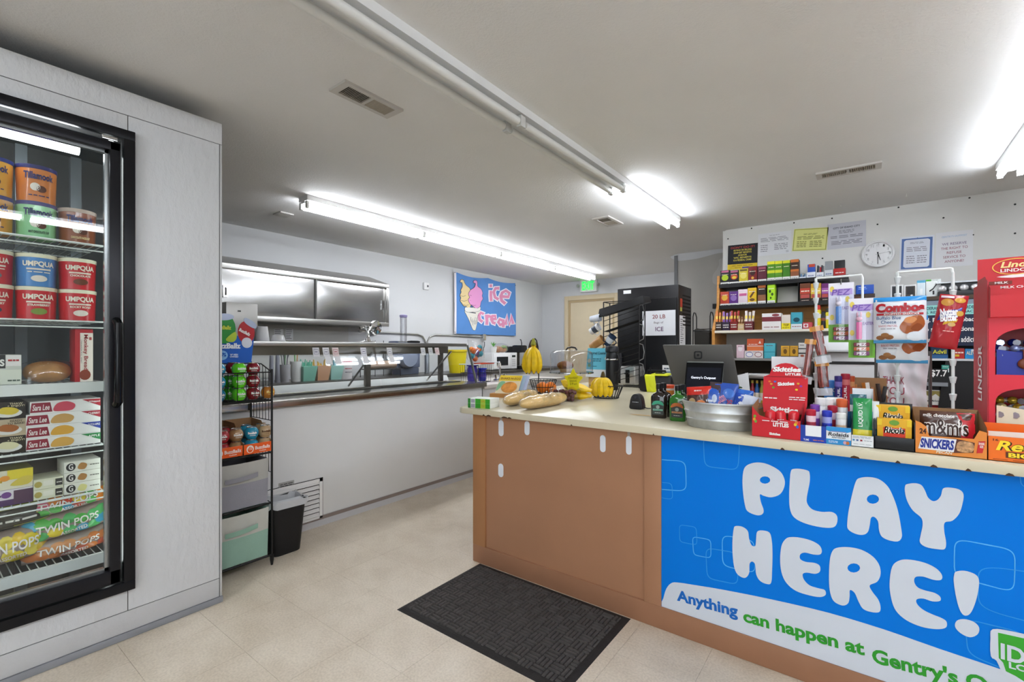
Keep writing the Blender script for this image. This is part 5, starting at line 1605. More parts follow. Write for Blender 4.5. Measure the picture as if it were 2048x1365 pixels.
# grape clamshell
t = thing('fruit_clamshell', 'clear plastic clamshell of dark red grapes beside the wrapped loaf', 'fruit box', (-1.60, 2.70, CZ), .2)
rr = random.Random(9)
g_ = MB().blob((0, 0, 0), .014, .014, .014, 8, 6).mesh('grape', M('#5a2228', .25), True)
for i in range(40):
    o = link(g_, 'grape', t)
    o.location = (rr.uniform(-.075, .075), rr.uniform(-.045, .045), .016 + .022 * (i // 16))
loft([rr_(.16, .11, .002, .02), rr_(.19, .135, .075, .025), rr_(.2, .145, .078, .025), rr_(.17, .12, .085, .025)]).build('clear_shell', PLASTIC, t, True)
# banana hanger
bh = thing('banana_hanger', 'black wire fruit basket with a tall banana hook', 'fruit basket', (-1.99, 3.02, CZ))
mb = MB()
n = 20
for zz, r in ((.004, .07), (.055, .09), (.108, .105)):
    mb.tube([(r * math.cos(2 * PI * i / n), r * math.sin(2 * PI * i / n), zz) for i in range(n)], .003, 5, True)
for i in range(24):
    a = 2 * PI * i / 24
    mb.tube([(.07 * math.cos(a), .07 * math.sin(a), .004), (.105 * math.cos(a), .105 * math.sin(a), .108)], .0022, 4)
for i in range(5):
    x = -.06 + .03 * i
    mb.tube([(x, -.04, .004), (x, .04, .004)], .0022, 4)
mb.build('basket_wires', WIREB, bh)
MB().tube([(-.06, .03, .0), (-.06, .03, .2), (-.06, .02, .36), (-.06, 0, .41), (-.055, -.03, .425), (-.05, -.045, .41)], .0045, 6).build('hook_pole', WIREB, bh, True)
def banana_mesh(L=.225, r=.026, curve=.75):
    path, rad = [], []
    for i in range(11):
        u = i / 10
        a = (u - .5) * curve * 2
        path.append((0, -math.cos(a) * L / (2 * curve) + L / (2 * curve), -u * L))
        rad.append(r * (.28 if u < .08 else .28 + .72 * math.sin(min(1, (u - .05) / .3) * PI / 2)) * (1 if u < .8 else max(.25, 1 - ((u - .8) / .2) ** 2 * .8)))
    return MB().tube(path, rad, 7).mesh('banana', M('#d9b414', .45, noise=.12, nscale=30), True)
bm_ = banana_mesh()
tipm = MB().blob((0, 0, 0), .007, .007, .007, 6, 4).mesh('banana_tip', M('#3a2c14', .8), True)
hb = thing('banana_bunch', 'yellow banana bunch hanging from the black hook', 'bananas', (-2.045, 2.97, CZ + .405))
for i in range(5):
    a = -1.25 + i * .64
    o = link(bm_, 'banana', hb)
    o.rotation_euler = (-.34, 0, a)
    o.location = (.02 * math.sin(a), -.02 * math.cos(a), -.02)
    k = link(tipm, 'banana_tip', o)
    k.location = (0, .041, -.225)
MB().tube([(0, 0, .02), (0, 0, -.005), (0, 0, -.03)], [.008, .016, .022], 8).build('stem_crown', M('#8a8a2a', .6), hb, True)
ora = thing('orange', 'orange resting in the banana hook basket', 'fruit', (-1.985, 3.0, CZ + .008))
MB().blob((0, 0, .042), .045, .045, .042, 14, 10).build('fruit', M('#e0781c', .5, bump=.2, bscale=120), ora, True)
MB().blob((0, 0, .083), .005, .005, .003, 6, 4).build('stem_scar', M('#5a6a2a', .7), ora)
ora2 = dup(ora, (-1.94, 3.05, CZ + .008), .5, 'second orange in the banana hook basket, nearer the cake stand')
# domed cake stand
ck = thing('cake_stand', 'clear domed cake stand on a chrome pedestal', 'cake stand', (-1.90, 3.30, CZ))
MB().lathe([(.085, 0), (.08, .01), (.03, .03), (.025, .06), (.05, .09), (.03, .11), (.03, .13), (.15, .145), (.178, .15), (.178, .16), (.0, .158)], 28).build('pedestal', M('#c9c8c6', .12, 1.0), ck, True)
MB().lathe([(.172, .162), (.172, .29), (.165, .315), (.145, .328), (.0, .338)], 32).build('dome', PLASTIC, ck, True)
MB().tube([(-.05, 0, .335), (-.035, 0, .352), (0, 0, .358), (.035, 0, .352), (.05, 0, .335)], .007, 8).build('dome_handle', M('#2a2622', .3), ck, True)
mf = thing('muffin', 'brown crumb topped muffin under the clear dome', 'muffin', (-1.94, 3.27, CZ + .161))
MB().lathe([(.04, 0), (.05, .035), (.0, .036)], 14).build('base', M('#b08a58', .8), mf, True)
MB().blob((0, 0, .05), .068, .068, .036, 16, 8).build('crumb_top', M('#7a4c2a', .9, noise=.4, nscale=40, bump=.6, bscale=60), mf, True)
# bananas in the second basket
b2 = thing('wire_fruit_basket', 'low black wire basket behind the spotted bananas', 'fruit basket', (-1.46, 3.02, CZ))
mb = MB()
for zz, r in ((.004, .085), (.09, .12)):
    mb.tube([(r * math.cos(2 * PI * i / n), r * math.sin(2 * PI * i / n) * .8, zz) for i in range(n)], .003, 5, True)
for i in range(26):
    a = 2 * PI * i / 26
    mb.tube([(.085 * math.cos(a), .068 * math.sin(a), .004), (.12 * math.cos(a), .096 * math.sin(a), .09)], .002, 4)
for i in range(7):
    x = -.075 + .025 * i
    mb.tube([(x, -.05, .004), (x, .05, .004)], .002, 4)
mb.build('basket_wires', WIREB, b2)
sp_ = thing('banana_bunch', 'spotted ripe banana bunch lying on the counter under the star sign', 'bananas', (-1.57, 2.82, CZ + .028))
for i in range(6):
    o = link(bm_, 'banana', sp_)
    o.rotation_euler = (0, PI / 2 + .05 * i, .15 * (i % 3) - .1)
    o.location = (.10 - .01 * (i % 3), -.05 + .034 * (i % 3), .0 + .036 * (i // 3))
    for k in range(3):
        q = link(tipm, 'brown_spot', o)
        q.location = (.017 if k % 2 else .012, -.001 - .005 * k, -.06 - .05 * k)
        q.scale = (.4, .8, .9)
up = thing('banana_bunch', 'upright banana bunch with a dark stem in the low wire basket', 'bananas', (-1.47, 2.99, CZ + .175))
for i in range(6):
    a = -1.3 + i * .5
    o = link(bm_, 'banana', up)
    o.rotation_euler = (-.62, 0, a)
    o.scale = (1, 1, .68)
    o.location = (.012 * math.sin(a), -.012 * math.cos(a), -.01)
MB().tube([(0, 0, .012), (0, 0, 0), (0, 0, -.03)], [.007, .012, .02], 8).build('stem_crown', M('#4a3c18', .7), up, True)
a = rectY(1127, 1167, 740, 783, 2.76)
st_ = thing('star_sign', 'yellow star shaped price card with handwriting', 'price sign', ((a[0] + a[1]) / 2, 2.76, (a[2] + a[3]) / 2), -.1)
R_ = (a[1] - a[0]) / 2 * 1.05
star = []
for i in range(10):
    an = PI / 2 + i * PI / 5
    r = R_ if i % 2 == 0 else R_ * .58
    star.append((r * math.cos(an), r * math.sin(an)))
MB().prism(smoothpoly(star, 3), -.001, .001).build('star_card', M('#e6d81e', .5), st_)
text('STRAWBERRY\nBANANAS\n$1.99 each', -R_ * .5, -R_ * .4, R_ * .5, R_ * .3, M('#7a6a14', .6), st_, y=-.002, bold=0, rot=.08)
MB().tube([(0, .003, -R_ * .6), (0, .003, -((a[2] + a[3]) / 2 - CZ))], .002, 5).build('stick', M('#c9b48a', .6), st_)
# coaster box
cb = thing('coaster_display', 'teal coaster sign card on a small brown cardboard box', 'display box', (-1.855, 3.67, CZ), .05)
box(-.085, 0, 0, .085, .13, .125).build('box', M('#c39a66', .75, noise=.06), cb, bev=.002)
z1 = .125
MB().hexa([(-.11, -.006, .1), (.1, -.006, .1), (.1, -.002, .1), (-.11, -.002, .1)], [(-.115, .05, .35), (.1, .05, .35), (.1, .054, .35), (-.115, .054, .35)]).build('sign_card', M('#5fb0c6', .5), cb)
def tilt_to(o):
    for v in o.data.vertices:
        v.co.y = -.0075 + (v.co.z - .1) / .25 * .056
tilt_to(text('Inspired Coasters', -.095, .29, .07, .32, M('#1c3a44', .5), cb, bold=.02))
tilt_to(text('~~', -.06, .23, .02, .265, M('#2a5a66', .5), cb, bold=0))
tilt_to(text('~', -.06, .185, -.015, .2, M('#2a5a66', .5), cb, bold=0))
for (x, z, r, c) in ((-.09, .24, .018, '#e6e3cf'), (.07, .26, .017, '#e6e3cf'), (-.085, .2, .015, '#86b08a'), (.07, .255, .006, '#d9b04a')):
    o = shape([ell(x, z, r, r, 10)], 'flower_print', M(c, .5), cb, 0, .0001); tilt_to(o)
MB().hexa([(-.11, -.008, .1), (.1, -.008, .1), (.1, -.007, .1), (-.11, -.007, .1)], [(-.112, .008, .165), (.1, .008, .165), (.1, .009, .165), (-.112, .009, .165)]).build('white_band', M('#d8dde0', .5), cb)
# airpot
ap = thing('airpot', 'tall black vacuum airpot with carry handle', 'airpot', (onY(1224, 0, 3.66).x, 3.66, CZ))
MB().lathe([(.052, 0), (.054, .02), (.052, .26), (.05, .3), (.044, .32)], 22).build('body', M('#1a1a1c', .35), ap, True)
MB().lathe([(.05, .315), (.056, .32), (.056, .35), (.05, .365), (.02, .37)], 22).build('lid', M('#26262a', .3), ap, True)
MB().lathe([(.0535, .25), (.0545, .252), (.0545, .258), (.0535, .26)], 22).build('chrome_ring', CHROME, ap, True)
MB().tube([(.05, 0, .3), (.075, -.02, .26), (.09, -.03, .2), (.075, -.03, .16), (.04, -.04, .15)], .006, 8).build('handle', BLACK, ap, True)
# mug rack with hats
RXm, RYm = onY(1242, 0, 3.92).x, 3.92
mr = thing('mug_rack', 'tall black wire merchandise rack on the rear of the counter', 'rack', (RXm, RYm, CZ), .0)
hw_ = .17
Hr = .77
for x in (-hw_, hw_):
    for y in (0, .13):
        MB().tube([(x, y, 0), (x, y, Hr)], .005, 6).build('post', WIREB, mr)
for k in range(13):
    z = .02 + .048 * k
    MB().tube([(-hw_, 0, z), (hw_, 0, z + .10)], .0028, 5).build('sloped_wire', WIREB, mr)
for k in range(4):
    z = .60 - .17 * k
    MB().tube([(hw_, .0, z + .13), (hw_ + .035, -.01, z + .12), (hw_ + .05, -.015, z + .06), (hw_ + .04, -.01, z), (hw_, 0, z - .02)], .004, 6).build('side_loop', M('#8a8a8a' if k else '#555555', .3, .6), mr, True)
for k in range(2):
    z = .3 + .2 * k
    mb = MB()
    for i in range(4):
        mb.tube([(-hw_, .13 * (i + 1) / 5, z), (hw_, .13 * (i + 1) / 5, z + .1)], .0026, 5)
    mb.build('wire_shelf', WIREB, mr)
MB().hexa([(-hw_ - .05, -.02, Hr - .14), (hw_ + .05, -.02, Hr - .03), (hw_ + .05, .16, Hr - .01), (-hw_ - .05, .16, Hr - .12)], [(-hw_ - .045, .0, Hr - .06), (hw_ + .03, .0, Hr + .035), (hw_ + .03, .17, Hr + .045), (-hw_ - .045, .17, Hr - .05)]).build('sloped_top_tray', M('#161618', .55), mr, bev=.006)
MB().tube([(-hw_, 0, Hr), (hw_, 0, Hr), (hw_, .13, Hr), (-hw_, .13, Hr)], .004, 5, True).tube([(-hw_, 0, .01), (hw_, 0, .01), (hw_, .13, .01), (-hw_, .13, .01)], .005, 5, True).build('rings', WIREB, mr)
def mug(label, loc, rx, ry, rz, col, band, r=.037, h=.1):
    t = thing('travel_mug', label, 'mug', loc, rz, 'mugs hung on the rack side', rx=rx, ry=ry)
    MB().lathe([(r * .8, 0), (r, h), (r * .93, h), (r * .75, .006)], 18).build('body', M(col, .4), t, True)
    MB().lathe([(r * .86, h * .3), (r * .955, h * .75)], 18, ).build('band', M(band, .4), t, True)
    MB().tube([(r * .95, 0, h * .8), (r * 1.6, 0, h * .75), (r * 1.7, 0, h * .45), (r * .85, 0, h * .25)], .005, 6).build('handle', M(col, .4), t, True)
    return t
mug('white mug with a dark band hanging from the wire rack', (RXm - hw_ - .12, RYm - .02, CZ + .50), 0, 1.05, 0, '#d8d8da', '#3a4250')
mug('tan mug with a white rim hanging below the dark banded mug', (RXm - hw_ - .11, RYm - .03, CZ + .36), 0, 1.0, 0, '#b08450', '#a87a48', .042, .14)
mug('frosted white tumbler lying at the top of the mug rack', (RXm - hw_ - .13, RYm, CZ + .62), 0, 1.45, 0, '#ccd2dc', '#d5dae2', .035, .1)
mug('navy mug tucked behind the tan mug', (RXm - hw_ + .02, RYm + .01, CZ + .38), 0, .7, 0, '#27364e', '#d0d6dc', .038, .11)
# toaster behind the rack
X_ = onY(1256, 0, 4.1).x
ts = thing('toaster', 'chrome slot toaster behind the wire rack', 'toaster', (X_, 4.09, CZ))
box(-.075, 0, .012, .075, .2, .185).build('shell', M('#d6d5d3', .22, .7), ts, bev=.02)
box(-.02, -.004, .03, .02, .0, .15).build('lever_slot', BLACK, ts, bev=.002)
box(-.02, -.03, .11, .02, -.004, .125).build('lever', BLACK, ts, bev=.003)
MB().box(-.05, .02, .184, -.02, .18, .1865).box(.02, .02, .184, .05, .18, .1865).build('bread_slots', M('#0c0c0c', .7), ts)
# ice merchandiser
ic = thing('ice_freezer', 'tall black ice merchandiser cabinet with a paper ice sign', 'ice freezer', (-1.957, 4.42, 0))
IW, ID, IH = .60, .40, 1.83
k_ = 4.42 / 4.3
ix0 = onY(1235, 0, 4.42).x; ix1 = onY(1357, 0, 4.42).x
ic.location.x = ix0
IW = ix1 - ix0
IH = onY(1300, 573.5, 4.42).z
box(0, 0, .03, IW, ID, IH).build('cabinet', M('#1b1a1c', .4, noise=.1, nscale=2), ic, bev=.006)
box(.02, -.02, .1, IW - .01, 0, IH - .12).build('door', M('#121214', .3), ic, bev=.004)
box(.035, -.045, .95, .06, -.02, 1.2).build('door_handle', M('#2e2e32', .3), ic, bev=.004)
vs = MB()
for i in range(9):
    vs.box(IW, .12, IH - .1 - .035 * i, IW + .003, .36, IH - .085 - .035 * i)
vs.build('side_vents', M('#050505', .6), ic)
def icY(px, py):
    q = onY(px, py, 4.395)
    return q.x - ix0, q.z
s0, s1 = icY(1285, 672), icY(1351, 620)
box(s0[0], -.027, s0[1], s1[0], -.0225, s1[1]).build('paper_sign', M('#d9dade', .25), ic)
for tx, ya_, yb2, xa, xb, c in (('20 LB', 629, 638, 1305, 1331, '#8a4a4a'), ('Bags of', 643, 649, 1308, 1327, '#8a8488'), ('ICE', 654, 663, 1311, 1327, '#6a4a6a')):
    q0, q1 = icY(xa, yb2), icY(xb, ya_)
    text(tx, q0[0], q0[1], q1[0], q1[1], M(c, .5), ic, y=-.029, bold=.01)
q0, q1 = icY(1245, 588), icY(1260, 580)
box(q0[0], -.003, q0[1], q1[0], 0, q1[1]).build('rating_sticker', PAPER, ic)
o = box(IW, .03, 1.28, IW + .002, .2, 1.56).build('receipt_paper', PAPER, ic)
rl = MB()
for i in range(12):
    rl.box(IW + .002, .05, 1.3 + .02 * i, IW + .0026, .1 + .06 * ((i * 7) % 5) / 5, 1.306 + .02 * i)
rl.build('receipt_print', M('#77777c', .7), ic)
box(IW, .05, 1.64, IW + .002, .11, 1.72).build('warning_sticker', M('#c8452c', .5), ic)
box(IW, .05, 1.60, IW + .002, .1, 1.637).build('yellow_sticker', M('#d0cf6a', .5), ic)
# lime radio
rd = thing('jobsite_radio', 'black and lime green jobsite radio with aerial', 'radio', (-1.35, 3.66, CZ), .1)
box(-.13, 0, .0, .13, .14, .13).build('body', M('#1f1f22', .4), rd, bev=.03)
MB().hexa([(-.06, -.006, .0), (.02, -.006, .0), (.02, .0, .0), (-.06, .0, .0)], [(-.08, -.006, .13), (.0, -.006, .13), (.0, .02, .14), (-.08, .02, .14)]).build('lime_strap', M('#d6dc2a', .4), rd, bev=.002)
MB().hexa([(-.03, .0, .13), (.1, .0, .13), (.11, .1, .135), (-.02, .1, .135)], [(-.03, .005, .145), (.1, .005, .145), (.1, .1, .15), (-.02, .1, .15)]).build('lime_top_frame', M('#cdd42a', .4), rd, bev=.003)
MB().hexa([(0, .02, .145), (.07, .02, .145), (.07, .08, .149), (0, .08, .149)], [(0, .02, .151), (.07, .02, .151), (.07, .08, .153), (0, .08, .153)]).build('display_window', M('#2a2f1c', .3), rd)
MB().tube([(-.06, .1, .12), (-.06, .1, .19)], .006, 8).build('aerial', BLACK, rd)
MB().tube([(-.09, .1, .13), (-.08, .1, .165), (.06, .1, .165), (.07, .1, .13)], .009, 8).build('carry_handle', BLACK, rd, True)
o = thing('price_card', 'white printed card standing behind the lime radio', 'card', (onY(1336, 0, 3.8).x, 3.84, CZ))
box(-.06, 0, .0, .06, .003, .21).build('card', PAPER, o)
box(-.05, -.001, .14, .05, 0, .16).build('printed_bar', M('#8aa0b5', .6), o)
text('~', -.045, .17, .02, .195, M('#3a4a5a', .6), o, y=-.002)
# register
POSY = 2.62
a = rectY(1336, 1476, 690, 770, POSY)
ps = thing('register_monitor', 'grey register monitor seen from behind with a rounded square logo', 'monitor', ((a[0] + a[1]) / 2, POSY, CZ), .03)
mw2 = (a[1] - a[0]) / 2
mz0, mz1 = a[2] - CZ - .01, a[3] - CZ
MB().hexa([(-mw2 + .035, -.0, mz0), (mw2 + .005, -.0, mz0), (mw2 + .005, .02, mz0), (-mw2 + .035, .02, mz0)], [(-mw2 - .012, -.06, mz1), (mw2 - .022, -.06, mz1), (mw2 - .022, -.04, mz1), (-mw2 - .012, -.04, mz1)]).build('back_shell', M('#62605d', .42, .3), ps, bev=.008)
zl = mz1 - .055
yl = -.06 + .06 * .055 / (mz1 - mz0) - .004
def sq(c, r):
    return [(c[0] + r * math.copysign(abs(math.cos(t)) ** .4, math.cos(t)), c[1] + r * math.copysign(abs(math.sin(t)) ** .4, math.sin(t))) for t in [2 * PI * i / 24 for i in range(24)]]
cl_ = onY(1401, 0, POSY).x - ps.location.x
shape([sq((cl_, zl), .021), sq((cl_, zl), .0145), sq((cl_, zl), .006)], 'logo', M('#151516', .4), ps, yl - .003, .001)
MB().box(-.06, .0, 0, .09, .1, .012).tube([(.02, .05, .01), (.02, .02, mz0 + .03)], .02, 8).build('stand', M('#5b5b5c', .4, .4), ps)
DY = 2.46
a = rectY(1362, 1441, 724, 790, DY)
cd_ = thing('customer_display', 'small black customer screen in front of the register monitor', 'display', ((a[0] + a[1]) / 2, DY, CZ), .05)
dw = (a[1] - a[0]) / 2
dz1 = a[3] - CZ
MB().hexa([(-dw - .0, .0, .03), (dw, .0, .03), (dw, .014, .03), (-dw - .0, .014, .03)], [(-dw + .018, .05, dz1), (dw + .004, .05, dz1), (dw + .004, .064, dz1), (-dw + .018, .064, dz1)]).build('shell', M('#8d9290', .3, .6), cd_, bev=.006)
def dy(z):
    return .05 * (z - .03) / (dz1 - .03)
def dquad(x0, x1, z0, z1, off):
    sh_ = lambda z: .012 * (z - .03) / (dz1 - .03)
    return MB().add([(x0 + sh_(z0), dy(z0) - off, z0), (x1 + sh_(z0), dy(z0) - off, z0), (x1 + sh_(z1), dy(z1) - off, z1), (x0 + sh_(z1), dy(z1) - off, z1)], [(0, 1, 2, 3)])
dquad(-dw + .006, dw - .006, .035, dz1 - .006, .0015).build('bezel', M('#0b0b0d', .5, spec=.1), cd_)
dquad(-dw + .014, dw - .014, .042, dz1 - .03, .003).build('screen', M('#181922', .5, emit=.12, spec=.1), cd_)
zg = onY(1401, 757, DY).z - CZ
o = text("Gentry's Outpost", -dw * .62, zg - .008, dw * .62, zg + .008, E('#cfd3e0', .9), cd_, y=0)
for v in o.data.vertices:
    v.co.x += .012 * (v.co.z - .03) / (dz1 - .03)
    v.co.y = dy(v.co.z) - .0045
MB().box(-.06, .01, 0, .06, .09, .03).build('base', M('#2a2a2c', .4), cd_, bev=.004)
# scanner
p = C(1271, 819)
sn = thing('barcode_scanner', 'black upright barcode scanner with a coiled cable', 'scanner', (p.x, p.y, CZ))
o1 = smoothpoly([(-.034, 0), (.034, 0), (.036, .035), (.028, .068), (.012, .085), (-.012, .085), (-.028, .068), (-.036, .035)], 4)
MB().prism(o1, 0, .055).build('body', M('#232326', .35), sn, bev=.006)
text('~', -.018, .036, .018, .045, M('#b9bcc4', .4), sn, y=-.002)
MB().lathe([(.01, 0), (.009, .003), (.0, .004)], 12).build('window', M('#3c3c44', .2), sn).matrix_local = Matrix.Translation((0, 0, .068)) @ Matrix.Rotation(PI / 2, 4, 'X')
cpath = [(.03, .04, .01), (.06, .03, .006), (.09, .05, .006), (.07, .08, .006), (.1, .09, .006), (.14, .06, .006), (.2, .08, .006)]
MB().tube([tuple(Vector(q)) for q in cpath], .003, 6).build('cable', BLACK, sn, True)
st2 = MB().add([(0, 0, 0), (.06, -.012, 0), (.12, -.004, 0), (.17, .01, 0), (.16, .022, 0), (.1, .02, 0), (.03, .018, 0)], [tuple(range(7))]).build('counter_sticker', M('#cda45e', .6), None)
st2.location = C(1258, 829) + Vector((0, 0, .0004))
tag(st2, 'worn tan sticker patch on the counter in front of the scanner', 'sticker')
# flasks
def flask(label, px, py, liquid, lab1, lab2, dx=0, dy_=0, name='liquor_flask'):
    p = C(px, py)
    t = thing(name, label, 'bottle', (p.x + dx, p.y + dy_, CZ), .08, 'liquor flasks by the scanner')
    w_, d_ = .078, .042
    rings = [rr_(w_ * .9, d_ * .85, .0, .014), rr_(w_, d_, .006, .016), rr_(w_, d_, .105, .016), rr_(w_ * .85, d_ * .9, .118, .014), rr_(w_ * .4, d_ * .7, .128, .0135), rr_(.027, .027, .133, .0134), rr_(.026, .026, .148, .0129)]
    loft(rings).build('glass_body', M(liquid, .06, coat=1.0), t, True)
    MB().lathe([(.0145, .145), (.015, .148), (.015, .17), (.012, .172)], 14).build('screw_cap', M('#1a1a1c', .3), t, True)
    yy = -d_ / 2 - .0008
    box(-.027, yy, .018, .027, yy + .0004, .085).build('label_paper', M('#3a3f3c', .5), t)
    shape([smoothpoly([(-.028, .072), (-.014, .086), (.014, .086), (.028, .072), (.026, .064), (0, .072), (-.026, .064)], 3)], 'label_arch', M(lab1, .5), t, yy - .0006, .0002)
    box(-.024, yy - .0008, .038, .024, yy - .0005, .046).build('label_band', M(lab2, .5), t)
    shape([ell(0, .056, .009, .009, 14)], 'label_emblem', M('#98a39a', .5), t, yy - .0008, .0002)
    text('~', -.021, .040, .021, .0445, M('#24302a', .5), t, y=yy - .0014, bold=.01)
    text('~', -.015, .024, .015, .030, M('#c8d0c8', .5), t, y=yy - .0014, bold=.01)
    return t
flask('dark brown liquor flask with green label', 1318, 836, '#1c0f0b', '#3f9a7a', '#7fb5a0')
flask('bright green liquor flask with orange label', 1356, 842, '#1f6a12', '#b5602a', '#c98a5a')
flask('dark brown liquor flask behind the green labelled one', 1318, 836, '#160c0a', '#3f9a7a', '#7fb5a0', .0, .065)
flask('dark flask behind the green flask with orange label', 1356, 842, '#142a0c', '#b5602a', '#c98a5a', .0, .065)
p = onY(1337, 0, 2.8)
t = thing('salsa_jar', 'small jar with orange red label behind the liquor flasks', 'jar', (p.x, 2.8, CZ))
MB().lathe([(.034, 0), (.036, .01), (.036, .1), (.03, .115)], 18).build('glass', M('#d8d4cc', .2), t, True)
MB().lathe([(.0365, .06), (.0365, .1)], 18).build('label_band', M('#d98a3a', .4), t, True)
MB().lathe([(.037, .025), (.037, .055)], 18).build('red_band', M('#c9381e', .4), t, True)
MB().lathe([(.034, .112), (.036, .115), (.036, .13), (.03, .132)], 18).build('lid', M('#cf4a24', .35), t, True)
p = onY(1352, 0, 2.72)
t = thing('receipt_printer', 'white receipt printer beside the register screen', 'printer', (p.x + .02, 2.74, CZ))
box(-.04, 0, 0, .05, .12, .135).build('case', M('#d6d6d4', .4), t, bev=.01)
box(-.03, .03, .134, .04, .035, .137).build('paper_slot', BLACK, t)
# galvanised tub with candy
tby = 2.205
tbx = onY(1438.5, 0, tby).x
gt = thing('galvanized_tub', 'oval galvanized metal tub on the counter front', 'tub', (tbx, tby, CZ), .0)
prof = [(.80, 0), (.82, .004), (.86, .03), (.875, .032), (.875, .036), (.865, .038), (.91, .06), (.925, .062), (.925, .066), (.915, .068), (.96, .095), (.985, .097), (.985, .103), (.95, .103), (.9, .06), (.8, .008), (.0, .006)]
MB().lathe([(r * .162, z * 1.12) for r, z in prof], 40, sy=.66).build('tub_wall', M('#c2c5c6', .42, .8, noise=.22, nscale=14), gt, True)
for s in (-1, 1):
    MB().tube([(s * .152, -.02, .095), (s * .172, -.02, .1), (s * .172, .02, .1), (s * .152, .02, .095)], .003, 6).build('handle', M('#8a8b8a', .35, .9), gt, True)
def tubbag(label, px, yt, w, h, col, prints, texts, dy_, lean, tilt, seed):
    X = onY(px, 0, tby + dy_).x
    bag('candy_bag', label, 'candy bag', (X, tby + dy_, CZ + .012), lean * .4, w, h, .03, col, prints, texts, 'candy bags in the metal tub', seed=seed, tilt=tilt, roll=lean)
tubbag('candy bag with red header and orange pictures in the metal tub', 1400, 780, .11, .165, '#4a2c24', [(.0, .76, 1, 1, '#cf3024'), (ell(.25, .58, .15, .1, 10), '#c9a878'), (ell(.6, .5, .2, .12, 10), '#d9742a'), (ell(.35, .4, .15, .1, 10), '#c43a2a')], [('~', .4, .28, .95, .42, '#ece6ea', dict(shear=.1)), ('~', .35, .83, .65, .92, '#f0d8d0')], .0, -.1, -.2, 21)
tubbag('blue candy bag behind the red header bag', 1420, 785, .09, .16, '#2a58b8', [(ell(.4, .5, .2, .2, 10), '#6f9ad8'), (ell(.7, .7, .12, .12, 10), '#c8d4ea')], [('~', .2, .55, .8, .7, '#dfe6f4', dict(spin=1))], .01, .0, -.15, 22)
tubbag('dark brown and blue cotton candy bag with pink swirl in the tub', 1441, 775, .12, .185, '#2f52a8', [(.0, .0, .42, 1, '#4a3c40'), (ell(.62, .35, .2, .14, 12), '#d99ac0'), (ell(.7, .75, .2, .12, 10), '#3f74cc')], [('Cotton', .25, .5, .6, .72, '#e2a0b8', dict(rot=.6)), ('SOUR', .68, .25, .85, .6, '#b0243a', dict(spin=3))], .015, .05, -.18, 23)
tubbag('blue candy bag with teal corner near the tub rim', 1471, 782, .1, .16, '#3264b8', [(ell(.5, .6, .25, .15, 12), '#c890b5'), (ell(.3, .8, .2, .1, 10), '#3fa0b8')], [('~', .2, .35, .8, .5, '#e6ecf6', dict(rot=.4))], .03, .12, -.2, 24)
tubbag('white and blue candy packet leaning over the tub edge', 1482, 796, .1, .14, '#c9d0e0', [([(.0, .0), (.55, .0), (.35, 1), (.0, 1)], '#2448a8'), (ell(.28, .55, .15, .2, 10), '#e9ecf2')], [('~', .05, .3, .45, .45, '#20388a', dict(rot=.5))], .0, .2, -.2, 25)
tubbag('small yellow candy packet beside the red display box', 1496, 808, .05, .12, '#d9c04a', [(ell(.5, .6, .3, .2, 10), '#e6d88a')], [], .03, .05, -.2, 26)
# ------------------------------------------------------------------ front row of candy displays
FY = 2.066
# red candy display box with header
x0, x1 = onY(1504, 0, FY).x, onY(1601, 0, FY).x
sk = thing('candy_display_box', 'red candy display box with a tall back card reading Skittles', 'candy display', ((x0 + x1) / 2, FY, CZ), -.02)
w_ = x1 - x0
RED = M('#c8202c', .4)
dd = .13
front = [(-w_ / 2, 0), (w_ / 2, 0), (w_ / 2, .075), (w_ * .36, .07), (w_ * .2, .075), (0, .068), (-w_ * .2, .078), (-w_ * .34, .085), (-w_ / 2, .118)]
MB().prism(front, 0, .002).build('front_wall', RED, sk)
for s, m in ((-1, CARD), (1, RED)):
    xx = s * w_ / 2
    MB().add([(xx, 0, 0), (xx, dd, 0), (xx, dd, .14), (xx, 0, .118 if s < 0 else .075)], [(0, 1, 2, 3)]).build('side_wall', RED if s > 0 else CARD, sk)
MB().box(-w_ / 2, dd, 0, w_ / 2, dd + .002, .12).box(-w_ / 2, 0, 0, w_ / 2, dd, .002).build('inner_card', CARD, sk)
hdc = bpy.data.objects.new('header_card', None); COL.objects.link(hdc); hdc.parent = sk
hdc.location = (.012, dd - .02, .085)
hdc.rotation_euler = (-.25, 0, 0)
hh = [(-w_ * .44, 0), (w_ * .44, 0), (w_ * .48, .04), (w_ * .48, .15), (w_ * .35, .16)] + [(w_ * .34 * math.cos(t), .16 + .05 * math.sin(t)) for t in [PI * k / 10 for k in range(1, 10)]] + [(-w_ * .35, .16), (-w_ * .48, .15), (-w_ * .48, .04)]
MB().prism(hh, 0, .003).build('card', RED, hdc)
LW = M('#f2efec', .4)
text('Skittles', -w_ * .28, .172, w_ * .33, .193, LW, hdc, y=-.002, bold=.05, shear=.1)
text('LITTLES', 0, .158, w_ * .33, .168, LW, hdc, y=-.002, bold=.05)
box(-w_ * .47, -.0008, .150, w_ * .47, -.0004, .1525).build('fold_line', M('#8f1620', .5), hdc)
text('Skittles', -w_ * .16, .115, w_ * .2, .13, LW, hdc, y=-.0022, bold=.05, rot=.1)
for (u, v, c) in ((-.3, .12, '#d9a02a'), (-.22, .13, '#3a6ac0'), (-.25, .105, '#5aa03a'), (.28, .125, '#d9a02a'), (.34, .115, '#8a3aa0'), (-.34, .13, '#e0762a'), (.25, .10, '#e0c02a')):
    shape([ell(u * w_, v, .005, .004, 10)], 'candy_print', M(c, .4), hdc, -.0012, .0002)
text('~', -w_ * .44, .055, -w_ * .16, .066, LW, hdc, y=-.002)
text('~~', w_ * .1, .055, w_ * .44, .072, LW, hdc, y=-.002)
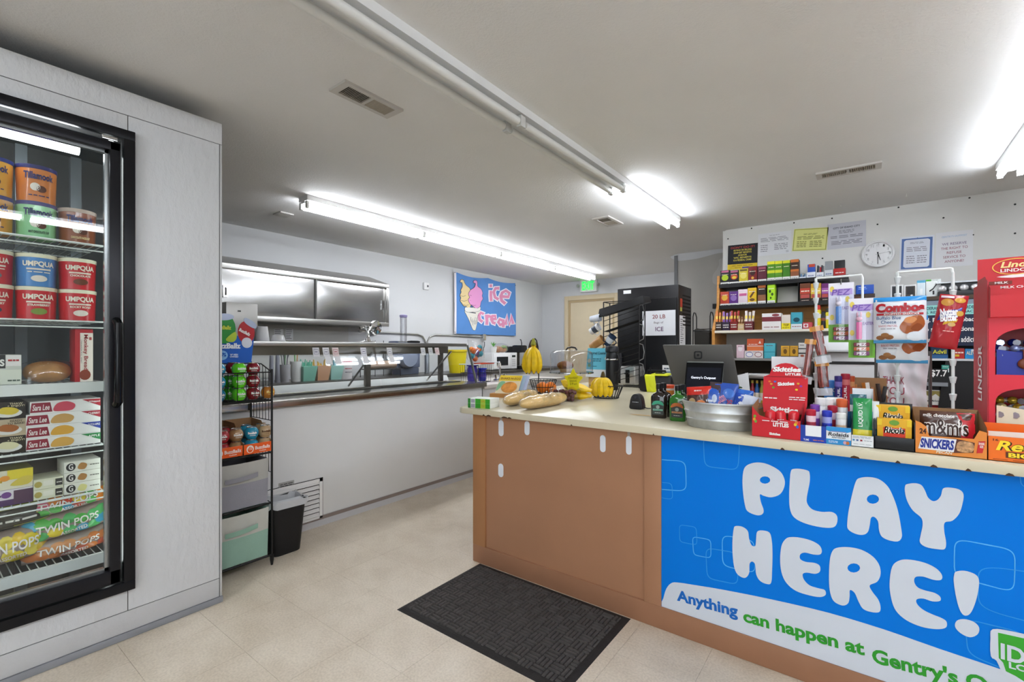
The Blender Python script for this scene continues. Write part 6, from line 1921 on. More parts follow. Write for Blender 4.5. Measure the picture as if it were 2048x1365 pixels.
text('Skittles', -w_ * .3, .004, w_ * .3, .026, LW, hdc, y=-.002, bold=.05)
text('LITTLES', -w_ * .05, .046, w_ * .27, .062, LW, sk, y=-.003, bold=.05)
text('Skittles', -w_ * .13, .012, w_ * .1, .022, LW, sk, y=-.003, bold=.05)
text('~', -w_ * .28, .062, w_ * .28, .07, LW, sk, y=-.003)
for (u, v, c) in ((-.44, .08, '#6aa83a'), (-.45, .068, '#d9a02a'), (-.42, .06, '#6a9a3a'), (.4, .06, '#e0c02a'), (.44, .052, '#3a5ac0'), (.42, .068, '#d9762a')):
    shape([ell(u * w_, v, .005, .006, 10)], 'candy_print', M(c, .4), sk, -.001, .0002)
for i, (u, lean) in enumerate(((-.2, .1), (.1, -.1), (.3, .05))):
    t = thing('candy_tube', ['small red candy tube in the red display, beside its open flap', 'small red candy tube in the middle of the red display', 'small red candy tube beside the antacid boxes'][i], 'candy', (sk.location.x + u * w_, FY + .05 + .01 * i, CZ + .003), .1, 'candy tubes in the red display', ry=lean)
    MB().lathe([(.018, 0), (.02, .01), (.02, .085), (.017, .095), (.008, .1)], 14).build('tube', M('#d42c36', .2, coat=.4), t, True)
    text('~', -.012, .06, .012, .07, LW, t, y=-.0215, bend=.022)
# antacid boxes
def traybox(name, label, px0, px1, yt, yb, d, col, back_h, prints, texts, cat='display box', inner='#d8d8d8'):
    loc, r, w_, h = pY(px0, px1, yt, yb, FY, CZ)
    t = thing(name, label, cat, loc, 0)
    box(-w_ / 2, 0, 0, w_ / 2, .002, h).build('front_wall', M(col, .4), t)
    box(-w_ / 2, d, 0, w_ / 2, d + .002, back_h).build('back_wall', M(inner, .5), t)
    for s in (-1, 1):
        xx = s * (w_ / 2 - .001)
        MB().add([(xx, 0, 0), (xx, d, 0), (xx, d, back_h), (xx, 0, h)], [(0, 1, 2, 3)]).build('side_wall', M(inner, .5), t)
    box(-w_ / 2, 0, 0, w_ / 2, d, .002).build('bottom', M(inner, .5), t)
    decorate(t, w_, h, prints, texts)
    return t, loc, w_, h
tm_, tl, tw, th_ = traybox('antacid_box', 'dark blue antacid box with white notched front', 1601, 1652, 852, 888, .12, '#1c3f9c', .11, [(.2, .35, .82, 1.0, '#e6e8ec'), (.0, .0, 1, .25, '#1c3fb0')], [('TUMS', .12, .06, .34, .18, '#e8ecf4'), ('~', .5, .08, .92, .18, '#e07a2a')], inner='#2a3a6a')
rm_, rl_, rw, rh = traybox('antacid_box', 'white and blue box reading Rolaids ANTACID', 1652.5, 1702, 855, 893, .12, '#e6e9ee', .11, [(.0, .0, 1, .3, '#2a86c4'), ([(0, 1), (1, 1), (1, .78), (.85, .72), (.15, .72), (0, .78)], '#2a8acb'), (.2, .72, .8, .76, '#7a7ab0'), (ell(.76, .15, .07, .1, 12), '#c8a0b0'), (ell(.87, .14, .07, .1, 12), '#b0622a')], [('Rolaids', .08, .48, .92, .69, '#14161c', dict(shear=.15)), ('ANTACID', .22, .36, .78, .45, '#3a3f4a', {}), ('~~', .1, .08, .5, .22, '#d6e6f2')], inner='#2a7ac0')
# antacid tubes
def pill(label, px, Y, cap_, body, h, r=.016, band=None):
    X = onY(px, 0, Y).x
    t = thing('antacid_tube', label, 'bottle', (X, Y, CZ + .003), .1, 'tubes and bottles in the antacid boxes')
    MB().lathe([(r * .95, 0), (r, .004), (r, h * .78), (r * .8, h * .82)], 14).build('bottle', M(body, .3), t, True)
    MB().lathe([(r * .95, h * .8), (r * 1.02, h * .82), (r * 1.02, h * .98), (r * .8, h)], 14).build('cap', M(cap_, .35), t, True)
    MB().lathe([(r * 1.01, h * .25), (r * 1.01, h * .6)], 14).build('label_band', M(band or cap_, .4), t, True)
pill('antacid tube with raspberry red cap in the dark blue box', 1622, 2.10, '#b8283c', '#d8b8c0', .115, band='#a83a4a')
pill('antacid tube with purple cap behind the raspberry red one', 1630, 2.145, '#7a4aa8', '#c8b8d0', .13)
pill('antacid tube with royal blue cap in the white and blue box', 1654, 2.10, '#2a3ab0', '#8a90c8', .115)
pill('antacid tube with crimson cap behind the royal blue one', 1665, 2.145, '#a82438', '#b8a0a8', .13)
pill('small white pill bottle with orange back in the antacid box', 1682, 2.10, '#e6e6e4', '#d2d0d0', .11, band='#c9a88a')
for i, (px, y_) in enumerate(((1641, 2.17), (1656, 2.175), (1663, 2.21), (1676, 2.215), (1684, 2.17))):
    pill(['white capped pill bottle at the back of the dark blue box', 'white capped pill bottle between the two antacid boxes', 'white capped pill bottle behind the crimson capped tube', 'white capped pill bottle nearest the blue vitamin box', 'white bottle with orange lid at the back of the antacid boxes'][i], px, y_, '#e8e8e6' if i < 4 else '#d9663a', '#dcdcdc', .155, .018, band='#c9c4c8')
# blue vitamin card box
carton('vitamin_box', 'blue box with white vitamin lettering behind the antacid bottles', 'box', pY(1648, 1681, 762, 830, 2.36, CZ), .05, '#2a7ac6', [], [('VITAMINS', .05, .52, .95, .62, '#e2ecf6'), ('ENERGY', .2, .4, .95, .5, '#e2ecf6'), ('~', .2, .25, .9, .33, '#cfe0f2'), ('d', .5, .78, .75, .9, '#e2ecf6')])
for i, (px, c, c2) in enumerate(((1678, '#3a2f7a', '#7a6ab8'), (1691, '#a8283c', '#c86a6a'), (1700, '#b8502c', '#c88a5a'))):
    X = onY(px, 0, 2.34).x
    t = thing('vitamin_tube', ['purple vitamin tube with white lettering', 'crimson vitamin tube with white lettering', 'orange vitamin tube behind the crimson one'][i], 'tube', (X, 2.34 + .03 * (i == 2), CZ + (.0)), 0, 'vitamin tubes')
    H = [.235, .245, .235][i]
    MB().lathe([(.0145, 0), (.015, .004), (.015, H - .02), (.0125, H - .018)], 16).build('tube', M(c2, .3), t, True)
    MB().lathe([(.0152, H - .022), (.0158, H - .02), (.0158, H), (.012, H + .001)], 16).build('cap', M(c, .35), t, True)
    MB().lathe([(.0151, H * .3), (.0151, H * .82)], 16).build('label_band', M(c, .4), t, True)
    if i < 2:
        text('ZZZQUIL', -.005, H * .35, .006, H * .8, LW, t, y=-.0162, spin=1, bend=.016)
# electrolyte sachet box
lv_, ll_, lw_, lh_ = traybox('sachet_box', 'white sachet box holding green and white drink mix sachets', 1703, 1747, 872, 897, .11, '#dfe1e4', .2, [(.05, .5, .15, .65, '#4a86b0'), (.22, .5, .32, .65, '#5a6a9a'), (.4, .5, .5, .65, '#8a2a34')], [('~~', .05, .75, .9, .95, '#8f96a0'), ('~', .58, .52, .95, .62, '#7a808a'), ('~', .1, .2, .9, .3, '#9aa0a8')], inner='#e2e4e8')
bag('drink_sachet', 'green drink mix sachet with yellow foot in the white box', 'sachet', (ll_[0] + .0, FY + .03, CZ + .02), .0, .055, .15, .012, '#1f8a44', [(.0, .0, 1, .25, '#d9c82a')], [('LIQUID I.V.', .28, .32, .55, .9, '#e8f2ea', dict(spin=1))], 'drink sachets in the white box', seed=31, tilt=-.12)
bag('drink_sachet', 'white drink mix sachet with blue foot in the white box', 'sachet', (ll_[0] + .026, FY + .05, CZ + .02), -.15, .04, .14, .01, '#d3d8da', [(.0, .0, 1, .3, '#4aa0c4')], [('~', .3, .4, .6, .85, '#8ab5c8', dict(spin=1))], 'drink sachets in the white box', seed=32, tilt=-.1)
bag('drink_sachet', 'dark teal drink mix sachet behind the green one', 'sachet', (ll_[0] - .012, FY + .075, CZ + .02), .1, .05, .16, .01, '#1c5a66', [(.0, .6, 1, .75, '#d8dde0')], [], 'drink sachets in the white box', seed=33, tilt=-.08)
# cough drop tray
a = pY(1748, 1831, 884, 907, FY, CZ)
t = thing('cough_drop_tray', 'black plastic tray holding yellow cough drop cartons', 'tray', a[0], 0)
w_ = a[2]
MB().box(-w_ / 2, 0, 0, w_ / 2, .004, .045).box(-w_ / 2, 0, 0, -w_ / 2 + .004, .14, .1).box(w_ / 2 - .004, 0, 0, w_ / 2, .14, .1).box(-w_ / 2, .136, 0, w_ / 2, .14, .15).box(-w_ / 2, 0, 0, w_ / 2, .14, .004).build('tray', M('#17171a', .3), t, bev=.001)
for i in range(2):
    z = CZ + .03 + i * .042
    cw = w_ * .84
    lb = ['red and yellow cough drop carton, lower front one in the black tray', 'yellow cough drop carton behind, upper one in the black tray'][i]
    cc = carton('cough_drop_carton', lb, 'carton', ((a[0][0] - .002 * i, FY + .008 + .05 * i, z), 0, cw, .075), .045, '#d9a41e', [(.18, 0, .82, .62 if i == 0 else .3, '#cf3a24' if i == 0 else '#d9b02a'), (.0, .7, .14, 1.0, '#e3c02c'), (.86, .7, 1, 1.0, '#e3c02c'), (ell(.5, .85, .15, .12, 12), '#6a9a3a')], [('Ricola', .2, .36, .8, .66, '#f2efe6', dict(bold=.09, shear=.2)), ('Ricola', .2, .36, .8, .66, '#161616', dict(bold=.02, shear=.2))], 'cough drop cartons')
    # keep the dark letters in front of their white border
    for ch in cc.children[-1:]:
        for v in ch.data.vertices:
            v.co.y -= .0006
# chocolate bar box
bx_ = pY(1831, 1974, 868, 917, FY, CZ)
w_, h_ = bx_[2], .085
t = thing('chocolate_bar_box', 'orange candy bar box with a chocolate packet standing in it', 'candy display', bx_[0], 0)
ORG = M('#dd8638', .45)
fr_ = [(-w_ / 2, 0), (w_ / 2, 0), (w_ / 2, .085), (w_ * .4, .09), (w_ * .33, .062), (-w_ * .3, .06), (-w_ * .34, .09), (-w_ * .42, .102), (-w_ / 2, .108)]
MB().prism(fr_, 0, .002).build('front_wall', ORG, t)
for s in (-1, 1):
    xx = s * w_ / 2
    MB().add([(xx, 0, 0), (xx, .15, 0), (xx, .15, .14), (xx, 0, .1)], [(0, 1, 2, 3)]).build('side_wall', CARD, t)
MB().box(-w_ / 2, .15, 0, w_ / 2, .152, .14).box(-w_ / 2, 0, 0, w_ / 2, .15, .002).build('inner_card', CARD, t)
shape([[(-w_ * .45, .018), (w_ * .06, .012), (w_ * .32, .018), (w_ * .34, .05), (w_ * .08, .058), (-w_ * .40, .054)]], 'bar_print', M('#5a2e20', .4), t, -.001, .0002)
shape([[(-w_ * .46, .016), (w_ * .05, .014), (w_ * .09, .056), (-w_ * .41, .056)]], 'logo_ground', M('#e8e6ea', .4), t, -.0016, .0002)
text('SNICKERS', -w_ * .43, .02, w_ * .055, .052, M('#1c2f8c', .4), t, y=-.0028, bold=.045, shear=.15)
text('PECAN', -w_ * .2, .006, w_ * .03, .0145, M('#e6d8c0', .4), t, y=-.0028, bold=.03, shear=.15)
shape([smoothpoly([(w_ * .1, .02), (w_ * .3, .02), (w_ * .31, .048), (w_ * .12, .05)], 3)], 'nut_print', M('#b58a62', .5, noise=.5, nscale=120), t, -.0018, .0002)
shape([[(w_ * .36, .018), (w_ * .44, .02), (w_ * .48, .058), (w_ * .39, .056)]], 'red_flash', M('#c8282a', .4), t, -.0012, .0002)
text('SHARE\nSIZE', w_ * .39, .036, w_ * .465, .053, LW, t, y=-.002, bold=.02)
text('24', -w_ * .44, .066, -w_ * .34, .084, M('#3a1c14', .5), t, y=-.002, bold=.03)
mmb = bag('chocolate_packet', 'large brown chocolate candy packet standing in the orange box', 'candy packet', (bx_[0][0] + .0, FY + .06, CZ + .012), 0, w_ * .82, .125, .03, '#4a2a1e', [([(.68, .02), (.98, .02), (.98, .98), (.66, .98)], '#c1222a')], [('m&m\u2019s', .08, .38, .86, .8, '#efe9e4', dict(bold=.08)), ('m&m\u2019s', .08, .38, .86, .8, '#3a1e14', dict(bold=.01)), ('milk chocolate', .06, .84, .62, .93, '#efe9e4', {})], seed=41, tilt=-.1)
for ch in mmb.children:
    if ch.name.startswith('lettering') and ch.data.materials[0] == M('#3a1e14', .25):
        for v in ch.data.vertices:
            v.co.y -= .0012
# peanut cup box
rb_ = onY(1975, 0, FY).x
t = thing('peanut_cup_box', 'bright orange candy box with yellow brush lettering at the counter end', 'candy display', (rb_, FY, CZ), 0)
RW2 = .26
RO = M('#ea6f1c', .4)
box(0, 0, 0, RW2, .002, .075).build('front_wall', RO, t)
MB().prism([(0, .075), (RW2, .075), (RW2, .095), (.0, .09)], .012, .014).build('flap', M('#e8dcd0', .5), t)
MB().box(0, .16, 0, RW2, .162, .1).box(0, 0, 0, .002, .16, .09).box(RW2 - .002, 0, 0, RW2, .16, .09).box(0, 0, 0, RW2, .16, .002).build('walls', RO, t)
text("Reese's", .018, .034, .18, .066, M('#3a1c10', .4), t, y=-.001, bold=.07, shear=.25)
text("Reese's", .018, .034, .18, .066, M('#f2d22a', .4), t, y=-.002, bold=.03, shear=.25)
box(.04, -.0014, .013, .17, -.0008, .031).build('banner_print', M('#5a2a14', .4), t)
text('BIG CUP', .045, .015, .165, .029, M('#f2d22a', .4), t, y=-.0024, bold=.04)
text('16', .012, .062, .024, .069, M('#5a2a14', .4), t, y=-.001)
text('~', .012, .004, .2, .008, M('#8a3a10', .4), t, y=-.001)

# ------------------------------------------------------------------ truffle tower
TY = 2.27
tx0 = onY(1977, 0, TY).x
tw_ = .30
twr = thing('truffle_tower', 'tall red truffle display tower with three open bins', 'candy display', (tx0, TY, CZ), 0)
TR = M('#c4202a', .35)
z_ = lambda py: onY(2005, py, TY).z - CZ
b1, b2, b3 = z_(636), z_(757), z_(865)
zt_ = z_(500)
td = .26
MB().box(-.003, 0, 0, 0, td, b1 + .13).build('side_panel', M('#b8303a', .4), twr)
text('LINDOR', -.0, .0, .01, .01, LW, twr) if False else None
MB().box(tw_, 0, 0, tw_ + .003, td, b1 + .13).build('side_panel', M('#b8303a', .4), twr)
MB().box(0, td - .003, 0, tw_, td, b1 + .1).build('back_panel', TR, twr)
sd_ = text('LINDOR', .02, .16, .05, .36, LW, twr, spin=1)
for v in sd_.data.vertices:
    v.co = (-.0045, td - (v.co.x + .02) * 2.5, v.co.z)
def hood(zb, zt, col, nm):
    # a front frame with an arched opening
    out = [(0, zb), (tw_, zb), (tw_, zt), (0, zt)]
    k1, k2 = zb + (zt - zb) * .5, (zt - zb) * .34
    arch = [(.016, zb + .012), (tw_ - .016, zb + .012), (tw_ - .016, k1)] + [(tw_ / 2 + (tw_ / 2 - .016) * math.copysign(abs(math.cos(a)) ** .7, math.cos(a)), k1 + k2 * math.sin(a) ** .7) for a in [PI * k / 16 for k in range(1, 16)]] + [(.016, k1)]
    shape([out, arch], nm, M(col, .35), twr, 0, .002)
hood(b2, b1, '#d62a3c', 'middle_bin_frame')
hood(max(b3, .0), b2, '#d62a3c', 'lower_bin_frame')
MB().box(0, .0, b2 - .002, tw_, td, b2).box(0, 0, b1 - .002, tw_, td, b1).build('bin_floors', TR, twr)
# bins inside the arches
MB().hexa([(.02, .004, b2 + .01), (tw_ - .02, .004, b2 + .01), (tw_ - .02, .007, b2 + .01), (.02, .007, b2 + .01)], [(.02, .004, b2 + .098), (tw_ - .02, .004, b2 + .05), (tw_ - .02, .007, b2 + .05), (.02, .007, b2 + .098)]).build('blue_bin_front', M('#22308e', .35), twr)
MB().hexa([(.02, .004, max(b3, 0) + .01), (tw_ - .02, .004, max(b3, 0) + .01), (tw_ - .02, .007, max(b3, 0) + .01), (.02, .007, max(b3, 0) + .01)], [(.02, .004, max(b3, 0) + .09), (tw_ - .02, .004, max(b3, 0) + .05), (tw_ - .02, .007, max(b3, 0) + .05), (.02, .007, max(b3, 0) + .09)]).build('gold_bin_front', M('#e6dcc0', .4), twr)
text('DARK CHOCOLATE', .1, b2 + .026, .26, b2 + .034, LW, twr, y=.002)
MB().blob((.09, -.002, b2 + .05), .022, .006, .019, 14, 8).build('truffle_print', M('#6a3420', .3), twr, True)
MB().tube([(.088, -.002, b2 + .06), (.084, -.002, b2 + .095)], [.006, .004], 8).build('pour_print', M('#8a4a30', .3), twr, True)
text('LINDOR', .13, b1 - .018, .2, b1 - .011, LW, twr, y=-.004)
text('~', .16, b1 - .03, .24, b1 - .022, LW, twr, y=-.004)
text('LINDOR', .13, b2 - .018, .2, b2 - .011, LW, twr, y=-.004)
text('~', .16, b2 - .03, .24, b2 - .022, LW, twr, y=-.004)
# top tray with raised header
box(.0, -.03, b1 + .002, tw_, -.028, b1 + .075).build('top_bin_front', TR, twr)
MB().add([(0, -.03, b1), (0, .2, b1), (0, .2, b1 + .15), (0, .06, b1 + .15), (0, -.03, b1 + .1)], [(0, 1, 2, 3, 4)]).build('top_bin_side', M('#b5343a', .4), twr)
MB().box(0, .2, b1, tw_, .203, zt_).build('header_panel', TR, twr)
MB().blob((.11, -.032, b1 + .05), .024, .006, .02, 14, 8).build('truffle_print', M('#7a3c24', .3), twr, True)
MB().tube([(.1, -.032, b1 + .06), (.095, -.032, b1 + .1)], [.007, .004], 8).build('pour_print', M('#a06048', .3), twr, True)
text('MILK CHOCOLATE', .1, b1 + .012, .27, b1 + .021, LW, twr, y=-.033)
hz0 = zt_ - .12
shape([ell(.1, hz0 + .085, .062, .03, 28), ell(.1, hz0 + .085, .059, .027, 28)], 'logo_oval', M('#e6b84a', .35), twr, .198, .0004)
text('Lindt', .06, hz0 + .082, .14, hz0 + .104, M('#f0d890', .35), twr, y=.197, bold=.03, shear=.2)
text('LINDOR', .06, hz0 + .066, .14, hz0 + .078, LW, twr, y=.197, bold=.02)
shape([smoothpoly([(.05, hz0 + .05), (.12, hz0 + .045), (.2, hz0 + .07), (.29, hz0 + .1), (.29, hz0 + .11), (.2, hz0 + .085), (.12, hz0 + .06)], 3)], 'ribbon_print', M('#efe8e6', .4), twr, .198, .0003)
box(.03, .1975, hz0 + .022, .09, .198, hz0 + .034).build('milk_tab', M('#7a2c1c', .4), twr)
text('MILK', .045, hz0 + .024, .08, hz0 + .032, LW, twr, y=.1965)
text('MILK CHOCOLATE TRUFFLES', .06, hz0 + .006, .28, hz0 + .015, LW, twr, y=.197)
MB().blob((.27, .195, hz0 + .075), .02, .006, .018, 14, 8).build('truffle_print', M('#7a3c24', .3), twr, True)
def truffles(label0, zb, n, cols, grp, seed):
    rr = random.Random(seed)
    base = None
    for i in range(n):
        r, c = i // 7, i % 7
        X = tx0 + .04 + .037 * c + rr.uniform(-.006, .006)
        Yy = TY + .03 + .035 * (r % 3) + rr.uniform(-.005, .005)
        z = CZ + zb + .045 + .021 * r
        t = thing('wrapped_truffle', label0, 'candy', (X, Yy, z), rr.uniform(0, 3), grp)
        MB().blob((0, 0, .014), .015, .015, .014, 10, 7).build('truffle', M(cols[i % len(cols)], .18, .5), t, True)
        for s in (-1, 1):
            MB().lathe([(.003, 0), (.011, .012)], 7).build('twist', M('#c9cede', .15, .6), t, True).matrix_local = Matrix.Translation((s * .013, 0, .014)) @ Matrix.Rotation(s * PI / 2, 4, 'Y')
truffles('blue foil wrapped truffle in the middle bin of the tower', b2 + .02, 21, ['#22349e', '#3a4fb8', '#9aa6d6'], 'blue foil truffles', 3)
truffles('gold foil wrapped truffle in the lower bin of the tower', max(b3, 0) + .0, 21, ['#c9a83a', '#d8c88a', '#b8902a'], 'gold foil truffles', 4)

# ------------------------------------------------------------------ clip strips and hanging packs
HYp = 2.30
def hx(px, py, Y=HYp):
    return onY(px, py, Y)
def stand(label, pts_arm, post_px, yb):
    p0 = hx(post_px, yb)
    t = thing('clip_strip_stand', label, 'display stand', (p0.x, HYp, CZ))
    o = Vector((p0.x, HYp, CZ))
    arm = [hx(*q) - o for q in pts_arm]
    MB().tube(arm, .0042, 8).build('arm', WIREW, t, True)
    top = arm[0]
    MB().tube([(0, 0, 0), (0, 0, top.z)], .005, 8).build('post', M('#d6dad8', .25), t, True)
    k = 0
    zc = .1
    while zc < top.z - .03:
        MB().lathe([(.007, 0), (.011, .022), (.009, .024), (.006, .002)], 10, (0, 0, zc)).build('clip', M('#cdd2d2', .25), t, True)
        zc += .062
    box(-.05, -.04, -.0, .05, .04, .004).build('foot', M('#cfd4d4', .3), t)
    return t
stand('white clip strip stand holding the carded candy dispensers', [(1632, 557), (1700, 552), (1723, 550), (1725, 556), (1725, 600)], 1632, 860)
stand('white clip strip stand in front of the thank you bag', [(1795, 545), (1850, 541), (1900, 537), (1904, 538), (1905, 545)], 1795, 850)
stand('white clip strip stand beside the truffle tower', [(1906, 545), (1906, 560)], 1906, 870)
# carded dispensers
def pez(label, x0, x1, yt, yb, Y, stem, ears, hook):
    loc, r, w_, h = pY(x0, x1, yt, yb, Y)
    t = thing('candy_dispenser_card', label, 'candy pack', loc, 0, 'carded candy dispensers')
    box(-w_ / 2, 0, 0, w_ / 2, .0015, h).build('card', M('#d6d6e8', .4), t)
    decorate(t, w_, h, [(0, 0, 1, .3, '#6fae3a'), (0, .88, 1, 1.0, '#e9e6ee'), (.06, .8, .94, .9, '#b9a0d6'), (ell(.14, .42, .09, .05, 10), '#e6d060'), (ell(.14, .9, .09, .05, 10), '#e6d060'), (ell(.75, .72, .09, .05, 10), '#e6d060')], [('PEZ', .12, .79, .88, .89, '#7a5ab0', dict(shear=.15)), ('EASTER', .55, .55, .95, .6, '#8a6ab0')])
    MB().box(-w_ * .2, -.018, h * .31, w_ * .02, -.002, h * .6).build('stem', M(stem, .35), t, bev=.003)
    MB().blob((-w_ * .09, -.012, h * .65), w_ * .13, .012, h * .04, 12, 8).build('bunny_head', M(ears, .4), t, True)
    for s in (-1, 1):
        MB().blob((-w_ * .09 + s * w_ * .07, -.01, h * .72), w_ * .04, .006, h * .05, 8, 6).build('bunny_ear', M(ears, .4), t, True)
    for i in range(3):
        c = ['#8a4a7a', '#c8602a', '#8a2a3a'][i]
        o = box(-w_ * .3, -.012, h * (.04 + .075 * i), w_ * .3, -.002, h * (.105 + .075 * i)).build('candy_roll', M(c, .35), t, bev=.003)
        text('PEZ', -w_ * .18, h * (.05 + .075 * i), w_ * .18, h * (.095 + .075 * i), LW, t, y=-.0135)
    MB().grid(lambda u, v: ((u - .5) * w_ * .86, -.022 * (math.sin(PI * u) ** .3), h * (.03 + .72 * v)), 12, 2).build('clear_blister', PLASTIC, t, True)
    if hook:
        MB().tube([(0, 0, h * .97), (0, -.004, h * 1.02), (0, 0, h * 1.06)], .002, 6).build('hanger', CHROME, t, True)
pez('carded candy dispenser with blue stem and white bunny head', 1657, 1708, 566, 685, 2.27, '#4a86d0', '#e4dce8', True)
pez('carded candy dispenser with pink stem and pink bunny head', 1697, 1750, 597, 716, 2.20, '#e060a0', '#eab8cc', False)
# pretzel snack bags
def combos(label, x0, x1, yt, yb, Y, seed, top=True):
    loc, r, w_, h = pY(x0, x1, yt, yb, Y)
    wing = [(.5 + .46 * math.cos(a), .5) for a in (0,)]
    pr = [(0, .9, 1, 1.0, '#2a86c8'), (0, .0, 1, .07, '#4a9ad0'), (smoothpoly([(.5, .32), (.62, .2), (.85, .25), (.97, .4), (.9, .58), (.7, .56), (.55, .45)], 3), '#a0562a'), (smoothpoly([(.58, .46), (.72, .42), (.82, .5), (.74, .56), (.62, .54)], 3), '#c47a3a'), (smoothpoly([(.7, .3), (.84, .26), (.93, .36), (.82, .42)], 3), '#8a431e'), (ell(.8, .15, .18, .1, 14), '#d8dfe6'), (ell(.14, .12, .09, .05, 10), '#8a5a34'), (ell(.3, .13, .09, .05, 10), '#8a5a34'), (ell(.22, .18, .08, .045, 10), '#9a6a3e'), (.06, .60, .94, .645, '#a8242c')]
    tx = [('Combos', .04, .66, .96, .86, '#a8242c', dict(bold=.06)), ('STUFFED SNACKS', .2, .607, .86, .638, '#efe9e4', {}), ('Buffalo Blue\nCheese', .06, .42, .52, .58, '#3a5a86', dict(bold=.01)), ('BAKED PRETZEL', .1, .35, .46, .39, '#b03038', dict(bold=0)), ('~', .14, .29, .42, .33, '#8a8a92')]
    bag('pretzel_snack_bag', label, 'snack bag', loc, 0, w_, h, .045, '#dcdfe4', pr, tx, 'white pretzel snack bags', seed=seed)
combos('white pretzel snack bag with blue top band on the clip strip', 1747, 1853, 594, 687, 2.19, 51)
combos('white pretzel snack bag hanging below and behind the first one', 1752, 1856, 632, 727, 2.26, 52)
loc, r, w_, h = pY(1848, 1922, 590, 697, 2.17)
bag('cookie_snack_bag', 'red peanut butter cookie bag hanging from the clip strip', 'snack bag', loc, 0, w_ * .78, h * 1.0, .04, '#a81f28', [(ell(.3, .85, .22, .07, 12), '#c48a3e'), (ell(.72, .9, .2, .05, 12), '#c9923e'), ([(.08, .5), (.8, .62), (.86, .78), (.14, .66)], '#3a2f8a'), ([(.3, .43), (.75, .5), (.78, .56), (.33, .49)], '#d9a82a'), (ell(.8, .66, .14, .05, 10), '#d0a04a'), (ell(.6, .45, .14, .04, 10), '#caa060'), (.05, .93, .5, .97, '#d9c8d0')], [('Nutter', .12, .6, .72, .74, '#f0ecf0', dict(rot=.22, bold=.05)), ('Butter', .16, .5, .76, .64, '#f0ecf0', dict(rot=.22, bold=.05)), ('~', .35, .3, .75, .34, '#e8b0a8')], seed=61, roll=.17)
# jerky sticks
def jerky(label, pa, pb, Y, n, seed):
    a, b = onY(pa[0], pa[1], Y), onY(pb[0], pb[1], Y)
    d = b - a
    L = d.length
    t = thing('meat_stick_pack', label, 'meat sticks', (b.x, Y, b.z), 0, 'hanging meat stick packs', ry=math.atan2(a.x - b.x, a.z - b.z))
    rr = random.Random(seed)
    for i in range(n):
        x = (i - (n - 1) / 2) * .0085
        MB().tube([(x, 0, .035), (x + rr.uniform(-.002, .002), -.003, L * .5), (x, 0, L - .02)], .0046, 7).build('meat_stick', M(['#7a2a1c', '#96382a', '#642018'][i % 3], .3, noise=.4, nscale=60), t, True)
    wv = n * .0045 + .006
    MB().grid(lambda u, v: ((u - .5) * 2 * wv * (1 + .1 * math.sin(20 * v)), -.009 * math.sin(PI * u) ** .5 - .001, v * L), 8, 16).build('clear_film', WRAP, t, True)
    box(-wv, -.006, L - .022, wv, -.004, L - .002).build('orange_header', M('#cf8a2a', .4), t)
    box(-wv * 1.1, -.002, 0, wv * 1.1, .0, .03).build('crimped_foot', M('#d8d8dc', .2, alpha=.6), t)
jerky('long clear pack of dark red meat sticks with orange header, topmost', (1632, 652), (1648, 727), 2.24, 4, 1)
jerky('clear pack of meat sticks slanting beside the red display card', (1622, 678), (1610, 768), 2.22, 3, 2)
jerky('clear pack of meat sticks hanging lowest on the clip strip', (1643, 722), (1650, 792), 2.26, 4, 3)
# box of stick drinks
loc, r, w_, h = pY(1697, 1775, 758, 850, 2.42, CZ)
t = thing('stick_pack_box', 'brown cardboard box of upright coffee stick packs', 'display box', loc, 0)
MB().box(-w_ / 2, .08, 0, w_ / 2, .083, h).box(-w_ / 2, 0, 0, -w_ / 2 + .003, .08, h * .7).box(w_ / 2 - .003, 0, 0, w_ / 2, .08, h * .7).box(-w_ / 2, 0, 0, w_ / 2, .003, h * .45).build('box', CARD, t)
rr = random.Random(8)
for i in range(14):
    x = -w_ * .44 + w_ * .88 * i / 13
    c = ['#d9d4cc', '#3a2a22', '#c8782a', '#e2ded6', '#2a2624', '#a8622a'][i % 6]
    o = box(-.007, -.002, 0, .007, .002, h * .85 + rr.uniform(-.02, .015)).build('stick_pack', M(c, .3), t, bev=.001)
    o.location = (x, .02 + .045 * rr.random(), .004)
    o.rotation_euler = (0, rr.uniform(-.2, .2), rr.uniform(-.4, .4))
# thank-you carrier bag
loc, r, w_, h = pY(1758, 1855, 712, 850, 2.62, CZ)
t = thing('carrier_bag_stand', 'white plastic thank-you carrier bags on a wire stand', 'carrier bags', loc, 0)
rr = random.Random(12)
def cbf(u, v):
    return ((u - .5) * w_ * (1 + .06 * math.sin(v * 7 + 1)), -.02 - .02 * math.sin(PI * u) - .008 * math.sin(u * 17 + v * 9) - .006 * math.sin(v * 23 + u * 5), v * h)
MB().grid(cbf, 24, 24).build('bag_film', M('#dcdade', .35), t, True)
for (s, z0_, z1_) in (('THANK', .62, .72), ('YOU', .48, .58), ('YOU', .34, .44)):
    o = text(s, -w_ * .42, z0_ * h, w_ * .02, z1_ * h, M('#a03048', .4), t, y=0, bold=.0)
    for v in o.data.vertices:
        q = cbf(v.co.x / w_ + .5, v.co.z / h); v.co.y = q[1] - .003
o = text('~', -w_ * .42, .24 * h, -w_ * .1, .28 * h, M('#a03048', .4), t, y=0)
for v in o.data.vertices:
    q = cbf(v.co.x / w_ + .5, v.co.z / h); v.co.y = q[1] - .003
for s in (-1, 1):
    MB().tube([(s * (w_ / 2 + .01), .02, 0), (s * (w_ / 2 + .01), .02, h + .02)], .006, 8).build('stand_post', M('#6a6664', .35, .7), t)
for z in (.03, h * .4, h * .7, h):
    MB().tube([(-w_ / 2 - .01, .02, z), (w_ / 2 + .01, .02, z)], .0035, 6).build('stand_bar', M('#7a7674', .35, .7), t)
